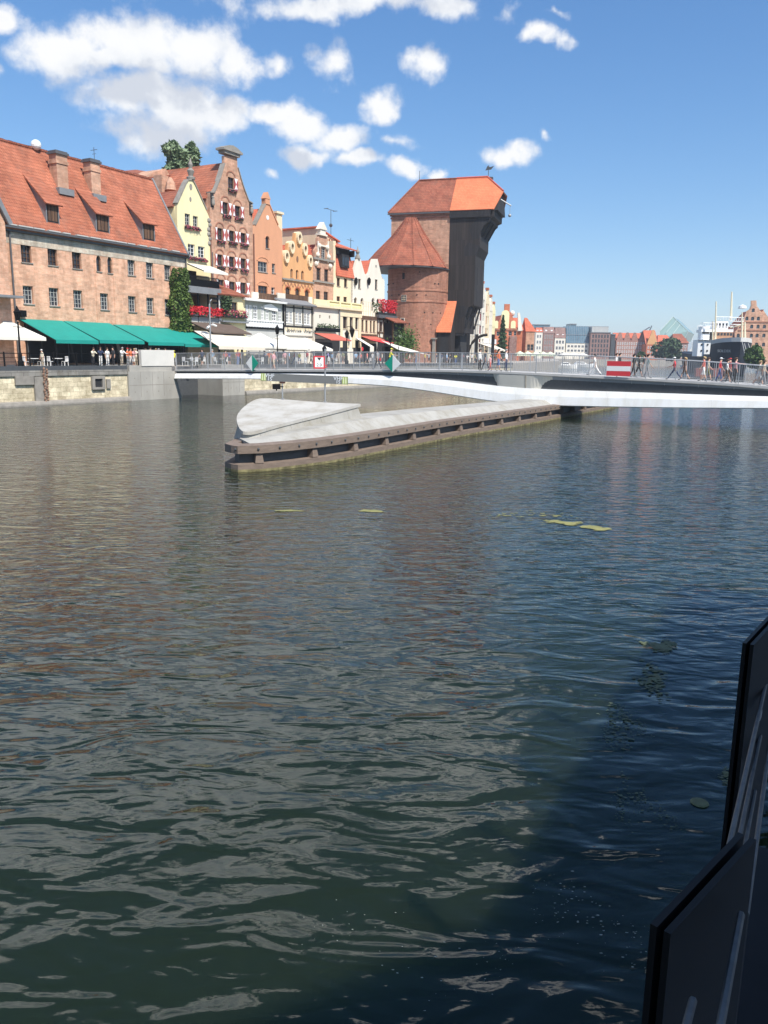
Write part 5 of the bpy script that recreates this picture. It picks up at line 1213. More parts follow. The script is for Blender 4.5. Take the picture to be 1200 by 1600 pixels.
# kiosk at the foot of the round tower with creeper
K_ = front_frame(640, 8.0); p = K_.f(615.5, 525); q = K_.f(632, 525); KF = K_.at(p[0]); kk = House(KF, 'kiosk', 'dark open kiosk with tiled lean-to roof at the foot of the round tower', 'kiosk'); kw = q[0]-p[0]
zt = K_.f(624, 503)[1]; zb = K_.f(624, 523)[1]
kk.box('dark_recess', 'dark', (.2, kw-.2, .4, 2.6, zb-2, zt-.2)); kk.box('post', 'brown_wood', (0, .2, .1, .4, 0, zt), (kw-.2, kw, .1, .4, 0, zt)); kk.slabs([[(-.5, -.6, zt-.1), (kw+.5, -.6, zt-.1), (kw+.5, 2.8, zt+1.2), (-.5, 2.8, zt+1.2)]], .15, 'roof_old')
kk.box('lower_front', 'brown_wood', (0, kw, .15, .5, 0, zb-1.0)); 
a_ = KF.f(624, 524, -.1); b_ = KF.f(631, 531, -.1); kk.box('sign_panel', 'white_paint', (a_[0]-.2, b_[0], -.1, -.04, b_[1]+.3, a_[1]))
m = MB(); c0 = K_.f(632, 530, -.5)
cz = c0[1]-K_.O.z+ZQ if False else c0[1]
ct = K_.at(c0[0], -.5).empty('creeper', 'green creeper hedge spilling over beside the round tower', 'plant')
leafball(m, 2200, lambda: Vector((R.gauss(0, 1.7)+.6, R.gauss(0, .5), max(.3, cz+R.gauss(-.6, 1.1)))), .2); m.build('leaves', M['leaf'], ct, recalc=False)
m = MB(); m.tube([(0, .2, 0), (.4, .1, cz-.6), (1.0, .2, cz+.4)], [.12, .08, .04], 6); m.build('stem', M['bark'], ct)

# ------------------------------------------------------------------ canvas on the promenade
awning(P0, (303, 516.5), (341, 518.5), 3.6, (355, 541), 'cream awning panel beside the ivy column', 'cream_canvas', 'cream awnings', yl=-2.6, val=.35)
awning(P0, (341.5, 518.6), (377, 521), 3.6, (390, 542.5), 'cream awning panel beneath the yellow lower wall', 'cream_canvas', 'cream awnings', yl=-2.6, val=.35)
def parasol(px, py_edge, half_px, label, rise=.9, Y=None, yl=-3.2, mtl='white_canvas', square=True, fr=None):
    Fq = fr or P0
    c = Fq.f(px, py_edge, yl); hw_ = Fq.f(px+half_px, py_edge, yl)[0]-c[0]
    t = empty('parasol', Fq.w(c[0], yl, 0), Fq.a, label, 'parasol', 'cafe parasols'); z = c[1]
    m = MB(); n = 4; ring = [(hw_, -hw_), (hw_, hw_), (-hw_, hw_), (-hw_, -hw_)]
    vs = [(x, y, z) for x, y in ring]+[(x, y, z-.28) for x, y in ring]+[(0, 0, z+rise)]
    m.add(vs, [(i, (i+1) % 4, 8) for i in range(4)]+[(i, (i+1) % 4, 4+(i+1) % 4, 4+i) for i in range(4)]); m.build('canopy', M[mtl], t)
    m = MB(); m.tube([(0, 0, 0), (0, 0, z+rise)], .05, 6); m.build('pole', M['black_metal'], t)
    m = MB(); m.box(-.4, .4, -.4, .4, 0, .12); m.build('base', M['concrete'], t)
    return t
parasol(406, 541, 18, 'white parasol next to the cream awnings', 1.7)
parasol(442, 543, 17, 'white parasol behind the iron lamp post on the promenade', 1.7)
parasol(476, 545, 18, 'white parasol in front of the terracotta awning', 1.5)
# parasol at the edge of the photograph, before the wing house
parasol(9, 526.5, 36, 'broad cream parasol at the black lantern lamp post by the wing house', 1.6, yl=-3.0, mtl='white_canvas', fr=G0)
# tent beside the tower
TF = front_frame(640, 4.2); p = TF.f(610, 551); q = TF.f(660, 553); A = TF.at(p[0]); tt = A.empty('tent_roof', 'low white pitched tent roof at the foot of the round tower', 'tent'); w = q[0]-p[0]
za, zb_ = TF.f(612, 537)[1], TF.f(655, 552)[1]; m = MB(); m.slab([(0, -1.5, za-.9), (w, -1.5, zb_-.2), (w*.95, 1.5, zb_+.2), (-.2, 1.5, za+.5)], .06); m.build('canopy', M['white_canvas'], tt)
for x, y in ((.1, -1.4), (w-.1, -1.4), (.1, 1.4), (w-.3, 1.4)): m = MB(); m.box(x-.05, x+.05, y-.05, y+.05, 0, (za if x < 1 else zb_)-.4); m.build('post', M['black_metal'], tt)
# ------------------------------------------------------------------ lamps and poles
def lamp(px, py_top, frame, yl, label, name='lamp_post', hgt=None):
    p = frame.f(px, py_top, yl); t = empty(name, frame.w(p[0], yl, 0), frame.a, label, 'lamp post', None); H_ = p[1]
    m = MB(); m.lathe([(.26, 0), (.26, .5), (.16, .6), (.14, 1.1), (.08, 1.3), (.065, H_-1.4), (.11, H_-1.35), (.05, H_-1.25)], 10); m.build('post', M['black_metal'], t)
    m = MB(); m.box(-.5, .5, -.03, .03, H_-1.75, H_-1.69); m.build('crossbar', M['black_metal'], t)
    m = MB(); m.lathe([(.16, H_-1.2), (.3, H_-.55), (.34, H_-.5), (.12, H_-.2), (.04, H_)], 6); m.build('lantern', M['black_metal'], t)
    m = MB(); m.lathe([(.13, H_-1.16), (.26, H_-.57)], 6, (0, 0, 0)); m.build('lantern_glass', plain('lamp glass', (.35, .36, .34), .2, .1), t)
    return t
QF = Fr(Q.w(0, 0, ZQ), AQ)
lamp(26, 478, QF, 1.2, 'black lantern lamp post at the quay edge by the cream parasol')
lamp(433, 507, QF, 2.5, 'black lantern lamp post in front of the timber framed house with lettering')
lamp(542, 515, QF, 2.8, 'black lantern lamp post before the cream classical front')
lamp(610, 523, QF, 2.8, 'black lantern lamp post by the half timbered corner house')
lamp(506.8, 538, QF, 1.6, 'short black lantern lamp post beside the clearance sign')
p = QF.f(327, 466, 3.2); t = empty('camera_pole', QF.w(p[0], 3.2, 0), QF.a, 'slim pale pole carrying surveillance cameras and a curved head', 'pole'); H_ = p[1]
m = MB(); m.tube([(0, 0, 0), (0, 0, H_-.7), (.12, 0, H_-.3), (.5, 0, H_)], [.1, .09, .07, .06], 8); m.build('pole', M['grey_metal'], t)
m = MB(); m.box(.35, 1.2, -.22, .22, H_-.1, H_+.12); m.box(.6, 1.3, -.15, .15, H_-.55, H_-.35); m.build('flood_head', M['black_metal'], t)
zc_ = QF.f(327, 511, 3.2)[1]
for s, dz in ((-1, 0), (1, .25)): m = MB(); m.tube([(0, 0, zc_+dz), (s*.3, -.1, zc_+dz)], .04, 6); m.tube([(s*.25, -.1, zc_+dz+.05), (s*.75, -.25, zc_+dz-.12)], .12, 8); m.build('camera', M['white_paint'], t)

# ------------------------------------------------------------------ poplars behind the houses
def tree(name, px, Y, py_top, py_bot_crown, half_px, label, mtl='leaf_grey', n=5000, leaf=.35, seed=1, trunk=True, zg=ZQ, lobes=14, cat='tree'):
    rr = random.Random(seed); P = onY(px, py_top, Y); zt = P.z; zb = onY(px, py_bot_crown, Y).z; hw_ = half_px/FPX*Y
    t = empty(name, (P.x, Y, zg), rr.uniform(0, 6), label, cat); zt -= zg; zb -= zg; hc = (zt-zb)/2; zc = (zt+zb)/2
    m = MB(); cl = []
    for i in range(lobes):
        u = (i+.5)/lobes; z = zb+(zt-zb)*(u*.96+.02); pr = math.sin(PI*min(1, u*.9+.12))**.7; a = rr.uniform(0, 2*PI); r = hw_*pr*rr.uniform(.25, .75)
        cl.append((Vector((r*math.cos(a), r*math.sin(a), z)), hw_*pr*rr.uniform(.42, .7)+.2))
    def fn():
        c, r = rr.choice(cl); u = Vector((rr.gauss(0, 1), rr.gauss(0, 1), rr.gauss(0, 1))).normalized(); return c+u*r*(rr.uniform(.55, 1.08))
    leafball(m, n, fn, leaf, rr); m.build('crown', M[mtl], t, recalc=False)
    m = MB(); m.tube([(0, 0, 0), (.1, 0, zb*.6), (0, .1, zc), (0, 0, zt-hc*.4)], [hw_*.16+.1, hw_*.12+.08, hw_*.08+.05, .04], 7)
    for i in range(6):
        c, r = cl[i*len(cl)//6]; m.tube([(0, 0, max(zb*.8, c.z-hw_)), tuple(c)], [hw_*.05+.03, .03], 5)
    m.build('trunk', M['bark'], t); return t
tree('poplar_tree', 271, 118, 221, 300, 20, 'taller poplar rising behind the yellow gabled house', 'leaf_grey', 5200, .45, 3)
tree('poplar_tree', 300, 120, 223, 300, 14, 'slimmer poplar beside the tall shuttered house roof', 'leaf_grey', 3800, .42, 5)
tree('bush_tree', 212, 121, 272, 285, 10, 'treetop just showing over the granary ridge', 'leaf_grey', 900, .35, 6)
# ------------------------------------------------------------------ the old port crane
kp = onY(696, 590, 157)
K = Fr((kp.x, kp.y, ZQ), math.radians(-17))
c = House(K, 'port_crane', 'huge medieval port crane of black timber between brick towers with red and orange roofs', 'crane')
KD = 9.4; YR = KD/2
ze = K.f(696, 329.5, -.45)[1]; zr = K.f(715, 279.5, YR)[1]
xl = K.f(611, 380)[0]
slp = (zr-ze)/(YR+.45)
zcor = K.f(650, 338)[1]
# brick block
c.body([(xl, 0), (-.02, 0), (-.02, ze-.25), (xl, ze-.25)], 0, KD, 'brick_brown', 'brick_block')
c.box('cornice', 'brick_red', (xl-.15, -.02, -.18, -.003, ze-1.1, ze-.75), (xl-.25, -.02, -.28, -.003, ze-.6, ze-.3)); c.box('eave_board', 'gutter', (xl-.6, 0, -.55, -.29, ze-.35, ze-.1))
xrl = K.f(655.3, 282.5, YR)[0]
el = K.f(607.7, 332)[0]
c.slabs([[(el, -.5, ze), (.0, -.5, ze), (.0, YR, zr), (xrl, YR, zr)], [(el, KD+.5, ze), (.0, KD+.5, ze), (.0, YR, zr), (xrl, YR, zr)], [(el, -.5, ze), (el, KD+.5, ze), (xrl, YR, zr)]], .2, 'roof_old', 'old_roof')
m = MB(); m.tube([(el, -.5, ze+.08), (xrl, YR, zr+.1), (0, YR, zr+.1)], .16, 6); c_ = m.build('ridge_tiles', M['roof_old'], c.t)
# timber body
def KX(px, py, yl=9): return K.f(px, py, yl)[0]
def KZ(py, px=755): return K.f(px, py)[1]
xm, x2, x3 = KX(763, 375), KX(756, 420), KX(740, 510); xh0, xh1 = KX(778, 343), KX(784, 340)
xg = K.f(772, 333)[0]
z520, z492, z478, z400, z386, z364, z343, z339 = [KZ(v) for v in (520.5, 494, 478, 399, 386, 364, 344, 338)]
prof = [(.0, z520), (x3, z520), (x3, z492), (x2, z478), (x2, z400), (xm, z386), (xm, z364), (xm+.6, z364+1.2), (xh0, z343), (xh1, z339), (xh1, ze+.6), (.0, ze+.6)]
prof = [(.0, z520), (x3, z520), (x3, z492), (x2-.9, z478-.2), (x2, z478+.15), (x2, z400), (xm, z386), (xm, z364), (xm+.7, z364+1.35), (xh0, z343), (xh0, z343+.35), (xh1, z339), (xh1, ze-.02), (.0, ze-.02)]
c.body(prof, 0, KD, 'black_wood', 'timber_body')
c.box('eave_shadow_board', 'black_wood_dark', (.01, xh1-.2, -.12, -.003, KZ(339), ze-.05)) if False else None
c.box('eave_board', 'black_wood_dark', (.01, K.f(767, 329)[0], -.40, -.004, ze-1.25, ze-.05))
# thin dark sheets paint the jetties' shade on the side wall; hoods and slits on the river face
e = .012
m = MB(); m.prism_xz([(x2-2.1, z400-.1), (x2+.02, z400+.05), (xm-.02, z386), (xm-.05, z386+.25), (x2-1.4, z386+.9), (x2-2.2, z386-.2)], -e, -.003); m.build('jetty_shade', M['black_wood_dark'], c.t)
m = MB(); m.prism_xz([(xm-1.35, z364-1.2), (xm-.0, z364-.9), (xm, z364), (xm+.7, z364+1.35), (xh0, z343), (xh0-.3, z343+1.0), (xm-.5, z343+.7), (xm-2.0, z364+.8)], -e, -.003); m.build('jetty_shade', M['black_wood_dark'], c.t)
m = MB(); m.prism_xz([(x3+.0, z492+.02), (x2-.9, z478-.18), (x2-2.9, z478+.1), (x3-1.2, z492-.6)], -e, -.003); m.build('jetty_shade', M['black_wood_dark'], c.t)
m = MB()
for z0, z1, yy in ((KZ(443), KZ(416), 2.5), (KZ(470), KZ(452), 2.2), (KZ(440), KZ(420), 6.8)): m.box(x2+.002, x2+.03, yy, yy+.6, z0, z1)
m.box(xh1+.002, xh1+.03, 1.5, KD-1.5, z339+1.2, ze-.6); m.build('loading_hatch', M['dark'], c.t)
m = MB()
for yy in (1.5, 4.6, 7.9): m.hexa([(xm, yy, z364-.5), (xm+.25, yy, z364-.5), (xm+.25, yy+.3, z364-.5), (xm, yy+.3, z364-.5), (xh0-.2, yy, z343), (xh0+.05, yy, z343), (xh0+.05, yy+.3, z343), (xh0-.2, yy+.3, z343)])
for yy in (.3, 4.5, 8.6): m.hexa([(x3+.01, yy, z492-2.2), (x3+.3, yy, z492-2.2), (x3+.3, yy+.35, z492-2.2), (x3+.01, yy+.35, z492-2.2), (x2-.6, yy, z478-.1), (x2-.3, yy, z478-.1), (x2-.3, yy+.35, z478-.1), (x2-.6, yy+.35, z478-.1)])
m.build('brace', M['black_wood_dark'], c.t)
# orange roof with half hip to the river
xe = xg; yc_ = YR-(YR+.45)*.47; zc_ = ze+slp*(yc_+.45); xrr = K.f(762, 278.5, YR)[0]; xg2 = KX(783, 305, 6)
c.slabs([[(.02, -.5, ze+.05), (xe, -.5, ze+.05), (xe+1.2, yc_, zc_+.05), (xrr, YR, zr+.05), (.02, YR, zr+.05)], [(.02, KD+.5, ze+.05), (xe, KD+.5, ze+.05), (xe+1.2, KD-yc_, zc_+.05), (xrr, YR, zr+.05), (.02, YR, zr+.05)], [(xe+1.2, yc_, zc_+.05), (xe+1.2, KD-yc_, zc_+.05), (xrr, YR, zr+.05)]], .22, 'roof_orange', 'orange_roof')
m = MB(); m.prism_yz([(.25, ze-.02), (KD-.25, ze-.02), (KD-yc_, zc_-.35), (yc_, zc_-.35)], xe-1.6, xe+.6); m.build('river_gable', M['black_wood_dark'], c.t)
m = MB(); m.tube([(.05, YR, zr+.14), (xrr, YR, zr+.14)], .17, 6); m.tube([(xrr, YR, zr+.14), (xe+1.2, yc_, zc_+.12)], .13, 6); m.build('ridge_tiles', plain('ridge tile', (.5, .1, .06), .8), c.t)
m = MB(); m.tube([(xe+.6, 3.2, z339+3.4), (xe+2.6, 3.2, z339+2.2)], .12, 6); m.tube([(xe+2.4, 3.2, z339+2.3), (xe+2.4, 3.2, z339+.6)], .04, 5); m.ball((xe+2.4, 3.2, z339+.5), .3, 8, 6); m.build('hoist_beam', M['grey_metal'], c.t)
# weather vane
m = MB(); pv = K.f(765, 258, YR); xv = xrr+.1; zv = pv[1]; m.tube([(xv, YR, zr), (xv, YR, zv)], .06, 5); m.prism_xz([(xv-.6, zv-.9), (xv+.5, zv-.8), (xv+1.0, zv-.2), (xv+.3, zv-.35), (xv-.2, zv-.1)], YR-.03, YR+.03); m.prism_xz([(xv-.9, zv-2.4), (xv+1.0, zv-2.6), (xv+.9, zv-2.1), (xv-.2, zv-2.0)], YR-.03, YR+.03); m.build('weather_vane', M['dark_metal'], c.t)
m = MB(); m.tube([(xrl, YR, zr), (xrl, YR, zr+1.8)], .05, 5); m.build('finial', M['dark_metal'], c.t)
# ground storey: posts, brace, dark passage
m = MB(); m.box(.6, x3-1.0, 1.2, KD-.2, 0, z520-.01); m.build('passage', M['dark'], c.t)
m = MB()
for x, y in ((.1, .1), (3.9, .1), (3.9, 8.6), (.1, 8.6), (7.2, 8.6)): m.box(x, x+.55, y, y+.55, 0, z520-.004)
m.box(-.02, x3, .05, .5, z520-.5, z520-.003); m.build('post', M['black_wood_dark'], c.t)
m = MB(); pts = [(4.2+3.6*(1-math.cos(t*PI/2)), .35, z520-4.2+3.9*math.sin(t*PI/2)) for t in [i/7 for i in range(8)]]; m.tube(pts, .28, 6); m.build('curved_brace', M['black_wood'], c.t)
# lean-to
a = K.f(690.5, 471); b = K.f(713.5, 470); zb0 = (a[1]+b[1])/2; yo, zo = K.fx(704.3, 518.8, b[0]); print('lean-to', yo, zo, a, b)
yo = max(-5.0, min(-1.5, yo)); zo2 = K.f(692, 519, yo)[1]
c.slabs([[(a[0], -.01, zb0), (b[0], -.01, zb0), (b[0], yo, zo2), (a[0], yo, zo2)]], .15, 'roof_orange', 'lean_to_roof')
m = MB(); m.prism_yz([(-.01, zb0-.25), (yo+.3, zo2-.1), (yo+.3, zo2-.4), (-.01, zo2-.4)], a[0]+.15, b[0]-.1); m.box(a[0]+.15, b[0]-.1, yo+.4, -.01, .0, zo2-.41) ; m.build('lean_to', M['black_wood'], c.t)
m = MB(); m.box(a[0]+.8, b[0]-.6, yo+.36, yo+.399, .2, zo2-.9); m.build('doorway', M['dark'], c.t)
m = MB(); p = K.f(675.5, 534, -6); m.box(p[0]-.25, p[0]+.25, yo-.6, yo-.1, 0, K.f(675, 530, yo)[1]); m.box(p[0]-.5, p[0]+.5, yo-.8, yo+.1, K.f(675, 530, yo)[1], K.f(675, 530, yo)[1]+.25); m.build('stone_pillar', M['stone_trim'], c.t)
# round tower
xc = K.f(646.5, 480, -3)[0]; rt = 46.5/1250*155; yc = -.3
zt = K.f(646, 414, -6)[1]
m = MB(); prof = [(rt*1.03, 0), (rt*1.01, 4), (rt, zt*.62), (rt+.12, zt*.625), (rt+.12, zt*.64), (rt, zt*.645), (rt, zt*.735), (rt+.1, zt*.74), (rt+.1, zt*.755), (rt-.02, zt*.76), (rt-.02, zt+.6)]
m.lathe(prof, 40, (xc, yc, 0)); m.build('round_tower', M['brick_red'], c.t)
xb = K.f(634.5, 413, -2)[0]-.5; rb = 69/1250*154; xa = K.f(645, 341)[0]; za = K.f(645, 341, -.8)[1]
m = MB(); n = 14; k0 = len(m.v)
rings = [(xb, -.6, zt-.25, rb), (xb*.7+xa*.3, -.7, zt+(za-zt)*.30, rb*.715), (xb*.35+xa*.65, -.85, zt+(za-zt)*.64, rb*.38), (xa, -1.1, za, .9)]
for X, Y, Z, r in rings: m.v += [(X+r*math.cos(2*PI*(i+.5)/n), Y+r*math.sin(2*PI*(i+.5)/n), Z) for i in range(n)]
for j in range(3):
    for i in range(n): m.f.append((j*n+i, j*n+(i+1) % n, (j+1)*n+(i+1) % n, (j+1)*n+i)); m.m.append(0)
m.f += [tuple(range(n)), tuple(reversed(range(3*n, 4*n)))]; m.m += [0, 0]
tr = m.build('tower_roof', M['roof_old'], c.t)
m = MB()
for i in range(n):
    if math.sin(2*PI*(i+.5)/n) < .3: m.tube([(X+r*math.cos(2*PI*(i+.5)/n)*1.0, Y+r*math.sin(2*PI*(i+.5)/n)*1.0, Z+.05) for X, Y, Z, r in rings], .1, 5)
m.build('hip_tiles', M['roof_old'], tr)
m = MB(); m.lathe([(rb-.02, zt-.5), (rb+.03, zt-.3)], n, (xb, -.6, 0)); m.build('eave_board', M['gutter'], tr)
def tower_win(px0, py0, px1, py1, mtl, rim=None):
    # sits on the round wall where the picture shows it
    P = K.l(onY((px0+px1)/2, (py0+py1)/2, 150)); o = K.l(CAM); d = (P-o).normalized(); lo, hi = 0.0, 400.0
    # ray against cylinder
    ox, oy = o.x-xc, o.y-yc; A = d.x**2+d.y**2; Bq = 2*(ox*d.x+oy*d.y); Cq = ox*ox+oy*oy-(rt+.02)**2; t = (-Bq-math.sqrt(Bq*Bq-4*A*Cq))/(2*A); h = o+d*t
    an = math.atan2(h.y-yc, h.x-xc); w = (px1-px0)/1250*150/2; hh = (py1-py0)/1250*150/2
    m = MB(); m.box(-w, w, -.1, .3, -hh, hh); q = m.build('window', M[rim or 'stone_trim'], c.t); q.location = (h.x, h.y, h.z); q.rotation_euler = (0, 0, an+PI/2)
    m = MB(); m.box(-w*.75, w*.75, -.104, -.101, -hh*.82, hh*.82); p_ = m.build('pane', M[mtl], q)
    if mtl != 'dark':
        m = MB()
        for i in range(1, 3): m.box(-w*.75+w*.5*i-.03, -w*.75+w*.5*i+.03, -.115, -.105, -hh*.8, hh*.8); m.box(-w*.75, w*.75, -.116, -.1055, -hh*.82+hh*.55*i-.03, -hh*.82+hh*.55*i+.03)
        m.build('grille', M['cream'], q)
tower_win(628, 425.5, 633.7, 437.3, 'dark', 'brick_red'); tower_win(626.7, 461, 635.4, 471.6, 'glass'); tower_win(625.7, 497, 632.6, 504.8, 'dark', 'white')
m = MB()
rr = random.Random(4)
for i in range(26):
    an = -PI/2+rr.uniform(-1.2, 1.2); z = zt*rr.choice((.25, .4, .52, .7, .82, .93))
    m.ball((xc+rt*math.cos(an)*1.004, yc+rt*math.sin(an)*1.004, z), .13, 6, 4)
m.build('putlog_hole', M['dark'], c.t)
# pipe down the flank
m = MB(); x_ = K.f(612.5, 480, -.3)[0]; m.tube([(x_, -.35, .3), (x_, -.35, zt-.5)], .12, 6); m.build('drainpipe', M['gutter'], c.t)

# ------------------------------------------------------------------ houses beyond the crane
qd = Vector((53-25, 250-159, 0)).normalized(); AQ2 = math.atan2(qd.y, qd.x)
bq2 = Vector((25, 159, ZQ)); n2 = Vector((-qd.y, qd.x, 0))
H2 = Fr(bq2+n2*12.5, AQ2)
for i, (pxl, pxr, ya, ys, mt, lab) in enumerate(((747, 757.5, 441, 461, 'white', 'white gabled waterfront house half hidden by the crane'), (757.6, 763.5, 452, 470, 'cream', 'cream gabled waterfront house with red shutters beyond the crane'), (763.6, 768.6, 463, 478, 'white', 'narrow white waterfront house with red gable steps'), (768.7, 773, 474, 484, 'yellow', 'narrow yellow waterfront house beside the orange brick hotel'))):
    a = H2.f(pxl, 520)[0]; b = H2.f(pxr, 520)[0]; h = House(H2.at(a), 'waterfront_house', lab, 'house', 'gabled houses beyond the crane'); w = b-a; h.w = w
    zs = h.F.f((pxl+pxr)/2, ys)[1]; za_ = h.F.f((pxl+pxr)/2, ya)[1]; nst = 4 if zs > 14 else 3
    for f_ in range(1, nst+1):
        z = zs*f_/(nst+1)+.3
        for s in range(2): x = w*(.16+.42*s); h.win(x, z, x+w*.26, z+1.9, frame='red_shutter' if i in (1, 0) and s == 0 else 'white_paint', nx=2, nz=2, sill=False)
    h.win(w*.4, zs+.5, w*.6, zs+2.0, frame='white_paint', nx=1, nz=1, sill=False)
    h.front([(0, 0), (w, 0), (w, zs), (w*.84, zs+(za_-zs)*.3), (w*.8, zs+(za_-zs)*.5), (w*.62, zs+(za_-zs)*.8), (w*.6, za_), (w*.4, za_), (w*.38, zs+(za_-zs)*.8), (w*.2, zs+(za_-zs)*.5), (w*.16, zs+(za_-zs)*.3), (0, zs)], mt, .5)
    gable_body(h, zs-.3, zs-.3, za_-1.2, w/2, mt, 'roof_coral', 11, .5)
    h.box('gable_cap', 'brick_orange', (w*.36, w*.64, -.1, .6, za_+.002, za_+.5)); h.box('balcony', 'white_paint', (w*.1, w*.9, -1.3, -.01, 4.2, 4.4), (w*.1, w*.9, -1.3, -1.22, 4.4, 5.4)) if i < 3 else None
# scaffold-like balcony tower beside the crane
a = H2.f(742, 520, -2)[0]; b = H2.f(751, 520, -2)[0]; t = H2.at(a, -2).empty('scaffold', 'pale scaffold of poles and boards in the gap below the crane hood', 'scaffold'); m = MB(); w = b-a
for x in (0, w/2, w):
    for y in (0, 1.2): m.tube([(x, y, 0), (x, y, 12.5)], .06, 5)
for z in (3, 5.5, 8, 10.5, 12.4): m.tube([(0, 0, z), (w, 0, z)], .05, 5); m.tube([(0, 1.2, z), (w, 1.2, z)], .05, 5)
m.build('pole', M['grey_metal'], t); m = MB()
for z in (3, 5.5, 8, 10.5): m.box(0, w, 0, 1.2, z-.1, z)
m.build('board', M['cream_canvas'], t)
for i, px in enumerate((748, 754, 760, 766)):
    a = H2.f(px, 540, -5.5)[0]
    awning(H2, (px, 536+i*.7), (px+4.6, 536.5+i*.7), 3.2, (px+8, 543+i*1.2), ['striped pale awning nearest the crane passage', 'second pale awning out from the crane passage', 'third pale awning out from the crane passage', 'last pale awning before the spruce tree'][i], 'cream_canvas', 'pale awnings beyond the crane', yl=-1.5, posts=True, val=.3)

# orange brick hotel with cream arched panels
HF = Fr(onY(772, 560, 236).xy.to_3d()+Vector((0, 0, ZQ)), math.radians(4))
hh = House(HF, 'brick_hotel', 'orange brick hotel gable with three cream arched panels and turret', 'hotel'); w = HF.f(817, 520)[0]; xg_ = HF.f(808, 520)[0]
zs = HF.f(790, 514)[1]; za_ = HF.f(790, 475)[1]
for q in ((794.5, 517.5, 799.8, 524.5), (794.5, 534, 799.5, 541), (803, 517.5, 807, 524.5), (803, 534, 807, 541), (776, 518, 780, 525)): hh.pwin(*q, frame='grey_wall', nx=1, nz=2, sill=False)
o = [(0, 0), (xg_, 0), (xg_, zs), (xg_*.87, zs+1.8), (xg_*.72, zs+4.2), (xg_*.66, za_-2.2), (xg_*.62, za_-2.2), (xg_*.62, za_), (xg_*.38, za_), (xg_*.38, za_-2.2), (xg_*.34, za_-2.2), (xg_*.28, zs+4.2), (xg_*.13, zs+1.8), (0, zs)]
hh.front(o, 'brick_orange', .6); hh.w = xg_; gable_body(hh, zs-.5, zs-.5, za_-2.8, xg_/2, 'brick_orange', 'roof_coral', 16, .6)
for (a0, b0, y0, y1) in ((773.2, 778.2, 501, 513), (783, 795, 484.5, 513), (798, 805.5, 501, 513)):
    a = HF.f(a0, 510)[0]; b = HF.f(b0, 510)[0]; m = MB(); m.prism_xz(arch_poly(a, b, HF.f((a0+b0)/2, y1)[1], HF.f((a0+b0)/2, y0)[1]), -.06, -.003); m.build('arched_panel', M['yellow'], hh.t)
hh.box('string_course', 'brick_red', (-.05, xg_+.1, -.2, -.004, zs-.4, zs)); hh.box('buttress', 'brick_plum', (xg_-2.2, xg_-.1, -.5, -.005, 0, zs-2)); 
hh.body([(xg_+.02, 0), (w, 0), (w, zs-.5), (xg_+.02, zs-.5)], .5, 12, 'brick_orange', 'side_wing')
hh.slabs([[(xg_-1.5, .3, zs-.2), (w+.3, .3, zs-.2), (w+.3, 6, za_-3.5), (xg_-4, 6, za_-3.5)]], .2, 'roof_coral', 'side_roof')
m = MB(); m.prism_xz([(xg_+.2, zs-.4), (w-.2, zs-.4), (w-1.2, zs+4.6), (w-1.8, zs+4.6)], -.3, .29); m.build('white_gablet', M['white'], hh.t)
m = MB(); m.tube([(w-2.2, 5, za_-3.4), (w-2.2, 5, za_-2.9)], .3, 6); m.ball((w-2.2, 5, za_-2.3), .8, 8, 6); m.build('white_finial', M['white'], hh.t)
TFr = Fr(onY(820, 560, 243).xy.to_3d()+Vector((0, 0, ZQ)), math.radians(4)); th = House(TFr, 'brick_turret', 'brown brick turret with steep coral red roof next to the hotel', 'turret'); w2 = TFr.f(835, 530)[0]; zs2 = TFr.f(828, 518)[1]; za2 = TFr.f(823, 496)[1]
for i in range(2): th.win(w2*(.2+.4*i), 3, w2*(.2+.4*i)+.9, 4.8, frame='grey_wall', nx=1, nz=2, sill=False)
th.front([(0, 0), (w2, 0), (w2, zs2), (0, zs2)], 'brick_brown', .5); th.body([(0, 0), (w2, 0), (w2, zs2), (0, zs2)], .5, 6, 'brick_brown')
m = MB(); m.add([(-.2, -.2, zs2), (w2+.5, -.2, zs2), (w2+.5, 6.2, zs2), (-.2, 6.2, zs2), (-.1, 2.5, za2), (w2*.28, 2.5, za2)], [(0, 1, 5, 4), (1, 2, 5), (2, 3, 4, 5), (3, 0, 4), (0, 3, 2, 1)]); m.build('roof', M['roof_coral'], th.t)
# spruce
sp = onY(784, 552, 224); t = empty('spruce_tree', (sp.x, sp.y, ZQ), 0, 'dark pointed spruce standing before the orange brick hotel', 'tree'); zt_ = onY(784, 492, 224).z-ZQ; rr = random.Random(9); m = MB()
def spn():
    u = rr.random()**.75; z = .6+(zt_-.6)*(1-u) if False else zt_*(1-u); lay = .75+.25*math.sin(z*6.0); r = 2.15*(1-z/zt_)**.85*lay*rr.uniform(.45, 1.05)+.05; a = rr.uniform(0, 2*PI); return Vector((r*math.cos(a), r*math.sin(a), max(.8, z-.25*r)))
leafball(m, 3800, spn, .3, rr); m.build('crown', M['leaf_dark'], t, recalc=False); m = MB(); m.tube([(0, 0, 0), (0, 0, zt_*.95)], [.25, .03], 6); m.build('trunk', M['bark'], t)

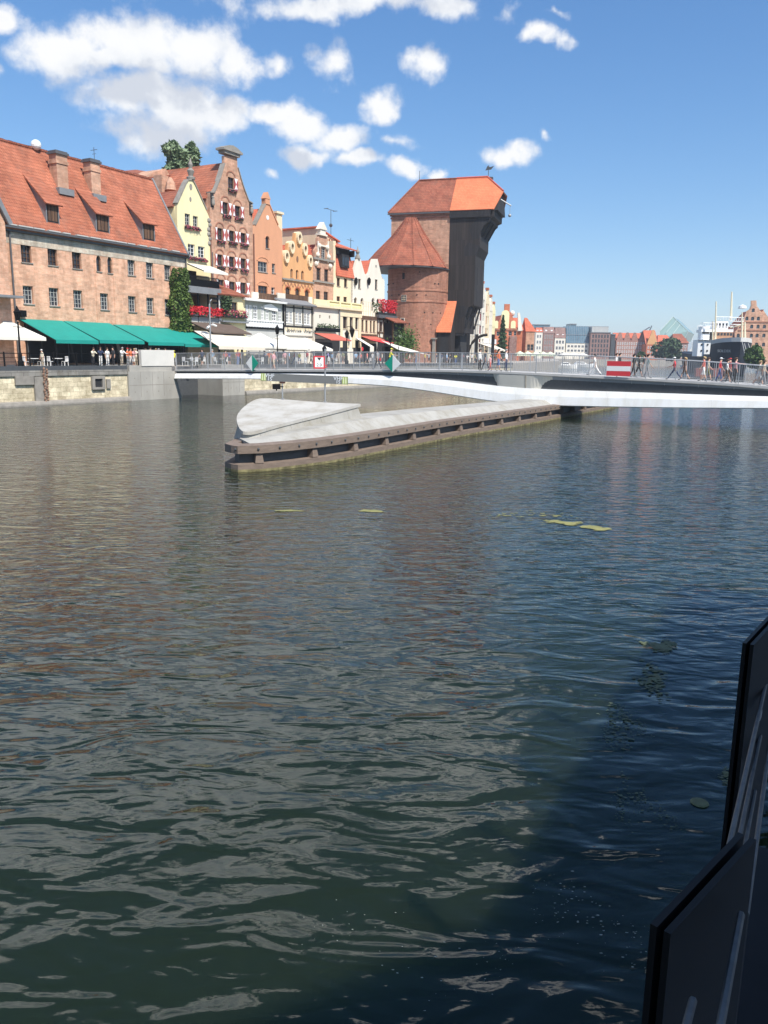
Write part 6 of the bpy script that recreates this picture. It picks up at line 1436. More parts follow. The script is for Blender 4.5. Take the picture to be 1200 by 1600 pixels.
# ------------------------------------------------------------------ the far bank
WINMESH = {}
def far_block(name, label, px0, px1, Y, py_top, mtl, cols, rows, cat='building', wm='white_paint', roof=None, group=None, x_in=.5, wfrac=.55, hfrac=.6, z0=1.2, ang=0, glass='glass', depth=14, ztop_frac=1.0):
    a = onY(px0, 565, Y); F = Fr((a.x, a.y, 3.0), ang); h = House(F, name, label, cat, group); w = F.f(px1, 550)[0]; zt = F.f((px0+px1)/2, py_top)[1]; h.w = w; h.z = zt
    h.body([(0, 0), (w, 0), (w, zt), (0, zt)], 0, depth, mtl)
    H1 = zt*ztop_frac; ch = (H1-z0-.6)/rows; cw = (w-2*x_in)/cols; ww, wh = cw*wfrac, ch*hfrac
    m = MB(); f = .12
    m.box(0, ww, -.05, -.002, 0, f); m.box(0, ww, -.05, -.002, wh-f, wh); m.box(0, f, -.05, -.002, f, wh-f); m.box(ww-f, ww, -.05, -.002, f, wh-f); m.box(ww/2-f*.4, ww/2+f*.4, -.05, -.002, f, wh-f)
    g = MB(); g.box(f, ww-f, -.03, -.003, f, wh-f); base = None
    for r in range(rows):
        for cc in range(cols):
            if base is None: base = m.build('window', M[wm], h.t); pn = g.build('pane', M[glass], base); o = base
            else:
                o = bpy.data.objects.new('window', base.data); COL.objects.link(o); o.parent = h.t; q = bpy.data.objects.new('pane', pn.data); COL.objects.link(q); q.parent = o
            o.location = (x_in+cw*(cc+.5)-ww/2, 0, z0+ch*r+(ch-wh)/2)
    if roof: roof(h, w, zt)
    return h
def mansard(mtl, zz=3.0, ins=1.4):
    def f(h, w, z):
        m = MB(); m.hexa([(-.2, -.2, z+.003), (w+.2, -.2, z+.003), (w+.2, 13, z+.003), (-.2, 13, z+.003), (.2, ins, z+zz), (w-.2, ins, z+zz), (w-.2, 12, z+zz), (.2, 12, z+zz)]); r = m.build('roof', M[mtl], h.t)
        n = max(2, int(w/4))
        for i in range(n): d = MB(); x = w*(i+.5)/n; d.box(x-.55, x+.55, ins*.12+.1, ins+.2, z+.5, z+min(zz*.5, 2.0)); d.build('dormer', M['white_paint'] if mtl != 'glass_blue' else M['glass'], r)
        if mtl == 'glass_blue':
            d = MB()
            for i in range(10): x = w*(i+.5)/10; d.tube([(x, -.22, z+.1), (w/2+(x-w/2)*.98, ins-.03, z+zz)], .09, 4)
            d.box(-.1, w+.1, -.15+ins*.4, ins*.5, z+zz*.48, z+zz*.5); d.build('glazing_bar', M['grey_metal'], r)
    return f
def flat(h, w, z): h.box('roof', 'lead', (-.2, w+.2, -.3, 13, z+.003, z+.5))
def penthouse(mt):
    def f(h, w, z): h.box('roof', 'lead', (-.2, w+.2, -.3, 13, z+.003, z+.4)); h.box('penthouse', mt, (w*.08, w*.92, 1.5, 12, z+.403, z+3.2))
    return f
def gables(mtl, n, hz=4.0):
    def f(h, w, z):
        m = MB()
        for i in range(n): a, b = w*i/n, w*(i+1)/n; m.prism_xz([(a+.2, z+.003), (b-.2, z+.003), ((a+b)/2+.8, z+hz*.8), ((a+b)/2+.5, z+hz), ((a+b)/2-.5, z+hz), ((a+b)/2-.8, z+hz*.8)], 0, .6)
        m.build('gable', M[mtl], h.t); m = MB(); m.slab([(-.2, .61, z+.01), (w+.2, .61, z+.01), (w+.2, 7, z+hz), (-.2, 7, z+hz)], .2); m.slab([(-.2, 13.5, z+.01), (w+.2, 13.5, z+.01), (w+.2, 7, z+hz), (-.2, 7, z+hz)], .2); m.build('roof', M['roof_coral'], h.t)
    return f
Yb = 446
gp = 'modern apartment blocks on the far bank'
far_block('apartment_block', 'white framed apartment block with red roof edge behind the brick turret', 835, 846.5, Yb, 519, 'white', 2, 4, group=gp, roof=mansard('roof_coral', 2.5), wfrac=.75)
far_block('apartment_block', 'brown brick apartment block with rows of dark paired windows', 846.7, 864.8, Yb, 520, 'brick_plum', 4, 4, group=gp, roof=mansard('brick_plum', 3.2), wm='grey_wall', wfrac=.5, hfrac=.65)
far_block('apartment_block', 'white gridded apartment block under a plum mansard roof', 865, 882.5, Yb, 528, 'white', 3, 3, group=gp, roof=mansard('brick_plum', 5.5), wfrac=.78)
far_block('apartment_block', 'white gridded block with two storey blue glass mansard', 883, 919.5, Yb, 536, 'white', 6, 3, group=gp, roof=mansard('glass_blue', 9.0, 2.6), wfrac=.75)
far_block('apartment_block', 'plum brick block with tall dark window strips and grey top floor', 920.5, 952, Yb-3, 520, 'brick_plum', 6, 5, group=gp, roof=penthouse('grey_wall'), wm='dark_metal', wfrac=.55, hfrac=.72)
far_block('apartment_block', 'narrow dark clad block between plum and red brick fronts', 952.5, 960, Yb, 523, 'dark_metal', 2, 4, group=gp, roof=flat, wm='dark_metal')
far_block('brick_warehouse', 'red brick warehouse row with white window bars and low gables', 960.5, 1007.5, Yb, 532, 'brick_far', 12, 4, roof=gables('brick_far', 4, 4.2), cat='warehouse', wm='white_paint', wfrac=.5, hfrac=.7)
far_block('gabled_house', 'bright orange gabled house beside the red brick warehouse row', 1008, 1027, Yb-8, 538, 'brick_orange', 4, 3, roof=gables('ochre', 1, 7.5), cat='house', wm='white_paint')
bl2 = 'buildings rising behind the apartment blocks'
far_block('office_block', 'blue clad box rising behind the turret and white block', 832, 857, 520, 508, 'glass_blue', 6, 4, roof=flat, group=bl2, wm='dark_metal')
far_block('office_block', 'long white top storey behind the plum mansards', 857.5, 888, 530, 512, 'white', 8, 4, roof=flat, group=bl2)
far_block('office_block', 'dark blue stair tower behind the glass mansard', 888.5, 898, 528, 507, 'glass_blue', 2, 4, roof=flat, group=bl2, wm='dark_metal')
far_block('office_block', 'wide grey office block behind the plum brick strips', 898.5, 948, 540, 511, 'grey_wall', 10, 4, roof=flat, group=bl2)
# red roofs and the pale gable beyond the round tree
for i, (x0, x1, Y, ys, ya, mt, lab) in enumerate(((1026, 1052, 470, 540, 523, 'brick_far', 'low house with broad coral roof above the round green tree'), (1050, 1074, 478, 536, 521, 'brick_plum', 'plum house with rust roof under the glass wedge'), (1006, 1030, 500, 532, 519, 'ochre', 'ochre house peeping over the orange gabled house'))):
    h = far_block('distant_house', lab, x0, x1, Y, ys, mt, 4, 3, cat='house', group='distant red roofed houses')
    w, z = h.w, h.z; za_ = h.F.f((x0+x1)/2, ya)[1]; h.slabs([[(-.5, -.5, z+.01), (w+.5, -.5, z+.01), (w*.8, 7, za_), (w*.2, 7, za_)], [(-.5, 14.5, z+.01), (w+.5, 14.5, z+.01), (w*.8, 7, za_), (w*.2, 7, za_)], [(-.5, -.5, z+.01), (-.5, 14.5, z+.01), (w*.2, 7, za_)], [(w+.5, -.5, z+.01), (w+.5, 14.5, z+.01), (w*.8, 7, za_)]], .25, ['roof_coral', 'roof_old', 'roof_coral'][i])
# museum wedge of glass
Gm = [onY(x, y, Y) for x, y, Y in ((1031, 517, 640), (1051.5, 495, 655), (1075, 517.5, 640), (1069, 530, 640), (1031, 528, 640))]
t = empty('glass_museum', (Gm[0].x, 640, 0), 0, 'tilted glass wedge of the museum rising over distant roofs', 'museum'); b0 = Vector((Gm[0].x, 640, 0)); m = MB(); fr_ = [p-b0 for p in Gm]
m.v = [tuple(p) for p in fr_]+[tuple(p+Vector((14, 24, -1.5))) for p in fr_]; m.f = [(0, 1, 2, 3, 4), (9, 8, 7, 6, 5)]+[(i, 5+i, 5+(i+1) % 5, (i+1) % 5) for i in range(5)]; m.m = [0]*7; m.build('glass_body', plain('museum glass', (.23, .33, .31), .25, .1, .05), t)
m = MB()
for u in (.25, .5, .75): a = fr_[1].lerp(fr_[2], u); b = fr_[0].lerp(fr_[3], u); m.tube([a+Vector((0, -.2, 0)), b+Vector((0, -.2, 0))], .22, 5)
for a, b in ((0, 1), (1, 2), (2, 3)): m.tube([fr_[a]+Vector((0, -.3, 0)), fr_[b]+Vector((0, -.2, 0))], .25, 5)
m.build('mullion', plain('pale green steel', (.4, .48, .44), .5), t); m = MB(); m.box(0, fr_[2].x, 1, 20, 0, fr_[4].z+.1); m.build('base_wall', M['brick_plum'], t)
# pair of dark dockyard cranes on the skyline
for i, px in enumerate((1008, 1017)):
    p = onY(px, 511 if i == 0 else 509, 900); t = empty('dockyard_crane', (p.x, 900, 0), 0, 'dark dockyard crane on the skyline, %s' % ('with crossed jib' if i == 0 else 'with upright jib'), 'crane', 'dockyard cranes'); H_ = p.z; m = MB()
    m.tube([(-2, 0, 0), (0, 0, H_*.8)], .6, 4); m.tube([(2, 0, 0), (0, 0, H_*.8)], .6, 4); m.box(-3, 3, -2, 2, H_*.72, H_*.82); m.build('tower', M['dark_metal'], t); m = MB(); m.tube([(-6+i*4, 0, H_*.8), (5-i*4, 0, H_)], .6, 4); m.build('jib', M['dark_metal'], t)
tree('broadleaf_tree', 1046, 405, 531, 558, 19, 'round dark green tree before the distant red roofs', 'leaf_dark', 3200, .95, 11, zg=3)
tree('broadleaf_tree', 1182, 196, 541, 572, 14, 'bushy light green tree between the black bow and the stepped gable', 'leaf', 3000, .5, 12, zg=3)
# hedge of low trees at water level on the far quay so the bank does not read bare
tree('broadleaf_tree', 1001, 412, 551, 562, 8, 'small green tree at the foot of the red brick warehouse row', 'leaf', 900, .8, 13, zg=3)
# parasols and boats on the far side
for i, (px, y, hp, Y) in enumerate(((812, 560, 7, 232), (824, 561, 7, 236), (836, 562, 7, 240), (848, 563, 7, 243), (859, 564, 7, 246), (882, 560, 8, 300), (896, 560.5, 8, 306), (910, 561, 7, 312))):
    PF = Fr(onY(px, 570, Y).xy.to_3d()+Vector((-2 if i < 5 else -6, 0, ZQ)), .2); p = PF.l(onY(px, y, Y)); hw_ = hp/1250*Y
    t = empty('parasol', PF.w(p.x, p.y, 0), .2, ['pale green folded canopy first in the row beyond the red shirt', 'pale green canopy second in the waterfront row', 'pale green canopy midway along the waterfront row', 'pale green canopy fourth in the waterfront row', 'pale green canopy at the water end of the row', 'white parasol on the far quay nearest the green canopies', 'white parasol in the middle of the far quay trio', 'white parasol nearest the striding person in white'][i], 'parasol', 'parasols along the far quay'); z = p.z
    z = max(z, 1.9)
    m = MB(); vs = [(x, y_, z) for x, y_ in ((hw_, -hw_), (hw_, hw_), (-hw_, hw_), (-hw_, -hw_))]+[(x, y_, z-.5) for x, y_ in ((hw_, -hw_), (hw_, hw_), (-hw_, hw_), (-hw_, -hw_))]+[(0, 0, z+.9)]
    m.add(vs, [(k, (k+1) % 4, 8) for k in range(4)]+[(k, (k+1) % 4, 4+(k+1) % 4, 4+k) for k in range(4)]); m.build('canopy', plain('pale green canvas', (.55, .6, .45), .8) if i < 5 else M['white_canvas'], t)
    m = MB(); m.tube([(0, 0, 0), (0, 0, z+.9)], .08, 6); m.build('pole', M['grey_metal'], t)
def boat(px, py, L, yaw, label, cabin=True):
    P = onz(px, py, 0); t = empty('motor_boat', (P.x, P.y, 0), yaw, label, 'boat', 'white boats on the far water'); m = MB(); n = 8; b = 1.5
    for i in range(n+1):
        u = i/n; w = b*(1-max(0, (u-.55)/.45)**2) if u > .55 else b; zt_ = 1.1+.5*u*u; m.v += [(L*(u-.5), -w, zt_), (L*(u-.5), -w*.7, -.2), (L*(u-.5), w*.7, -.2), (L*(u-.5), w, zt_)]
    for i in range(n):
        for j in range(4): m.f.append((i*4+j, i*4+(j+1) % 4, i*4+4+(j+1) % 4, i*4+4+j)); m.m.append(0)
    m.f += [(0, 1, 2, 3), (n*4+3, n*4+2, n*4+1, n*4)]; m.m += [0, 0]; m.build('hull', M['white_paint'], t)
    m = MB(); m.hexa([(-L*.25, -1.1, 1.2), (L*.2, -1.1, 1.3), (L*.2, 1.1, 1.3), (-L*.25, 1.1, 1.2), (-L*.2, -.9, 2.3), (L*.08, -.9, 2.3), (L*.08, .9, 2.3), (-L*.2, .9, 2.3)]); c2 = m.build('cabin', M['white_paint'], t)
    m = MB(); m.box(-L*.2, L*.1, -1.07, 1.07, 1.6, 2.0); m.build('cabin_window', M['glass'], c2)
boat(884, 575.5, 9, .05, 'white cabin boat moored below the white parasols'); boat(908, 573.5, 12, .0, 'longer white cabin boat beside the striding person in white'); boat(1022, 572, 10, .1, 'low white boat before the orange gabled house'); 
# sailing yacht with wrapped white sails
P = onz(1078, 575, 0); t = empty('sailing_yacht', (P.x, P.y, 0), .1, 'white sailing yacht with furled sails left of the museum ship'.replace('left of', 'beside'), 'boat'); m = MB(); m.hexa([(-4, -1, -.2), (4, -.3, -.2), (4, .3, -.2), (-4, 1, -.2), (-4.5, -1.5, 1.3), (6, -.1, 1.7), (6, .1, 1.7), (-4.5, 1.5, 1.3)]); m.build('hull', M['white_paint'], t)
m = MB(); m.tube([(0, 0, 1), (0, 0, 14)], .12, 6); m.build('mast', M['white_paint'], t); m = MB(); m.prism_xz([(.2, 2), (3.2, 3), (2.5, 8), (.4, 12)], -.15, .15); m.prism_xz([(-2.6, 2.2), (-.2, 2.2), (-.2, 9), (-1.6, 7)], -.12, .12); m.build('sail', M['white_canvas'], t)

M['ship_white'] = plain('ship white', (.88, .88, .86), .5, .03)
# ------------------------------------------------------------------ museum ship
sb = onY(1154, 575, 236); S = Fr((sb.x, sb.y, 0), math.radians(-11)); st = S.empty('museum_ship', 'black hulled museum ship with white superstructure, pale masts and derrick posts', 'ship')
hz = S.f(1150, 534, 0)[1]; hz2 = 5.9
sec = [(0, .15, .1, hz), (2.5, 2.2, .6, hz), (6, 4.2, 1.8, hz-.15), (10, 5.3, 3.6, hz-.4), (13.5, 5.7, 4.6, hz-.7), (13.8, 5.7, 4.7, hz2), (20, 6, 5.6, hz2), (45, 6.1, 6.0, hz2), (68, 5.4, 4.5, hz2+.6), (74, 4, 2, hz2+1.2)]
m = MB(); b = MB()
for y, wt, wl, z in sec:
    yb = y+(3.0 if y < 1 else max(0, 2.2-y*.2)); m.v += [(-wt, y, z), (-(wt+wl)/2, (y+yb)/2, z*.45), (-wl, yb, -.6), (wl, yb, -.6), ((wt+wl)/2, (y+yb)/2, z*.45), (wt, y, z)]
for i in range(len(sec)-1):
    for j in range(6): m.f.append((i*6+j, i*6+(j+1) % 6, i*6+6+(j+1) % 6, i*6+6+j)); m.m.append(0)
m.f += [tuple(range(6)), tuple(reversed(range(len(sec)*6-6, len(sec)*6)))]; m.m += [0, 0]; m.build('hull', M['hull'], st, smooth=False)
for y, wt, wl, z in sec[:5]: b.v += [(-wt-.03, y-.05, z+.02), (wt+.03, y-.05, z+.02), (wt-.06, y+.3, z+1.25), (-wt+.06, y+.3, z+1.25)]
for i in range(4):
    for j in range(4): b.f.append((i*4+j, i*4+(j+1) % 4, i*4+4+(j+1) % 4, i*4+4+j)); b.m.append(0)
b.f += [(0, 1, 2, 3), (19, 18, 17, 16)]; b.m += [0, 0]; b.build('bulwark', M['grey_wall'], st)
def ship_box(name, mtl, px0, px1, py0, py1, yl, dep):
    a = S.f(px0, (py0+py1)/2, yl); b_ = S.f(px1, (py0+py1)/2, yl); z1 = S.f((px0+px1)/2, py0, yl)[1]; z0 = S.f((px0+px1)/2, py1, yl)[1]; m = MB(); m.box(a[0], b_[0], yl, yl+dep, z0, z1); return m.build(name, M[mtl], st), a[0], b_[0], z0, z1
d, x0, x1, z0, z1 = ship_box('deckhouse', 'ship_white', 1090, 1146, 531, 557, 22, 9)
m = MB()
m.build('porthole', M['dark'], d) if False else None
for r_ in range(2):
    for i in range(6): m = MB(); m.ball((x0+1.2+i*1.75, 22, z1-1.5-1.9*r_), .3, 8, 6); m.build('porthole', M['dark'], d)
m = MB(); m.box(x0-.15, x0+12, 21.6, 21.99, z1-.25, z1); m.build('rubbing_strake', M['lead'], d)
d, x0, x1, z0, z1 = ship_box('wheelhouse', 'brown_wood', 1115, 1144.5, 519, 530.8, 25, 8); bpy.data.objects[d.name].data.materials[0] = plain('varnished teak', (.42, .23, .13), .5)
m = MB()
for i in range(6): w_ = (x1-x0)/6; m.box(x0+w_*(i+.15), x0+w_*(i+.85), 24.95, 24.998, z0+(z1-z0)*.55, z1-.25)
m.build('wheelhouse_window', M['glass'], d)
ship_box('bridge_deck', 'ship_white', 1096, 1146, 514.5, 518.7, 25.5, 9); d, x0, x1, z0, z1 = ship_box('upper_house', 'ship_white', 1117, 1138, 502, 514.2, 28, 7); m = MB()
for i in range(4): w_ = (x1-x0)/4; m.box(x0+w_*(i+.2), x0+w_*(i+.8), 27.95, 27.998, z0+.5, z1-.6)
m.build('upper_window', M['glass'], d); d, *_ = ship_box('wing_house', 'ship_white', 1096, 1109, 510, 531, 26, 6)
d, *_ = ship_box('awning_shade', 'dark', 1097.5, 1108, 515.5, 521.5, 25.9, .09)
m = MB()
for px0, px1, py, yl in ((1095, 1118, 504.5, 26), (1090, 1146, 509.5, 25.5), (1118, 1143, 495, 28), (1140, 1162, 496, 14), (1140, 1162, 502, 14), (1142, 1164, 507, 13)):
    a = S.f(px0, py, yl); b_ = S.f(px1, py+.4, yl); m.tube([(a[0], yl, a[1]), (b_[0], yl, b_[1])], .11, 5); n = 6
    if py not in (507, 502):
        for i in range(n+1): u = i/n; m.tube([(a[0]+(b_[0]-a[0])*u, yl, a[1]), (a[0]+(b_[0]-a[0])*u, yl, a[1]-1.1)], .06, 4)
m.build('guard_rail', M['ship_white'], st)
m = MB()
for px, yt, yb_, yl, r in ((1119, 471, 535, 23, .32), (1143.5, 456, 500, 32, .42), (1159.5, 488, 534, 11, .3), (1164, 503, 534, 11, .36), (1114, 502, 560, 20, .3)):
    a = S.f(px, yt, yl); b_ = S.f(px-1.5 if px < 1150 else px, yb_, yl); m.tube([(b_[0], yl, b_[1]), (a[0], yl, a[1])], [r, r*.55], 8)
a = S.f(1141, 512, 13); b_ = S.f(1165, 506, 12); m.tube([(a[0], 13, a[1]), (b_[0], 12, b_[1])], .2, 6)
m.build('mast', plain('mast cream', (.74, .66, .47), .5, .05), st)
m = MB(); m.tube([(1.0, .3, hz*.95), (3.0, -3.5, 0.4)], .1, 5); m.tube([(2.2, .9, hz*.95), (4.5, -2.0, 1.4)], .1, 5); m.tube([(.2, -.2, hz+.1), (2.0, -5.0, 0.1)], .08, 5); m.build('mooring_line', M['grey_wall'], st)
text('lettering', 'SO\u0141DEK', 1.1, M['grey_wall'], st, (-3.55, 4.1, hz*.72), (PI/2, 0, -.62), .02)

# stepped gable granary on the right bank
RG = Fr(onY(1150, 570, 275).xy.to_3d()+Vector((0, 0, 3.0)), math.radians(-3)); r = House(RG, 'stepped_granary', 'brick granary with curved stepped gable and rows of arched blue windows', 'granary')
ow = [(1148, 570), (1148, 519), (1158, 508), (1163, 496), (1166, 487), (1172, 483), (1174, 477), (1174, 469.5), (1182, 469.5), (1182.5, 478), (1188, 485), (1191, 490), (1194, 496), (1201, 502), (1204, 512), (1222, 524), (1222, 570)]
pts = [RG.f(*q) for q in ow]
for row, xs in ((484.5, (1177,)), (497.5, (1167, 1176, 1185)), (510, (1155, 1174.5, 1184.5, 1194.5)), (524, (1153.5, 1174, 1183, 1193.5, 1204)), (538, (1182, 1193, 1204))):
    for x in xs: r.pwin(x-2.4, row-2.8, x+2.4, row+3.2, frame='glass_blue', arch=1, nx=2, nz=2, sill=False)
xx0, xx1 = pts[0][0], pts[-1][0]
r.front([(xx0, 0), (xx1, 0)]+[p for p in reversed(pts[1:-1])], 'brick_brown', .6); r.w = xx1-xx0
r.body([(xx0+.1, 0), (xx1-.1, 0), (xx1-.1, pts[-2][1]-1.5), ((xx0+xx1)/2, pts[8][1]-3), (xx0+.1, pts[1][1]-1.5)], .6, 18, 'brick_brown')
zc1, zc2 = RG.f(1175, 503)[1], RG.f(1175, 516)[1]
r.slabs([[(xx0-.3, .5, pts[1][1]-1.4), (xx0-.3, 18, pts[1][1]-1.4), ((xx0+xx1)/2, 18, pts[8][1]-2.8), ((xx0+xx1)/2, .5, pts[8][1]-2.8)]], .2, 'roof_old')
m = MB(); m.lathe([(1.4, 0), (1.2, .8), (.1, 1.3)], 10, (RG.f(1160, 480, 6)[0], 6, RG.f(1160, 482, 6)[1])); m.build('white_vent', M['white_paint'], r.t)
for zc in (zc1, zc2): r.box('cornice', 'brick_red', (xx0+2 if zc == zc1 else xx0, xx1-1, -.2, -.004, zc-.2, zc+.15))
r.slabs([[(xx0-5, 3, RG.f(1140, 519, 3)[1]-7), (xx0, 3, RG.f(1150, 519, 3)[1]-7), (xx0, 14, RG.f(1158, 494, 3)[1]-7), (xx0-5, 14, RG.f(1158, 494, 3)[1]-7)]], .2, 'roof_old') if False else None
# rusty red barge house seen through the railing
bp_ = onz(1150, 600, 0); t = empty('work_barge', (bp_.x+2, bp_.y+20, 0), -.25, 'low barge with a dull red deck box behind the bridge railing', 'barge'); m = MB(); m.box(-5, 7, -2.2, 2.2, -.4, .9); m.build('hull', M['dark_metal'], t); m = MB(); m.box(-2.2, 3.2, -1.7, 1.7, .903, 2.6); b_ = m.build('deck_box', plain('dull red paint', (.26, .1, .09), .6, .15), t); m = MB(); m.box(-.2, 1.2, -1.76, -1.703, 1.1, 2.3); m.build('door', M['dark_metal'], b_)
# ------------------------------------------------------------------ people
def body_mesh(name, pose):
    V = []; Rr = []; E = []; lab = []
    def v(p, r): V.append(Vector(p)); Rr.append(r); return len(V)-1
    def e(a, b, l): E.append((a, b)); lab.append(l)
    lean = pose.get('lean', 0); dz = pose.get('dz', 0)
    def t(p):  # torso lean about the pelvis
        x, y, z = p; z0 = .95; y2 = y+(z-z0)*math.sin(lean); return (x, y2, z0+(z-z0)*math.cos(lean)+dz)
    pel = v(t((0, 0, .97)), .135); sp = v(t((0, .01, 1.14)), .118); ch = v(t((0, .0, 1.34)), .145); nk = v(t((0, .005, 1.47)), .056); hd = v(t((0, .02, 1.56)), .078); tp = v(t((0, .015, 1.665)), .082)
    nose = v(t((0, .105, 1.575)), .014)
    e(pel, sp, 2); e(sp, ch, 2); e(ch, nk, 2); e(nk, hd, 0); e(hd, tp, 0); e(hd, nose, 0)
    for s, (hipang, kneeang), (sh, el, out) in ((-1, pose['L'], pose['aL']), (1, pose['R'], pose['aR'])):
        hp = v((s*.092, 0, .90+dz), .088); e(pel, hp, 3)
        th = Vector((0, math.sin(hipang), -math.cos(hipang)))*.42; kn = V[hp]+th; k = v(kn, .06)
        a2 = hipang-kneeang; sh_ = Vector((0, math.sin(a2), -math.cos(a2)))*.40; an = kn+sh_; a = v(an, .042)
        f = Vector((s*.02, math.cos(a2*.5)*.17, -.045+.1*math.sin(a2)*(-1 if a2 < 0 else 1)*0)); toe = v(an+f, .034)
        e(hp, k, 3); e(k, a, 5); e(a, toe, 4)
        sv = v(t((s*.185, 0, 1.40)), .062); e(ch, sv, 2)
        d1 = Vector((s*out, math.sin(sh), -math.cos(sh))).normalized()*.28; ev = v(V[sv]+d1, .044); a3 = sh+el
        d2 = Vector((s*out*.3, math.sin(a3), -math.cos(a3))).normalized(); wv = v(V[ev]+d2*.25, .031); hv = v(V[wv]+d2*.07, .030)
        e(sv, ev, 6); e(ev, wv, 7); e(wv, hv, 0)
        side = d2.cross(Vector((1, 0, 0))).normalized()
        for q in range(4): fv = v(V[hv]+d2*(.075+.012*(1.5-abs(q-1.5)))+side*(.017*(q-1.5))+Vector((-s*.02, 0, 0)), .0085); e(hv, fv, 0)
        tv = v(V[wv]+d2*.075+side*.05, .010); e(wv, tv, 0)
    me = bpy.data.meshes.new(name+'_skeleton'); me.from_pydata(V, E, []); o = bpy.data.objects.new(name, me); COL.objects.link(o)
    md = o.modifiers.new('skin', 'SKIN'); sk = me.skin_vertices[0].data
    for i, r in enumerate(Rr): sk[i].radius = (r, r)
    sk[0].use_root = True
    for i in (pel, sp, ch): sk[i].radius = (Rr[i]*1.18, Rr[i]*.78)
    su = o.modifiers.new('sub', 'SUBSURF'); su.levels = 1; su.render_levels = 1
    bpy.context.view_layer.update(); dg = bpy.context.evaluated_depsgraph_get(); nm = bpy.data.meshes.new_from_object(o.evaluated_get(dg)); bpy.data.objects.remove(o); nm.name = name
    nm.materials.clear()
    for i in range(8): nm.materials.append(M['skin'])
    hz = V[hd].z+.03
    for p in nm.polygons:
        c = p.center; best = None
        for (a, b), l in zip(E, lab):
            A, Bv = V[a], V[b]; d = Bv-A; u = max(0, min(1, (c-A).dot(d)/max(1e-9, d.dot(d)))); dist = (A+d*u-c).length-.6*(Rr[a]+(Rr[b]-Rr[a])*u)
            if best is None or dist < best[0]: best = (dist, l)
        p.material_index = best[1]; p.use_smooth = True
    zt = max(q.co.z for q in nm.vertices); zb = min(q.co.z for q in nm.vertices)
    return nm, Vector(V[tp]), zb
POSE = {
 'standing': dict(L=(.03, .02), R=(-.05, .03), aL=(.05, .15, .22), aR=(.0, .2, .24)),
 'walking': dict(L=(.42, .12), R=(-.32, .30), aL=(-.35, .25, .15), aR=(.38, .45, .15), lean=.04),
 'strolling': dict(L=(-.22, .22), R=(.28, .05), aL=(.25, .4, .18), aR=(-.2, .2, .18), lean=.02),
 'striding': dict(L=(.62, .1), R=(-.55, .22), aL=(-.5, .5, .15), aR=(.55, .7, .15), lean=.1, dz=-.09),
 'leaning': dict(L=(.0, .02), R=(.06, .1), aL=(.75, .75, .25), aR=(.8, .7, .25), lean=.22),
 'pointing': dict(L=(.02, .02), R=(.1, .15), aL=(.1, .2, .2), aR=(1.35, .15, .2), lean=.02),
 'sitting': dict(L=(1.45, 1.45), R=(1.45, 1.4), aL=(.5, .9, .2), aR=(.55, .8, .2), lean=.05, dz=-.42),
}
BODY = {k: body_mesh('person_body', p) for k, p in POSE.items()}
def cloth(c): 
    n = 'cloth %.2f %.2f %.2f' % c; return plain(n, c, .85, .1, 6)
CC = {'white': (.78, .77, .74), 'black': (.02, .02, .022), 'navy': (.03, .045, .10), 'red': (.55, .04, .05), 'orange': (.65, .16, .06), 'yellow': (.8, .74, .05), 'grey': (.25, .26, .27), 'teal grey': (.15, .2, .21), 'pink': (.65, .35, .36), 'coral': (.6, .16, .13), 'blue': (.08, .14, .32), 'beige': (.5, .42, .32), 'brown': (.16, .1, .07), 'olive': (.2, .2, .1), 'sky blue': (.3, .45, .62), 'dark': (.035, .035, .04), 'cream': (.7, .64, .5), 'lilac': (.3, .26, .5), 'maroon': (.25, .05, .06)}
HAIR = {'dark': (.02, .015, .012), 'brown': (.09, .05, .03), 'fair': (.42, .29, .14), 'grey': (.35, .34, .33), 'white cap': (.8, .8, .78), 'black cap': (.02, .02, .02), 'red cap': (.5, .04, .04), 'yellow cap': (.75, .7, .1)}
HM = {}
def hair_mesh(kind):
    if kind in HM: return HM[kind]
    m = MB(); rings = []
    cap = 'cap' in kind
    for i in range(5):
        a = PI/2*i/4; r = .098*math.cos(a)+.002; z = .085*math.sin(a); m.v += [(r*math.cos(2*PI*k/10), r*1.1*math.sin(2*PI*k/10)-(.012 if not cap else 0), z+(.0 if cap else -.028*(1-math.sin(2*PI*k/10))*math.cos(a))) for k in range(10)]
    for i in range(4):
        for k in range(10): m.f.append((i*10+k, i*10+(k+1) % 10, i*10+10+(k+1) % 10, i*10+10+k)); m.m.append(0)
    m.f += [tuple(range(40, 50)), tuple(reversed(range(10)))]; m.m += [0, 0]
    if cap: m.box(-.07, .07, .07, .2, -.005, .012)
    else: m.ball((0, -.075, -.05), .075, 8, 6, 0, (1, .7, 1.4))
    o = m.build('hair' if not cap else 'cap', plain('hair '+kind, HAIR[kind], .7, .1, 9), None, True); me = o.data; bpy.data.objects.remove(o); HM[kind] = me; return me
USED = {}
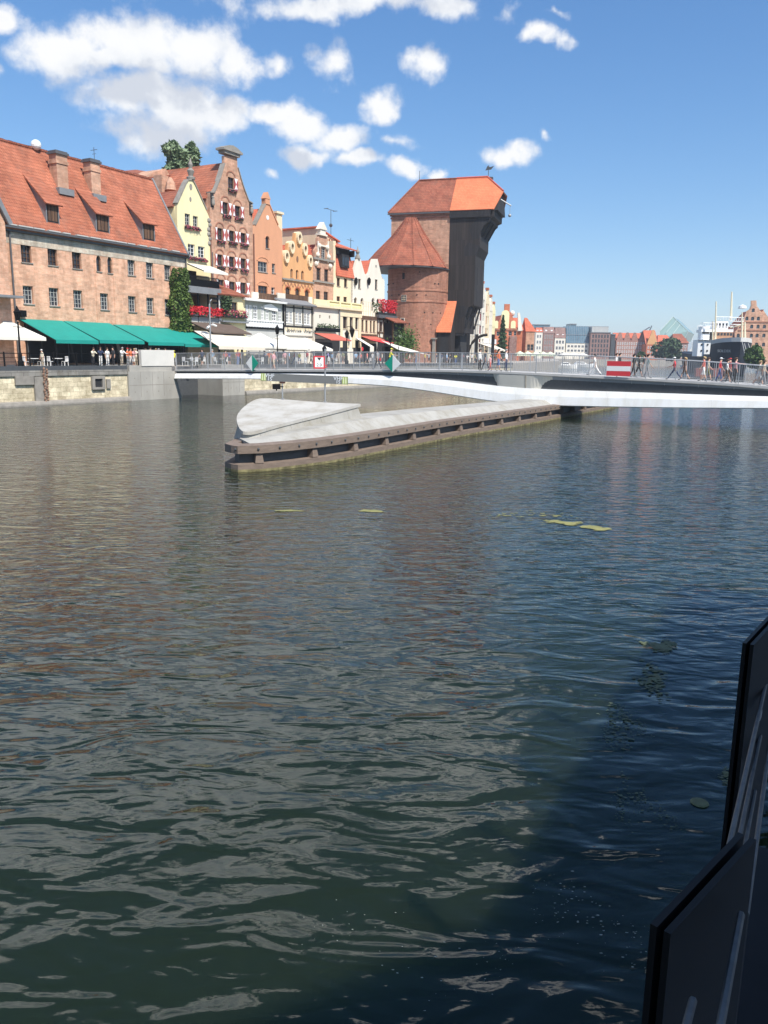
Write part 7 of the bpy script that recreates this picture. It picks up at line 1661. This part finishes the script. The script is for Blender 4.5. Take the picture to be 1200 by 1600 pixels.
def person(P, yaw, pose, shirt, legs, hair, label, scale=1.0, bare_legs=False, bare_arms=True, group=None, shoes='dark', skinm=None):
    nm, top, zb = BODY[pose]
    first = USED.setdefault(pose, 0); USED[pose] += 1
    if label in LABELS: print('DUP LABEL', label)
    LABELS.add(label)
    o = bpy.data.objects.new('person', nm); COL.objects.link(o)
    o.location = (P[0], P[1], P[2]-zb*scale); o.rotation_euler = (0, 0, yaw); o.scale = (scale,)*3
    tag(o, label, 'person', group)
    mt = [M['skin'], None, cloth(CC[shirt]), cloth(CC[legs]), cloth(CC[shoes]), M['skin'] if bare_legs else cloth(CC[legs]), cloth(CC[shirt]), M['skin'] if bare_arms else cloth(CC[shirt])]
    for i, m_ in enumerate(mt):
        if m_: o.material_slots[i].link = 'OBJECT'; o.material_slots[i].material = m_
    h = bpy.data.objects.new('cap' if 'cap' in hair else 'hair', hair_mesh(hair)); COL.objects.link(h); h.parent = o; h.location = top+Vector((0, .0, .035)); 
    return o
def bag(person_o, c, side=.26, z=.82, s=1):
    m = MB(); m.hexa([(-.06, -.16, 0), (.06, -.16, 0), (.06, .16, 0), (-.06, .16, 0), (-.04, -.12, .26), (.04, -.12, .26), (.04, .12, .26), (-.04, .12, .26)]); m.tube([(0, -.1, .25), (0, 0, .5), (0, .1, .25)], .012, 5)
    o = m.build('shoulder_bag', cloth(CC[c])); M4 = Matrix.Translation(person_o.location) @ Matrix.Rotation(person_o.rotation_euler.z, 4, 'Z'); o.location = M4 @ Vector((side, 0, z)); o.rotation_euler.z = person_o.rotation_euler.z
    return o
TO_R = AB-PI/2; TO_L = AB+PI/2      # facing along the bridge to either bank (figures face +y)
def bridge_person(px, yl, *a, **k):
    s = B.f(px, 585, yl)[0]; P = B.w(s, yl, zdeck(s)+.002); return person(P, *a, **k)
bw = bridge_person
bw(1054, 1.1, TO_L, 'striding', 'red', 'navy', 'white cap', 'person in red shirt and white cap striding along the footbridge')
bw(1070, 1.3, TO_L, 'walking', 'brown', 'brown', 'fair', 'fair haired person in short brown dress walking on the footbridge', bare_legs=True, scale=.97)
bw(1099, 1.2, TO_L, 'strolling', 'coral', 'white', 'fair', 'person in coral shirt and white shorts walking on the footbridge', bare_legs=True, scale=1.02)
bw(1105, 2.6, TO_R, 'walking', 'beige', 'olive', 'brown', 'person in beige top partly behind the coral shirt', bare_legs=True)
bw(1124, 1.5, TO_R, 'strolling', 'red', 'blue', 'white cap', 'person in red top, blue jeans and white sun hat on the footbridge')
bw(1135, 1.0, TO_R, 'walking', 'white', 'brown', 'brown', 'person in white shirt and brown shorts beside the white sun hat', bare_legs=True, scale=.97)
bw(1140, 2.8, TO_L, 'strolling', 'maroon', 'dark', 'red cap', 'person in maroon with a red cap behind the white shirt')
bw(1148, 1.2, TO_R, 'pointing', 'pink', 'black', 'brown', 'person in pale pink shirt holding an arm out over the railing', scale=1.03)
bw(1186, 1.2, TO_R, 'walking', 'cream', 'white', 'fair', 'fair haired person in cream top and white shorts at the right end of the footbridge', bare_legs=True)
bw(1193, .9, TO_R, 'strolling', 'beige', 'grey', 'brown', 'person in beige and grey at the very edge of the picture', scale=1.0)
bw(929, 1.6, TO_L, 'striding', 'white', 'white', 'dark', 'dark haired person dressed all in white striding across the footbridge')
bw(962, 2.6, TO_R, 'standing', 'white', 'dark', 'brown', 'person in white shirt standing behind the red and white board')
bw(967, 3.0, TO_R, 'standing', 'black', 'black', 'dark', 'person in black beside the white shirt behind the red and white board')
bw(989, 1.4, TO_R, 'strolling', 'black', 'dark', 'dark', 'person in black shirt and dark trousers next to the red and white board')
bw(997, 1.8, TO_R, 'walking', 'black', 'black', 'brown', 'person in black, second along from the red and white board', bare_legs=True, scale=.98)
bw(1005, 2.4, TO_L, 'standing', 'dark', 'grey', 'dark', 'person in dark shirt and grey trousers behind the teal grey shirt')
bw(1011, 1.3, TO_R, 'strolling', 'teal grey', 'grey', 'dark', 'person in teal grey shirt and grey trousers on the footbridge', scale=1.02)
bw(749, 1.5, TO_R, 'standing', 'white', 'black', 'brown', 'person in long white shirt and black trousers on the footbridge by the crane', bare_arms=False)
bw(758, 2.4, TO_L, 'walking', 'dark', 'dark', 'dark', 'person in dark clothes between the white shirt and the child')
bw(765.5, 1.2, TO_L, 'strolling', 'pink', 'coral', 'fair', 'child in pink and coral on the footbridge', scale=.74)
bw(778, 1.1, TO_R, 'strolling', 'orange', 'blue', 'dark', 'person in bright orange shirt and blue shorts on the footbridge', bare_legs=True, scale=1.03)
bw(790, 1.4, TO_R, 'standing', 'white', 'navy', 'grey', 'person in white shirt and navy trousers beside the orange shirt')
bw(608, 1.4, TO_R+.6, 'leaning', 'yellow', 'black', 'yellow cap', 'person in bright yellow shirt and cap at the footbridge railing', scale=1.04)
o = bw(590, 1.5, TO_L, 'walking', 'grey', 'dark', 'dark', 'person in grey carrying a red bag on the footbridge', scale=1.03); bag(o, 'red'); tag(bpy.data.objects[-1] if False else [q for q in bpy.data.objects if q.name.startswith('shoulder_bag')][-1], 'red shoulder bag carried by the person in grey on the footbridge', 'bag')
bw(428, 2.2, TO_R, 'strolling', 'pink', 'beige', 'brown', 'person in pink and beige on the footbridge near the white and green diamond', bare_legs=True)
# along the quay by the awnings
def quay_person(px, yl, yaw, *a, **k):
    s = QF.f(px, 560, yl)[0]; P = QF.w(s, yl, 0); return person((P.x, P.y, ZQ+.003), AQ+yaw, *a, **k)
qw = quay_person
RIV = PI                           # facing the river
qw(145, .9, RIV, 'leaning', 'cream', 'dark', 'brown', 'person in cream blouse and dark trousers leaning on the quay railing')
qw(157, .95, RIV-.5, 'leaning', 'navy', 'white', 'brown', 'person in navy shirt and white trousers at the quay railing', scale=1.03)
qw(168, .9, RIV, 'standing', 'white', 'white', 'brown', 'person all in white at the quay railing under the green awning')
qw(177, 2.4, PI/2, 'standing', 'dark', 'dark', 'dark', 'person in dark clothes behind the railing by the white group', scale=1.05)
qw(190, .9, RIV, 'leaning', 'white', 'beige', 'grey', 'person in loose white shirt and beige trousers at the quay railing', scale=1.05, bare_arms=False)
qw(199.5, 1.0, RIV+.4, 'standing', 'orange', 'grey', 'red cap', 'person in orange shirt and red cap at the quay railing')
qw(204.5, 1.6, RIV, 'standing', 'orange', 'white', 'brown', 'person in orange shirt and white trousers behind the red cap')
qw(208.5, .9, RIV, 'leaning', 'pink', 'white', 'fair', 'fair haired person in pink leaning beside the parapet block', bare_legs=True)
qw(213, 1.7, RIV, 'standing', 'cream', 'beige', 'grey', 'grey haired person in cream next to the parapet block')
qw(228, 1.7, RIV, 'standing', 'white', 'dark', 'brown', 'person in white seen over the parapet block, first from the railing')
qw(235.5, 2.6, RIV, 'standing', 'navy', 'dark', 'black cap', 'person in navy and black cap seen over the parapet block', scale=1.08)
qw(244, 1.6, RIV-.6, 'standing', 'coral', 'beige', 'fair', 'person in coral seen over the parapet block')
qw(248.5, 1.9, RIV+.6, 'standing', 'white', 'grey', 'grey', 'grey haired person in white seen over the parapet block')
qw(258.5, 1.5, RIV, 'standing', 'pink', 'beige', 'brown', 'person in pink seen over the end of the parapet block', scale=1.02)
qw(272, 2.0, RIV, 'standing', 'yellow', 'dark', 'yellow cap', 'person in yellow cap at the corner of the footbridge', scale=.9)
# cafe chairs and tables behind the railing
def chair(P, yaw, label, mt='white_paint'):
    t = empty('cafe_chair', P, yaw, label, 'chair', 'cafe chairs on the promenade'); m = MB(); m.box(-.22, .22, -.22, .22, .43, .47); m.build('seat', M[mt], t); m = MB(); m.prism_xz([(-.22, .48), (.22, .48), (.2, .92), (-.2, .92)], -.24, -.2); m.build('backrest', M[mt], t)
    for x in (-.2, .2):
        for y in (-.2, .2): m = MB(); m.box(x-.02, x+.02, y-.02, y+.02, 0, .43); m.build('leg', M[mt], t)
    return t
spots = []
rr = random.Random(21)
CAFE = [('under the nearest green awning', 52, 2.6), ('under the nearest green awning', 90, 3.4), ('beside the white parapet block', 262, 3.2), ('behind the near footbridge bars', 297, 2.6), ('behind the near footbridge bars', 309, 3.6), ('below the cream awnings', 345, 3.0), ('below the cream awnings', 366, 4.0), ('below the white parasols', 402, 2.8), ('below the white parasols', 436, 3.6), ('below the white parasols', 470, 2.8), ('in front of the terracotta awning', 520, 3.2), ('before the half timbered corner house', 585, 3.2)]
seen = {}
WORDS = ['first', 'second', 'third', 'fourth']
for i, (where, px, yl) in enumerate(CAFE):
    s = QF.f(px, 560, yl)[0]; n = seen.get(where, 0); seen[where] = n+1
    P = QF.w(s, yl, .003)
    t = empty('cafe_table', (P.x, P.y, ZQ+.003), AQ, '%s pale cafe table %s' % (['round', 'small', 'plain'][n], where), 'table', 'cafe tables on the promenade'); m = MB(); m.lathe([(.45, .70), (.45, .74)], 14); m.build('tabletop', M['white_paint'], t); m = MB(); m.tube([(0, 0, 0), (0, 0, .7)], .04, 6); m.lathe([(.28, 0), (.05, .04)], 10); m.build('pedestal', M['dark_metal'], t)
    for j, dx in enumerate((-.75, .75)):
        Pc = QF.w(s+dx, yl, .003); nm = '%s side' % ('town' if j else 'river')
        chair((Pc.x, Pc.y, ZQ+.003), AQ+(PI/2 if j else -PI/2)+PI*0, 'white chair at the %s end of the %s table %s' % ('far' if j else 'near', ['round', 'small', 'plain'][n], where), 'white_paint')
# the promenade crowd seen through the bars
SH = ['white', 'red', 'navy', 'beige', 'black', 'pink', 'lilac', 'sky blue', 'grey', 'coral', 'cream', 'olive', 'blue', 'yellow', 'orange']
LG = ['dark', 'navy', 'beige', 'white', 'grey', 'blue', 'black', 'brown']
HR = ['dark', 'brown', 'fair', 'grey', 'white cap', 'black cap']
places = [(316, 'by the surveillance pole'), (332, 'by the surveillance pole'), (352, 'under the cream awnings'), (358, 'under the cream awnings'), (372, 'under the cream awnings'), (378, 'under the cream awnings'), (389, 'under the cream awnings'),
  (412, 'between the diamond mark and the lantern post'), (421, 'between the diamond mark and the lantern post'), (445, 'under the white parasols'), (452, 'under the white parasols'), (460, 'under the white parasols'), (468, 'under the white parasols'), (480, 'under the white parasols'), (486, 'under the white parasols'),
  (514, 'just past the clearance sign'), (519, 'just past the clearance sign'), (529, 'just past the clearance sign'), (536, 'before the cream classical front'), (556, 'before the cream classical front'), (563, 'before the cream classical front'), (574, 'before the brown windows'), (582, 'before the brown windows'), (597, 'before the half timbered corner house'),
  (640, 'at the foot of the round tower'), (650, 'at the foot of the round tower'), (664, 'at the foot of the round tower'), (670, 'at the foot of the round tower'), (682, 'before the crane passage'), (690, 'before the crane passage'), (698, 'before the crane passage'), (703, 'before the crane passage'), (712, 'before the crane passage'), (722, 'beside the crane on the quay'), (730, 'beside the crane on the quay'), (737, 'beside the crane on the quay'), (742, 'beside the crane on the quay')]
for i, (px, where) in enumerate(places):
    for _ in range(60):
        sh, lg, hr = rr.choice(SH), rr.choice(LG), rr.choice(HR); lb = 'person in %s top and %s %s %s' % (sh, lg, 'shorts' if (i % 3 == 0) else 'trousers', where)
        if lb not in LABELS: break
    yl = rr.uniform(1.2, 5.5) if px < 640 else rr.uniform(.8, 3.0)
    qw(px, yl, rr.uniform(0, 6.28), rr.choice(['standing', 'walking', 'strolling', 'leaning', 'standing']), sh, lg, hr, lb, scale=rr.uniform(.94, 1.05), bare_legs=(i % 3 == 0), group='people on the promenade')
o = qw(66, 2.2, PI/2, 'standing', 'cream', 'beige', 'white cap', 'person in cream with a pale cap under the nearest green awning', scale=.86)
# ------------------------------------------------------------------ floating algae and flecks
am, nt, b = base_mat('algae film', .7, 0, .3)
o_ = ocoord(nt); f1 = noise(nt, o_, 2.2, 8, .75)
nt.links.new(ramp(nt, f1, [(.3, (.14, .15, .05)), (.7, (.30, .28, .11))]), b.inputs['Base Color'])
am2 = plain('algae dull', (.095, .115, .06), .8, .4, 6)
def algae(px, py, rx_, ry_, label, n=26, seed=1, mtl=None, flake=.12, name='floating_algae', ang=0):
    r = random.Random(seed); P = onz(px, py, 0); m = MB()
    sx = (onz(px+rx_, py, 0)-P).length; sy = (onz(px, py-ry_, 0)-P).length
    for i in range(n):
        tt = r.uniform(-1, 1); cx = tt*sx*1.15; cy = (r.gauss(0, .33)+.45*math.sin(tt*2.3+seed))*sy*(1-.5*abs(tt)); k = r.randint(5, 8); s = flake*r.uniform(.3, 1.5)*(1.15-.7*abs(tt)); st = r.uniform(0, 6)
        ring = [(cx+s*r.uniform(.5, 1.3)*1.9*math.cos(2*PI*j/k+st), cy+s*r.uniform(.5, 1.1)*math.sin(2*PI*j/k+st), .006+.00003*i) for j in range(k)]
        m.add([(cx, cy, .009+.00003*i)]+ring, [(0, 1+j, 1+(j+1) % k) for j in range(k)])
    o = m.build(name, mtl or am, None, recalc=False); o.location = (P.x, P.y, .004); o.rotation_euler = (0, 0, ang); return tag(o, label, 'algae', None, 'stuff')
algae(452, 798.5, 18, 1.2, 'thin yellow algae streak below the guard island nose', 110, 1, None, .07)
algae(580, 799, 15, 2.2, 'yellow algae patch on open water below the guard island', 120, 2, None, .07)
algae(930, 825, 17, 4, 'brighter yellow algae patch at the end of a long streak', 160, 3, None, .075)
algae(880, 816, 24, 4, 'long broken yellow algae streak on the blue water', 110, 4, None, .065)
algae(830, 806, 60, 8, 'scattered yellow algae flecks on the blue water', 60, 14, None, .04)
algae(1030, 1008, 24, 12, 'green algae patch near the steel railing post', 170, 5, am2, .032)
algae(1018, 1060, 26, 30, 'loose drift of green algae in the blue water', 230, 6, am2, .022)
algae(975, 1140, 34, 45, 'thin trail of algae flecks drifting toward the railing', 260, 7, am2, .014)
algae(1005, 1270, 40, 60, 'sparse algae crumbs in the dark water by the railing', 160, 8, am2, .010)
algae(930, 1450, 80, 110, 'tiny pale flecks on the dark water beside the near post', 130, 9, plain('pale fleck', (.3, .32, .27), .7), .005)
algae(640, 1480, 150, 100, 'tiny pale flecks scattered on the darkest water', 60, 10, MATS['pale fleck'], .0045)
algae(1135, 1215, 12, 25, 'clump of algae against the foot of the railing post', 90, 12, am2, .016)
P = onz(1093, 1255, 0); m = MB(); m.lathe([(.10, 0), (.085, .012), (.01, .016)], 12); o = m.build('lily_pad', am2); o.location = (P.x, P.y, .008); tag(o, 'single round brownish leaf floating by the railing', 'leaf')

# ------------------------------------------------------------------ unseen brick building added behind the camera to shade the near railing
sh = House(Fr((13.6, -4.6, 3.0), math.radians(210)), 'shade_building', 'unseen plain brick building added behind the viewpoint to shade the near railing', 'shade_building'); SHW, SHZ = 13.0, 16.6
for f_ in range(4):
    for s in range(4): sh.win(1.4+2.9*s, 1.2+3.3*f_, 2.7+2.9*s, 3.1+3.3*f_, frame='grey_wall', nx=2, nz=3)
sh.front([(0, 0), (SHW, 0), (SHW, SHZ), (0, SHZ)], 'brick_brown', .5); sh.body([(0, 0), (SHW, 0), (SHW, SHZ), (0, SHZ)], .5, 9, 'brick_brown'); sh.slabs([[(-.4, -.4, SHZ), (SHW+.4, -.4, SHZ), (SHW+.4, 4.5, SHZ+3.2), (-.4, 4.5, SHZ+3.2)], [(-.4, 9.4, SHZ), (SHW+.4, 9.4, SHZ), (SHW+.4, 4.5, SHZ+3.2), (-.4, 4.5, SHZ+3.2)]], .2, 'roof_red')

# ------------------------------------------------------------------ sun and sky
SUN_EL = math.radians(52)
sd = Vector((.361, -.50, 0)).normalized()*math.cos(SUN_EL)+Vector((0, 0, math.sin(SUN_EL)))
sl_ = bpy.data.lights.new('sun', 'SUN'); sl_.energy = SUN_E; sl_.angle = math.radians(.53); sl_.color = (1, .945, .86)
so = bpy.data.objects.new('sun', sl_); COL.objects.link(so); so.rotation_euler = sd.to_track_quat('Z', 'Y').to_euler(); so.location = (0, 0, 60)
wd = bpy.data.worlds.new('World'); scene.world = wd; wd.use_nodes = True; nt = wd.node_tree
bg = nt.nodes['Background']; out = nt.nodes['World Output']
sky = nd(nt, 'ShaderNodeTexSky'); sky.sky_type = 'NISHITA'; sky.sun_disc = False; sky.sun_elevation = SUN_EL; sky.sun_rotation = math.atan2(sd.x, sd.y)
sky.altitude = 0; sky.air_density = 1.0; sky.dust_density = 0; sky.ozone_density = 3.5
hs_ = nd(nt, 'ShaderNodeHueSaturation'); hs_.inputs['Saturation'].default_value = 1.2; dv = nd(nt, 'ShaderNodeVectorMath', operation='MULTIPLY_ADD'); nt.links.new(sky.outputs[0], dv.inputs[0]); dv.inputs[1].default_value = (SKY_C,)*3; dv.inputs[2].default_value = (1, 1, 1)
dq = nd(nt, 'ShaderNodeVectorMath', operation='DIVIDE'); nt.links.new(sky.outputs[0], dq.inputs[0]); nt.links.new(dv.outputs[0], dq.inputs[1])
nt.links.new(dq.outputs[0], hs_.inputs['Color']); tn = nd(nt, 'ShaderNodeVectorMath', operation='MULTIPLY'); tn.inputs[1].default_value = (.84, .95, 1.1); nt.links.new(hs_.outputs[0], tn.inputs[0]); nt.links.new(tn.outputs[0], bg.inputs['Color']); bg.inputs['Strength'].default_value = SKY_S
# clouds: soft ellipses given by bearing and elevation, torn by noise
cl = []
def C(px, py, rx, ry, w=1.0):
    d = ray(px, py); cl.append((math.atan2(d.x, d.y), math.asin(d.normalized().z), rx/FPX, ry/FPX, w))
def D(az, el, rx, ry, w=1.0): cl.append(tuple(math.radians(v) for v in (az, el, rx, ry))+(w,))
for q in ((110, 78, 85, 40), (200, 66, 110, 46), (300, 78, 100, 42), (375, 88, 55, 32), (170, 95, 150, 22),
          (190, 155, 75, 34), (270, 165, 105, 55), (340, 165, 65, 40), (250, 205, 100, 34), (430, 172, 60, 24), (480, 195, 60, 28), (535, 215, 55, 32), (490, 240, 50, 20),
          (592, 160, 42, 30), (560, 255, 52, 16), (632, 262, 36, 18), (683, 268, 26, 13), (610, 222, 40, 15, .6),
          (668, 106, 42, 25), (797, 231, 42, 21), (849, 47, 32, 18), (520, 95, 36, 30, .7), (440, 100, 24, 18, .6), (487, 78, 16, 24, .45), (853, 208, 8, 10, .5), (868, 14, 18, 8, .4),
          (10, 15, 45, 22), (-8, 95, 26, 18), (420, 266, 16, 8, .5), (550, 8, 190, 22, .9), (690, 12, 70, 24, .9), (800, 8, 28, 20, .5)): C(*q)
for q in ((-15, 24.5, 16, 4.5), (2, 25, 11, 4), (-28, 27, 12, 6), (-12, 30, 15, 5), (-24, 31.5, 9, 3.2), (-9, 35.2, 5, 2.0), (4, 31, 6, 2.5), (9, 29, 4, 1.8), (-40, 22, 9, 7), (-48, 30, 10, 8),
          (60, 25, 14, 6), (100, 30, 20, 8), (150, 35, 20, 9), (-90, 28, 20, 9), (-140, 40, 22, 10), (24, 45, 5, 2)): D(*q)
grp = bpy.data.node_groups.new('cloud field', 'ShaderNodeTree'); grp.interface.new_socket('P', in_out='INPUT', socket_type='NodeSocketVector'); grp.interface.new_socket('D', in_out='OUTPUT', socket_type='NodeSocketFloat')
gi = nd(grp, 'NodeGroupInput'); go = nd(grp, 'NodeGroupOutput'); acc = None
for az, el, rx, ry, w in cl:
    s = nd(grp, 'ShaderNodeVectorMath', operation='SUBTRACT'); grp.links.new(gi.outputs[0], s.inputs[0]); s.inputs[1].default_value = (az, el, 0)
    k = nd(grp, 'ShaderNodeVectorMath', operation='MULTIPLY'); grp.links.new(s.outputs[0], k.inputs[0]); k.inputs[1].default_value = (1/rx, 1/ry, 0)
    l = nd(grp, 'ShaderNodeVectorMath', operation='LENGTH'); grp.links.new(k.outputs[0], l.inputs[0])
    v = mathn(grp, 'SUBTRACT', w, mathn(grp, 'MULTIPLY', l.outputs['Value'], w))
    acc = v if acc is None else mathn(grp, 'SMOOTH_MAX', acc, v, .18)
grp.links.new(acc, go.inputs[0])
g = nd(nt, 'ShaderNodeTexCoord'); sp_ = nd(nt, 'ShaderNodeSeparateXYZ'); nt.links.new(g.outputs['Generated'], sp_.inputs[0])
az = mathn(nt, 'ARCTAN2', sp_.outputs[0], sp_.outputs[1]); el = mathn(nt, 'ARCSINE', sp_.outputs[2])
cp = nd(nt, 'ShaderNodeCombineXYZ'); nt.links.new(az, cp.inputs[0]); nt.links.new(el, cp.inputs[1])
def fbm(scale, detail, rough, dx=(0, 0, 0)):
    a = nd(nt, 'ShaderNodeVectorMath', operation='ADD'); nt.links.new(cp.outputs[0], a.inputs[0]); a.inputs[1].default_value = dx
    n = nd(nt, 'ShaderNodeTexNoise'); n.inputs['Scale'].default_value = scale; n.inputs['Detail'].default_value = detail; n.inputs['Roughness'].default_value = rough; nt.links.new(a.outputs[0], n.inputs['Vector']); return n
def density(dx):
    wn = fbm(11, 5, .55, dx); sc = nd(nt, 'ShaderNodeVectorMath', operation='MULTIPLY_ADD'); nt.links.new(wn.outputs['Color'], sc.inputs[0]); sc.inputs[1].default_value = (.085, .06, 0); sc.inputs[2].default_value = (dx[0]-.0425, dx[1]-.03, 0)
    a = nd(nt, 'ShaderNodeVectorMath', operation='ADD'); nt.links.new(cp.outputs[0], a.inputs[0]); nt.links.new(sc.outputs[0], a.inputs[1])
    gg = nd(nt, 'ShaderNodeGroup'); gg.node_tree = grp; nt.links.new(a.outputs[0], gg.inputs[0])
    n2 = fbm(24, 10, .62, dx)
    e = mathn(nt, 'ADD', gg.outputs[0], mathn(nt, 'MULTIPLY', mathn(nt, 'SUBTRACT', n2.outputs['Fac'], .5), 1.45))
    return e
d0 = density((0, 0, 0)); d1 = density((.010, .036, 0))
def sstep(x, a, b):
    m = nd(nt, 'ShaderNodeMapRange'); m.interpolation_type = 'SMOOTHSTEP'; nt.links.new(x, m.inputs[0]); m.inputs[1].default_value = a; m.inputs[2].default_value = b; return m.outputs[0]
alpha = mathn(nt, 'MULTIPLY', sstep(d0, .03, .68), .98)
shade = sstep(d1, .02, .8)
ccol = ramp(nt, shade, [(0, (1.0, 1.0, 1.0)), (.5, (.90, .92, .95)), (1, (.66, .70, .78))])
bg2 = nd(nt, 'ShaderNodeBackground'); nt.links.new(ccol, bg2.inputs['Color']); hi = nd(nt, 'ShaderNodeMapRange'); nt.links.new(el, hi.inputs[0]); hi.inputs[1].default_value = .37; hi.inputs[2].default_value = .47; hi.inputs[3].default_value = CLOUD_S; hi.inputs[4].default_value = CLOUD_S*2.6; nt.links.new(hi.outputs[0], bg2.inputs['Strength'])
mx = nd(nt, 'ShaderNodeMixShader'); nt.links.new(alpha, mx.inputs[0]); nt.links.new(bg.outputs[0], mx.inputs[1]); nt.links.new(bg2.outputs[0], mx.inputs[2]); nt.links.new(mx.outputs[0], out.inputs['Surface'])
# ------------------------------------------------------------------ air
if HAZE > 0:
    hb = MB(); hb.box(-2600, 2600, -450, 5100, -4.2, 76)
    hm = bpy.data.materials.new('air'); hm.use_nodes = True; hn = hm.node_tree; hn.nodes.remove(hn.nodes['Principled BSDF']); pvn = nd(hn, 'ShaderNodeVolumePrincipled'); pvn.inputs['Color'].default_value = (.82, .90, 1, 1); pvn.inputs['Density'].default_value = HAZE; pvn.inputs['Anisotropy'].default_value = .2
    hn.links.new(pvn.outputs[0], hn.nodes['Material Output'].inputs['Volume']); hz_ = hb.build('haze', hm); tag(hz_, kind='stuff')
# ------------------------------------------------------------------ view
vs = scene.view_settings; vs.view_transform = 'Standard'; vs.look = 'None'; vs.gamma = 1; vs.exposure = EXPO
scene.cycles.use_denoising = True; scene.cycles.max_bounces = 6; scene.cycles.volume_bounces = 0; scene.cycles.sample_clamp_indirect = 6
scene.cycles.caustics_reflective = False; scene.cycles.caustics_refractive = False
scene.render.resolution_x = 768; scene.render.resolution_y = 1024
